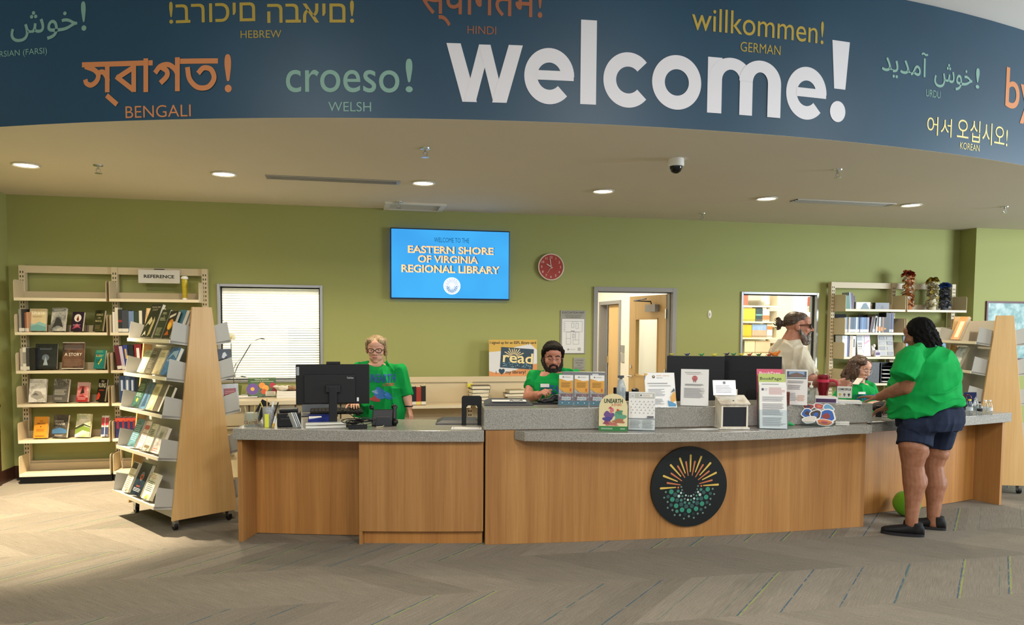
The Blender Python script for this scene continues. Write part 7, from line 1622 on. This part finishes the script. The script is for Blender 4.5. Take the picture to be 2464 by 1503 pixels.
t, w, h = holder('acrylic stand with a printed monthly calendar beside the UNEARTH arch', 1508, 1572, 941, 1034, ZL, [('r', .02, .84, .98, .98, '#b9bbb0'), ('r', .06, .85, .22, .96, '#d6d8d6'), ('t', '06', .14, .87, .07, '#8f9094', .1), ('r', .4, .88, .9, .96, '#e2e2de'), ('d', .46, .92, .025, '#5a6470'), ('l', .52, .9, .86, .94, 1, '#b08a4a')] + [('d', .1 + .16 * i + .06 * (j % 2), .46 + .075 * j, .014, '#9aa0a4') for i in range(6) for j in range(5)] + [('r', 0, .3, 1, .315, '#3a4a66'), ('l', .05, .06, .48, .27, 4, '#8a8e94'), ('l', .52, .06, .96, .27, 4, '#8a8e94'), ('r', .7, .34, .95, .38, '#5a5a60')], lean=6, dy=-.03)
MB().box(-w / 2, -.03, 0, w / 2, -.027, h * .33, ACRYL).box(-w / 2, -.03, 0, w / 2, .0, .003, ACRYL).build('front_pocket', t)
# brochure rack with three pockets
t, w, h, p, a = put('brochure_rack', 'clear three pocket brochure rack on the raised counter', 'brochure rack', 1343, 1455, 904, 976, ZH)
L = Matrix.Rotation(radians(-8), 4, 'X'); f = MB(L).box(-w / 2, .0, 0, w / 2, .003, h * .9, ACRYL)
for x in (-.5, -.167, .167, .5): f.box(x * w - .0015, -.035, 0, x * w + .0015, 0, h * .55, ACRYL)
f.box(-w / 2, -.036, 0, w / 2, -.033, h * .45, ACRYL).box(-w / 2, -.036, 0, w / 2, .06, .003, ACRYL).build('acrylic_rack', t)
FLY = noisy('brochure_photo', '#4a2f2c', '#8f4a44', 60, .4, '#b9b4ae')
for i, s_ in enumerate(('ENGLISH', 'HAITIAN CREOLE', 'SPANISH')):
    bw, bh = w * .30, h
    bt = thing('brochure', f'yellow and white {s_.title()} library brochure in the clear rack', 'brochure', M=t.matrix_world @ L @ Matrix.Translation(((i - 1) * w * .333, -.005, .004)), group='library brochures in the rack')
    MB().box(-bw / 2, -.02, 0, bw / 2, 0, bh, PAPER).build('paper_stack', bt)
    m = MB(); art(m, bw, bh, -.0204, [('p', [(0, .88), (0, .52), (.5, .4), (1, .38), (1, .82), (.6, .8), (.3, .84)], '#d69a32'), ('r', 0, .14, 1, .38, FLY), ('p', [(0, .38), (0, .52), (.5, .4), (1, .38)], '#a9a49c'), ('p', [(0, .55), (.22, .47), (.4, .4), (.25, .44)], '#2d2f33'), ('r', 0, 0, 1, .14, '#2f6f80'), ('r', .2, .165, .85, .27, '#ecebe8'), ('t', s_, .52, .185, .065, '#2a2a2c', .58), ('l', .15, .58, .85, .76, 4, '#8f6a24'), ('d', .3, .93, .022, '#5a6470'), ('l', .4, .91, .85, .95, 1, '#b9b4a8'), ('d', .25, .07, .018, '#e6eeee'), ('d', .72, .07, .018, '#e6eeee'), ('r', .78, .46, .88, .55, '#c4562e')]); m.build('cover_print', bt)
# grey monitor behind the rack
p = atd(1404, 935, 6.25); t = thing('computer_monitor', 'silver grey monitor back rising behind the brochure rack', 'monitor', (p.x, p.y, .761), atan2(-p.x, p.y)); bpy.context.view_layer.update()
wd = K(104, 6.25); zt = atd(1404, 894, 6.25).z - .761
SG = mat('#83868a', .4, .2); MB().box(-wd / 2, 0, zt - .34, wd / 2, .03, zt, SG).build('housing', t, bevel=.006); MB().box(wd * .2, -.001, zt - .03, wd * .34, .001, zt - .015, mat('#d8dade', .3)).build('badge', t); MB().box(-.03, .0, .01, .03, .03, zt - .3, SG).box(-.1, -.06, 0, .1, .1, .012, SG).build('stand', t)
# two large black monitors with paper critters on top
for i, (x0, x1) in enumerate(((1605, 1741), (1743, 1876))):
    dd = 6.68; p = atd((x0 + x1) / 2, 930, dd); t = thing('computer_monitor', ['left large black monitor back behind the counter sheets', 'right large black monitor back beside the off-white T-shirt'][i], 'monitor', (p.x, p.y, .761), atan2(-p.x, p.y) + (.12 if i == 0 else -.1)); bpy.context.view_layer.update()
    wd = K(x1 - x0, dd) * .995; zt = atd((x0 + x1) / 2, 856, dd).z - .761; zb = zt - .42
    MB().box(-wd / 2, 0, zb, wd / 2, .025, zt, mat('#11151c', .5)).box(-wd / 2 + .002, -.012, zb + .02, wd / 2 - .002, .0, zt - .145, mat('#0e1218', .5)).build('housing', t, bevel=.004)
    MB().box(-wd / 2 + .01, .0255, zb + .01, wd / 2 - .01, .027, zt - .01, mat('#0c0e12', .15)).build('screen', t)
    MB().box(-.03, -.05, .012, .03, -.012, zb + .12, BLACK).box(-.12, -.1, 0, .12, .08, .012, BLACK).build('stand', t)
    CR_ = [(-.42, '#b0a83a', 'olive green'), (-.02, '#2a2f6a', 'navy'), (.1, '#2f8a4a', 'green'), (.24, '#d8c93a', 'yellow'), (.40, '#33285a', 'purple')] if i == 0 else [(-.38, '#3a7a4a', 'dark green'), (-.28, '#e0d03a', 'bright yellow'), (-.08, '#b0503a', 'rust red'), (.08, '#3a6a3a', 'moss green'), (.28, '#9a2a1f', 'crimson'), (.40, '#d9781f', 'orange')]
    CR_ = [(-.42, '#b0a83a', 'olive green'), (-.15, '#2a2f6a', 'navy'), (.1, '#2f8a4a', 'green'), (.32, '#d8c93a', 'yellow')] if i == 0 else [(-.46, '#33285a', 'purple'), (-.34, '#3a7a4a', 'dark green'), (-.2, '#e0d03a', 'bright yellow'), (-.06, '#b0503a', 'rust red'), (.1, '#3a6a3a', 'moss green'), (.28, '#9a2a1f', 'crimson'), (.38, '#d9781f', 'orange')]
    for x, c, cn in CR_:
        big = 1.9 if cn == 'orange' else 1.0; b = Body(); Mq = t.matrix_world @ Matrix.Translation((x * wd, .012, zt)); P = lambda *q: Mq @ V([e * big for e in q])
        A3 = (V((1, 0, 0)), V((0, 1, 0)), V((0, 0, 1)))
        b.ell(P(0, 0, .0115), (.016 * big, .008 * big, .010 * big), axes=A3); b.cap(P(.012, 0, .014), .006 * big, P(.02, 0, .024), .005 * big); b.cap(P(-.012, 0, .012), .005 * big, P(-.028, 0, .02), .002 * big)
        for q in (-.01, .01): b.cap(P(q, 0, .01), .004 * big, P(q, 0, .0055), .004 * big)
        tag(b.grow('toy_dinosaur', None, mat(c, .5), .0025, 1), f'tiny {cn} toy dinosaur standing on top of the black monitors', 'toy', 'toy dinosaurs on the monitors')
# UNEARTH arch
t, w, h, p, a = put('arch_sign', 'cream arched UNEARTH A STORY cardboard sign on the transaction ledge', 'sign', 1441, 1509, 947, 1037, ZL)
L = Matrix.Rotation(radians(-5), 4, 'X'); n_ = 16; arch = [(-w / 2, 0), (w / 2, 0)] + [(w / 2 * cos(pi * i / n_), h - w * .5 + w * .5 * sin(pi * i / n_)) for i in range(n_ + 1)]
MB(L).prismy(arch, 0, .004, mat('#dccf9f', .5)).build('card', t); MB().prismy([(-.03, 0), (.03, 0), (0, h * .6)], .05, .052, mat('#d9d0b0', .6), Matrix.Rotation(radians(12), 4, 'X')).build('easel_back', t)
m = MB(L); m.rect(-w / 2, .0, w / 2, h * .13, -.0006, mat('#2f7a3c', .5)); m.lines(-w * .42, h * .045, -w * .02, h * .085, 1, PAPER, -.001, ragged=0).lines(w * .25, h * .045, w * .42, h * .085, 1, PAPER, -.001, ragged=0)
m.text('UNEARTH', 0, h * .745, h * .12, mat('#1f3a22', .5), -.001, fit=w * .66, off=.03, slant=.05); m.text('A STORY.', w * .12, h * .67, h * .06, mat('#b8453a', .5), -.001, fit=w * .38, off=.02)
for bx, bz, rx_, rz_, c, s_ in ((-.16, .4, .17, .13, '#6a4a86', 1), (-.2, .3, .15, .09, '#4a3f86', 2), (-.06, .56, .07, .08, '#c9707a', 3), (-.1, .62, .06, .03, '#b9505e', 9), (.22, .38, .2, .12, '#5f9a7c', 4), (.2, .27, .2, .06, '#a86a4a', 5), (.22, .5, .12, .06, '#4f8a6a', 6), (.16, .56, .05, .03, '#c0453a', 7), (-.1, .2, .2, .05, '#b06a5a', 8), (.05, .17, .12, .03, '#b8685e', 10), (-.25, .22, .1, .04, '#8a3f5a', 11)):
    pts, fs, _ = blob(bx * w, bz * h, rx_ * w, rz_ * h, None, wob=.22, seed=s_, rings=1); m.add([(x, -.0009 - .00015 * s_, z) for x, z in pts], fs, mat(c, .5))
m.build('print', t)
# scanner stand, spray bottle, twin knobs behind the calendar
t, w, h, p, a = put('barcode_scanner', 'black barcode scanner lying on its stand behind the calendar', 'scanner', 1490, 1552, 926, 968, ZH); t.location.y += .1
MB().box(-w / 2, 0, h * .35, w / 2, .05, h * .55, BLACK).box(-.02, .01, 0, .02, .04, h * .4, BLACK).build('stand_arm', t, bevel=.004); MB().lathe([(0, 0), (.03, 0), (.03, .02), (.012, .03), (0, .03)], BLACK, n=16, c=(w * .28, .025, h * .55)).build('scanner_head', t, smooth=True)
for x in (-.5, -.18): MB().cyl((x * w, -.02, h * .45), (x * w, -.02, h * .8), .014, BLACK).cyl((x * w, -.02, 0.001), (x * w, -.02, h * .5), .008, BLACK).build('knob', t, smooth=True)
t, w, h, p, a = put('spray_bottle', 'clear spray bottle with pale liquid standing behind the barcode scanner', 'bottle', 1500, 1522, 902, 974, ZH); t.location.y += .16
MB().lathe([(0, 0), (w * .5, 0), (w * .52, h * .5), (w * .3, h * .75), (w * .16, h * .82), (0, h * .82)], mat('#b9c9d2', .1, alpha=.55), n=18).build('bottle_body', t, smooth=True); MB().box(-w * .4, -.008, h * .86, w * .3, .008, h * .94, mat('#4a4d55', .4)).cyl((0, 0, h * .8), (0, 0, h * .88), w * .14, mat('#4a4d55', .4)).box(-w * .35, -.004, h * .78, -w * .28, .004, h * .88, WHITE).build('trigger', t)
# suggestion box
t, w, h, p, a = put('suggestion_box', 'whitewashed wooden suggestion box with a blackboard front on the ledge', 'suggestion box', 1727, 1806, 958, 1032, ZL, da=.34)
WW = noisy('whitewashed_wood', '#b9a890', '#d9d2c2', 9, .6, '#e2ddd0', (1, 1, .2))
w *= .86; dp_ = .13
MB().prismy([(0, .008), (dp_, .008), (dp_, h * 1.0), (0, h * .80)], -w * .48, w * .48, WW, Matrix(((0, 1, 0, 0), (1, 0, 0, 0), (0, 0, 1, 0), (0, 0, 0, 1)))).build('box_body', t)
MB().box(-w * .54, -.012, 0, w * .54, dp_ + .01, .012, WW).build('base_board', t); an = atan2(h * .2, dp_)
MB(Matrix.Translation((0, -.014, h * .795)) @ Matrix.Rotation(an, 4, 'X')).box(-w * .54, 0, .001, w * .54, .155, .011, WW).cyl((0, .05, .011), (0, .05, .0125), .007, BLACK).build('lid', t)
MB().box(-w * .42, -.003, .02, w * .42, -.0005, h * .72, mat('#12151b', .6)).build('blackboard', t)
for x in (-.48, .42): MB().box(x * w, -.006, .012, (x + .06) * w, -.0005, h * .76, mat('#d9d2c2', .6)).build('front_stile', t)
MB().box(-w * .5, dp_ + .0, .012, w * .3, dp_ + .006, h * 1.25, WW).build('back_board', t)
p2 = t.matrix_world
q = thing('acrylic_sheet', 'clear acrylic sheet leaning on the suggestion box back', 'sign', M=p2 @ Matrix.Translation((-w * .2, dp_ - .03, h * 1.02)) @ Matrix.Rotation(radians(-14), 4, 'X'))
MB().box(-w * .42, 0, .01, w * .42, .003, h * .55, mat('#dfe2e4', .15)).build('sheet', q, bevel=.002); MB().disc(.0, h * .46, .012, -.0006, INKG).lines(-w * .32, h * .1, w * .32, h * .38, 4, INKG, -.0006).build('print', q)
# magazines and paper rack
t, w, h, p, a = put('literature_rack', 'tall clear acrylic literature rack of sheets and magazines on the ledge', 'literature rack', 1815, 1893, 900, 1030, ZL, da=.22)
w *= .88; t.location.y -= .045; bpy.context.view_layer.update(); L = Matrix.Rotation(radians(-10), 4, 'X')
f = MB(L)
for i, (y, hh) in enumerate(((0, .35), (.035, .55), (.07, .7))): f.box(-w * .5, y, .0, w * .5, y + .002, h * hh, ACRYL)
f.box(-w * .5, 0, 0, -w * .5 + .002, .075, h * .35, ACRYL).box(w * .5 - .002, 0, 0, w * .5, .075, h * .5, ACRYL).box(-w * .5, .0, 0, w * .5, .09, .003, ACRYL); f.build('acrylic_tiers', t)
RM = t.matrix_world @ L
def mag(label, x, y, z, ww, hh, c, items, name='magazine', th=.008, rz=0, cat='magazine'):
    b = thing(name, label, cat, M=RM @ Matrix.Translation((x, y, z + ww / 2 * abs(rz))) @ Matrix.Rotation(rz, 4, 'Y')); mb = MB().box(-ww / 2, 0, 0, ww / 2, th, hh, c); mb.build('pages', b); m = MB(); art(m, ww, hh, -.0004, items); m.build('cover_print', b)
mag('pink BookPage magazine at the back of the acrylic literature rack', -w * .03, .075, .004, w * .9, h * 1.12, mat('#c0446a', .35), [('p', [(0, 1), (1, 1), (1, .9), (0, .8)], '#d0526e'), ('t', 'BookPage', .5, .9, .055, '#f2dfe4', .8), ('r', 0, 0, .2, .6, '#7a2a5a')], rz=0)
mag('lime BookPage magazine in the middle of the acrylic literature rack', 0, .04, .004, w * .92, h * 1.02, mat('#b4c46a', .35), [('t', 'BookPage', .46, .87, .07, '#1c241c', .8), ('r', 0, .0, 1, .78, '#7d9a4a'), ('r', .2, .3, .98, .82, '#4a5f86')], rz=0)
mag('white printed sheets at the front of the acrylic literature rack', .0, .005, .004, w * .92, h * .80, PAPER, [('d', .12, .9, .03, '#4a4f6a'), ('l', .2, .87, .3, .93, 1, '#b08a94'), ('l', .35, .78, .95, .95, 4, '#b86a6a'), ('l', .1, .62, .95, .74, 3, '#7a7a80'), ('l', .1, .3, .9, .58, 8, '#6a6a70'), ('l', .1, .05, .95, .26, 6, '#7a7a80')], name='printed_sheets', cat='paper')
mag('white printed sheets behind the front stack of the literature rack', 0, .018, .004, w * .92, h * .86, PAPER, [('l', .1, .88, .9, .97, 2, '#4a4a50')], name='printed_sheets', cat='paper', rz=0)
# loose paper on the ledge, green cone, brown block, cubes
tag(MB(Matrix.Translation(atz(1698, 1034, ZL)) @ Matrix.Rotation(.05, 4, 'Z')).prism([(-.19, .05), (-.02, .0), (.19, .02), (.02, .085)], .0, .0015, PAPER).build('loose_sheet'), 'white loose sheet lying on the ledge before the suggestion box', 'paper')
t, w, h, p, a = put('green_cone', 'small bright green cone lying right of the literature rack', 'cone', 1891, 1908, 1008, 1025, ZL); t.location.x += .01
MB(Matrix.Translation((0, .0, w * .36))).cyl((-w * .3, 0, 0), (w * .6, 0, -w * .22), w * .34, mat('#1f9a4f', .4), r1=.003).build('cone_body', t, smooth=True)
t, w, h, p, a = put('wood_block', 'dark red brown wooden block on the raised counter', 'block', 1876, 1899, 943, 975, ZH)
MB().box(-w / 2, 0, 0, w / 2, .05, h, mat('#6a3526', .5)).build('block_body', t, bevel=.002); m = MB(); m.lines(-w * .4, h * .2, w * .2, h * .8, 4, mat('#4a2218', .6), -.0006)
for z in (.25, .5, .75): m.disc(w * .35, h * z, .005, -.0006, mat('#2a120c', .6))
m.build('engraving', t)
for i, x in enumerate((2011, 2022, 2033)):
    t, w, h, p, a = put('white_cube', ['left', 'middle', 'right'][i] + ' of three small white cubes at the right end of the ledge', 'cube', x, x + 10, 1014, 1023, ZL, 'white cubes on the ledge'); MB().box(-w / 2, 0, 0, w / 2, w, h, mat('#dcdcd4', .4)).box(-w / 2 + .001, -.001, h * .3, w / 2 - .001, 0, h * .7, mat('#c9c9c0', .5)).build('cube_body', t, bevel=.001)
# sticker display
t, w, h, p, a = put('sticker_stand', 'clear angled stand of colourful stickers at the right end of the ledge', 'display stand', 1916, 1995, 976, 1023, ZL, da=-.1); t.location.y -= .06; bpy.context.view_layer.update()
L = Matrix.Rotation(radians(-20), 4, 'X'); h *= 1.15; MB(L).box(-w * .45, 0, 0, w * .45, .003, h * 1.05, ACRYL).box(-w * .45, -.03, 0, w * .45, .003, .003, ACRYL).box(-w * .45, -.03, 0, w * .45, -.028, .03, ACRYL).build('acrylic_stand', t); MB().box(-w * .45, -.01, 0, w * .45, .08, .003, ACRYL).build('foot', t)
g_ = random.Random(11); SM = t.matrix_world @ L
CC = [('#8f3a2f', 'red'), ('#2f5fae', 'blue'), ('#d9d2c4', 'cream'), ('#b0505a', 'rose'), ('#3a4a6a', 'navy'), ('#d07a4a', 'orange'), ('#6aa0c4', 'sky blue'), ('#4a3a34', 'brown')]
for i, (x, z, sx, sz) in enumerate(((-.28, .86, .3, .24), (.02, .9, .3, .24), (.28, .86, .3, .24), (-.3, .55, .32, .34), (.24, .46, .5, .5), (-.05, .5, .3, .4), (-.22, .24, .36, .3), (.2, .16, .42, .28))):
    c, cn = CC[(i * 3) % 8] if i != 4 else ('#2f5fae', 'big blue'); Mq = SM @ Matrix.Translation((x * w, -.003 - .0032 * i, z * h)) @ Matrix.Rotation(g_.uniform(-.3, .3), 4, 'Y')
    pl_ = lambda k_: [(k_ * sx * w / 2 * (1 + .14 * sin(3 * q + i)) * cos(q), k_ * sz * h / 2 * (1 + .14 * cos(2 * q + i)) * sin(q) * 1.1) for q in [2 * pi * j / 14 for j in range(14)]]
    mb = MB(Mq).prismy(pl_(1.15), -.001, .0005, PAPER).poly(pl_(.95), -.0013, mat(c, .35)).poly(pl_(.45), -.0016, mat(CC[(i + 4) % 8][0], .35))
    tag(mb.build('sticker'), f'{cn} die cut sticker on the clear sticker stand', 'sticker', 'stickers on the clear stand')
# tumbler, sanitizers, binder, papers, comics card
t, w, h, p, a = put('tumbler', 'large red insulated tumbler with a pink handle on the raised counter', 'tumbler', 1967, 1993, 899, 958, ZH)
RD = mat('#7a1220', .25, .3); PK = mat('#c02a48', .45); r_ = w / 2
MB().lathe([(0, 0), (r_ * .72, 0), (r_ * .78, h * .22), (r_ * .98, h * .38), (r_ * 1.04, h * .86), (0, h * .86)], RD, n=24).build('cup', t, smooth=True); MB().lathe([(0, h * .86), (r_ * 1.04, h * .86), (r_ * 1.04, h * .95), (r_ * .9, h * .97), (0, h * .97)], mat('#8a2030', .15, alpha=.8), n=24).cyl((r_ * .3, 0, h * .97), (r_ * .3, 0, h * 1.0), .008, mat('#c9cacc', .2)).build('lid', t, smooth=True)
MB().lathe([(r_ * 1.02, h * .66), (r_ * 1.12, h * .66), (r_ * 1.12, h * .78), (r_ * 1.02, h * .78)], PK, n=24).tube([(r_ * 1.0, 0, h * .72), (r_ * 1.7, -.004, h * .74), (r_ * 2.25, -.006, h * .68), (r_ * 2.45, -.006, h * .55), (r_ * 2.5, -.006, h * .38)], .011, PK, n=10).build('handle', t, smooth=True)
t, w, h, p, a = put('sanitizer_bottle', 'clear pump bottle of hand sanitizer beside the red tumbler', 'bottle', 1941, 1961, 917, 970, ZH); r_ = w / 2
MB().lathe([(0, 0), (r_, 0), (r_, h * .56), (r_ * .4, h * .66), (r_ * .36, h * .72), (0, h * .72)], mat('#c9d2d0', .05, trans=.85, alpha=.7), n=20).build('bottle_body', t, smooth=True); MB().lathe([(0, h * .72), (r_ * .45, h * .72), (r_ * .45, h * .8), (r_ * .15, h * .82), (r_ * .15, h * .95), (0, h * .95)], WHITE, n=14).box(-r_ * .75, -.006, h * .95, r_ * .3, .006, h, WHITE).build('pump', t); MB().disc(0, h * .3, 0.0, -r_ * 1.01, WHITE).lines(-r_ * .5, h * .15, r_ * .5, h * .45, 3, mat('#9aa6a8', .5), -r_ * 1.02).build('label', t)
t, w, h, p, a = put('ring_binder', 'white ring binder with a purple spine label lying on the raised counter', 'binder', 1962, 2014, 955, 970, ZH, da=.1)
MB().box(-w / 2, 0, 0, w / 2, .2, h * .9, mat('#dcdce0', .4)).build('cover', t, bevel=.003); MB().rect(-w * .45, h * .12, w * .42, h * .72, -.001, mat('#4a2f52', .5)).build('spine_label', t)
t, w, h, p, a = put('paper_pile', 'white paper pile between the binder and the hand of the standing woman', 'paper', 2016, 2071, 958, 971, ZH, da=.12)
for i in range(4): MB(Matrix.Rotation(.04 * (i - 1.5), 4, 'Z')).box(-w / 2, 0, i * .006, w / 2, .1, i * .006 + .005, PAPER).build('sheet_pad', t)
t, w, h, p, a = put('price_card', 'white COMICSPLUS card with three small pictures before the green shirt', 'card', 2022, 2055, 938, 966, ZH); t.location.z += .026; t.location.y += .04
MB().box(-w / 2, 0, 0, w / 2, .025, h, mat('#dcdcd4', .5)).box(-w / 2 - .004, .0, 0, -w / 2, .025, h, BLACK).build('card_body', t); m = MB().text('COMICSPLUS', 0, h * .66, h * .2, INK, -.0006, fit=w * .88, off=.04)
m.lines(-w * .44, h * .52, w * .1, h * .58, 1, INKG, -.0006)
for i, c in enumerate(('#c9b44a', '#6a6a6a', '#3a3a3a')): m.disc((i - 1) * w * .3, h * .32, h * .1, -.0006, mat(c, .5)); m.rect((i - 1) * w * .3 - .004, h * .14, (i - 1) * w * .3 + .004, h * .24, -.0006, mat(c, .5))
m.build('print', t)
# ------------------------------------------------------------------ right wing of the desk
t, w, h, p, a = put('scanner', 'small black handheld scanner on the right countertop by the resting hand', 'scanner', 2104, 2124, 976, 1003, ZL); MB().box(-w * .35, 0, 0, w * .35, .05, h * .3, BLACK).box(-w * .3, .0, h * .3, w * .3, .03, h, BLACK).build('scanner_body', t, bevel=.005)
b = Body(); c0 = atz(2143, 1000, ZL) + V((.02, .12, 0)); b.ell(c0 + V((0, 0, .06)), (.11, .055, .07)).ell(c0 + V((.1, 0, .09)), (.06, .08, .06)); tag(b.grow('black_bag', None, mat('#0d0d10', .7), .006, 2, fold=folds(.01, 12, 12, 12, 4)), 'black fabric bag on the right countertop behind the green shirt', 'bag')
tag(MB(Matrix.Translation(atz(2112, 1016, ZL) + V((0, .01, .001))) @ Matrix.Rotation(.2, 4, 'Z')).box(-.1, 0, 0, .1, .05, .002, PAPER).build('paper_slip'), 'white paper slip at the left end of the right countertop', 'paper')
t, w, h, p, a = put('desk_phone', 'black desk phone on the right countertop behind the denim hip', 'telephone', 2306, 2330, 955, 998, ZL); t.location.y += .12
MB().prismy([(-.07, 0), (.06, 0), (.05, .1), (-.05, .14)], 0, .09, BLACK).build('phone_body', t, bevel=.006); MB().box(-.06, -.02, .11, .0, .1, .16, BLACK).build('handset', t, bevel=.01)
for i, (x, yt, hw_) in enumerate(((2332, 960, 7.5), (2346, 958, 7.5), (2357, 966, 6), (2369, 962, 8), (2380, 962, 7))):
    t, w, h, p, a = put('water_bottle', ['leftmost clear water bottle with a yellow cap on the right countertop', 'second clear water bottle with a grey band on the right countertop', 'third short clear bottle with a black label on the right countertop', 'fourth clear plastic bottle on the right countertop', 'rightmost clear plastic bottle nearest the counter end'][i], 'water bottle', x - hw_, x + hw_, yt, 999 - (i % 2) * 3, ZL, 'clear bottles on the right countertop'); r_ = w / 2
    MB().lathe([(0, 0), (r_, 0), (r_, h * .2), (r_ * .92, h * .3), (r_, h * .4), (r_, h * .68), (r_ * .4, h * .88), (r_ * .38, h * .92), (0, h * .92)], ACRYL, n=18).build('bottle_body', t, smooth=True)
    MB().lathe([(0, .004), (r_ * .9, .004), (r_ * .9, h * .55), (0, h * .55)], mat('#cfdde2', .05, trans=1.0, alpha=.35), n=16).build('water', t, smooth=True)
    MB().cyl((0, 0, h * .9), (0, 0, h), r_ * .45, mat(['#d6c93a', '#9aa0a4', '#1c1d20', '#e2e4e4', '#e2e4e4'][i], .4)).build('cap', t); MB().lathe([(r_ * 1.01, h * .3), (r_ * 1.02, h * .5)], mat(['#c9d4da', '#8f979c', '#1a1b1e', '#d6dcde', '#dfe4e6'][i], .3, alpha=.8), n=18).build('label_band', t) if True else None
t, w, h, p, a = put('snack_packet', 'navy and white snack packet standing behind the water bottles', 'packet', 2340, 2368, 945, 990, ZL); t.location.y += .1
MB().prismy([(-w / 2, 0), (w / 2, .01), (w * .45, h), (-w * .5, h * .96)], 0, .03, mat('#22305e', .3)).poly([(w * .1, .02), (w * .48, .02), (w * .42, h * .8)], -.0006, mat('#e2e4e8', .3)).build('packet_body', t, bevel=.004)
t, w, h, p, a = put('scissors_cup', 'white cup holding the red handled scissors behind the bottles', 'cup', 2322, 2342, 968, 994, ZL); t.location.y += .14
MB().lathe([(0, 0), (.032, 0), (.036, .1), (.033, .1), (.03, .004), (0, .004)], mat('#c9c6bc', .5), n=16).build('cup_body', t, smooth=True); SCM = t.matrix_world @ Matrix.Translation((0, 0, .012))
t = thing('scissors', 'red handled scissors standing in the cup behind the bottles', 'scissors', M=SCM)
MB(Matrix.Rotation(-.25, 4, 'Y')).tube([(.02 * cos(q * pi / 6) - .018, 0, .135 + .028 * sin(q * pi / 6)) for q in range(12)], .005, mat('#6a1f2a', .4), n=6, closed=True).tube([(.02 * cos(q * pi / 6) + .024, 0, .13 + .028 * sin(q * pi / 6)) for q in range(12)], .005, mat('#6a1f2a', .4), n=6, closed=True).build('handles', t, smooth=True); MB(Matrix.Rotation(-.25, 4, 'Y')).prismy([(-.004, .0), (.004, .0), (.008, .105), (-.008, .105)], -.001, .001, CHROME).build('blades', t)
# balloon on the floor
p = atz(2165, 1236, 0) + V((0, -.06, 0)); r_ = K(31, depth(p))
t = thing('balloon', 'lime green balloon resting on the carpet behind the bare legs', 'balloon', (p.x, p.y, .0015))
MB(Matrix.Translation((0, -.02, r_ * 1.0)) @ Matrix.Rotation(radians(78), 4, 'X')).lathe([(0, -r_ * 1.0), (r_ * .4, -r_ * .93), (r_ * .75, -r_ * .66), (r_ * .96, -r_ * .3), (r_ * .99, 0), (r_ * .93, r_ * .35), (r_ * .74, r_ * .7), (r_ * .42, r_ * .98), (r_ * .14, r_ * 1.14), (r_ * .05, r_ * 1.17)], mat('#6fb52c', .22), n=32).build('balloon_skin', t, smooth=True)
MB(Matrix.Translation((0, -.02, r_ * 1.0)) @ Matrix.Rotation(radians(78), 4, 'X')).lathe([(r_ * .05, r_ * 1.16), (r_ * .1, r_ * 1.23), (0, r_ * 1.2)], mat('#5a9a22', .3), n=12).build('knot', t)
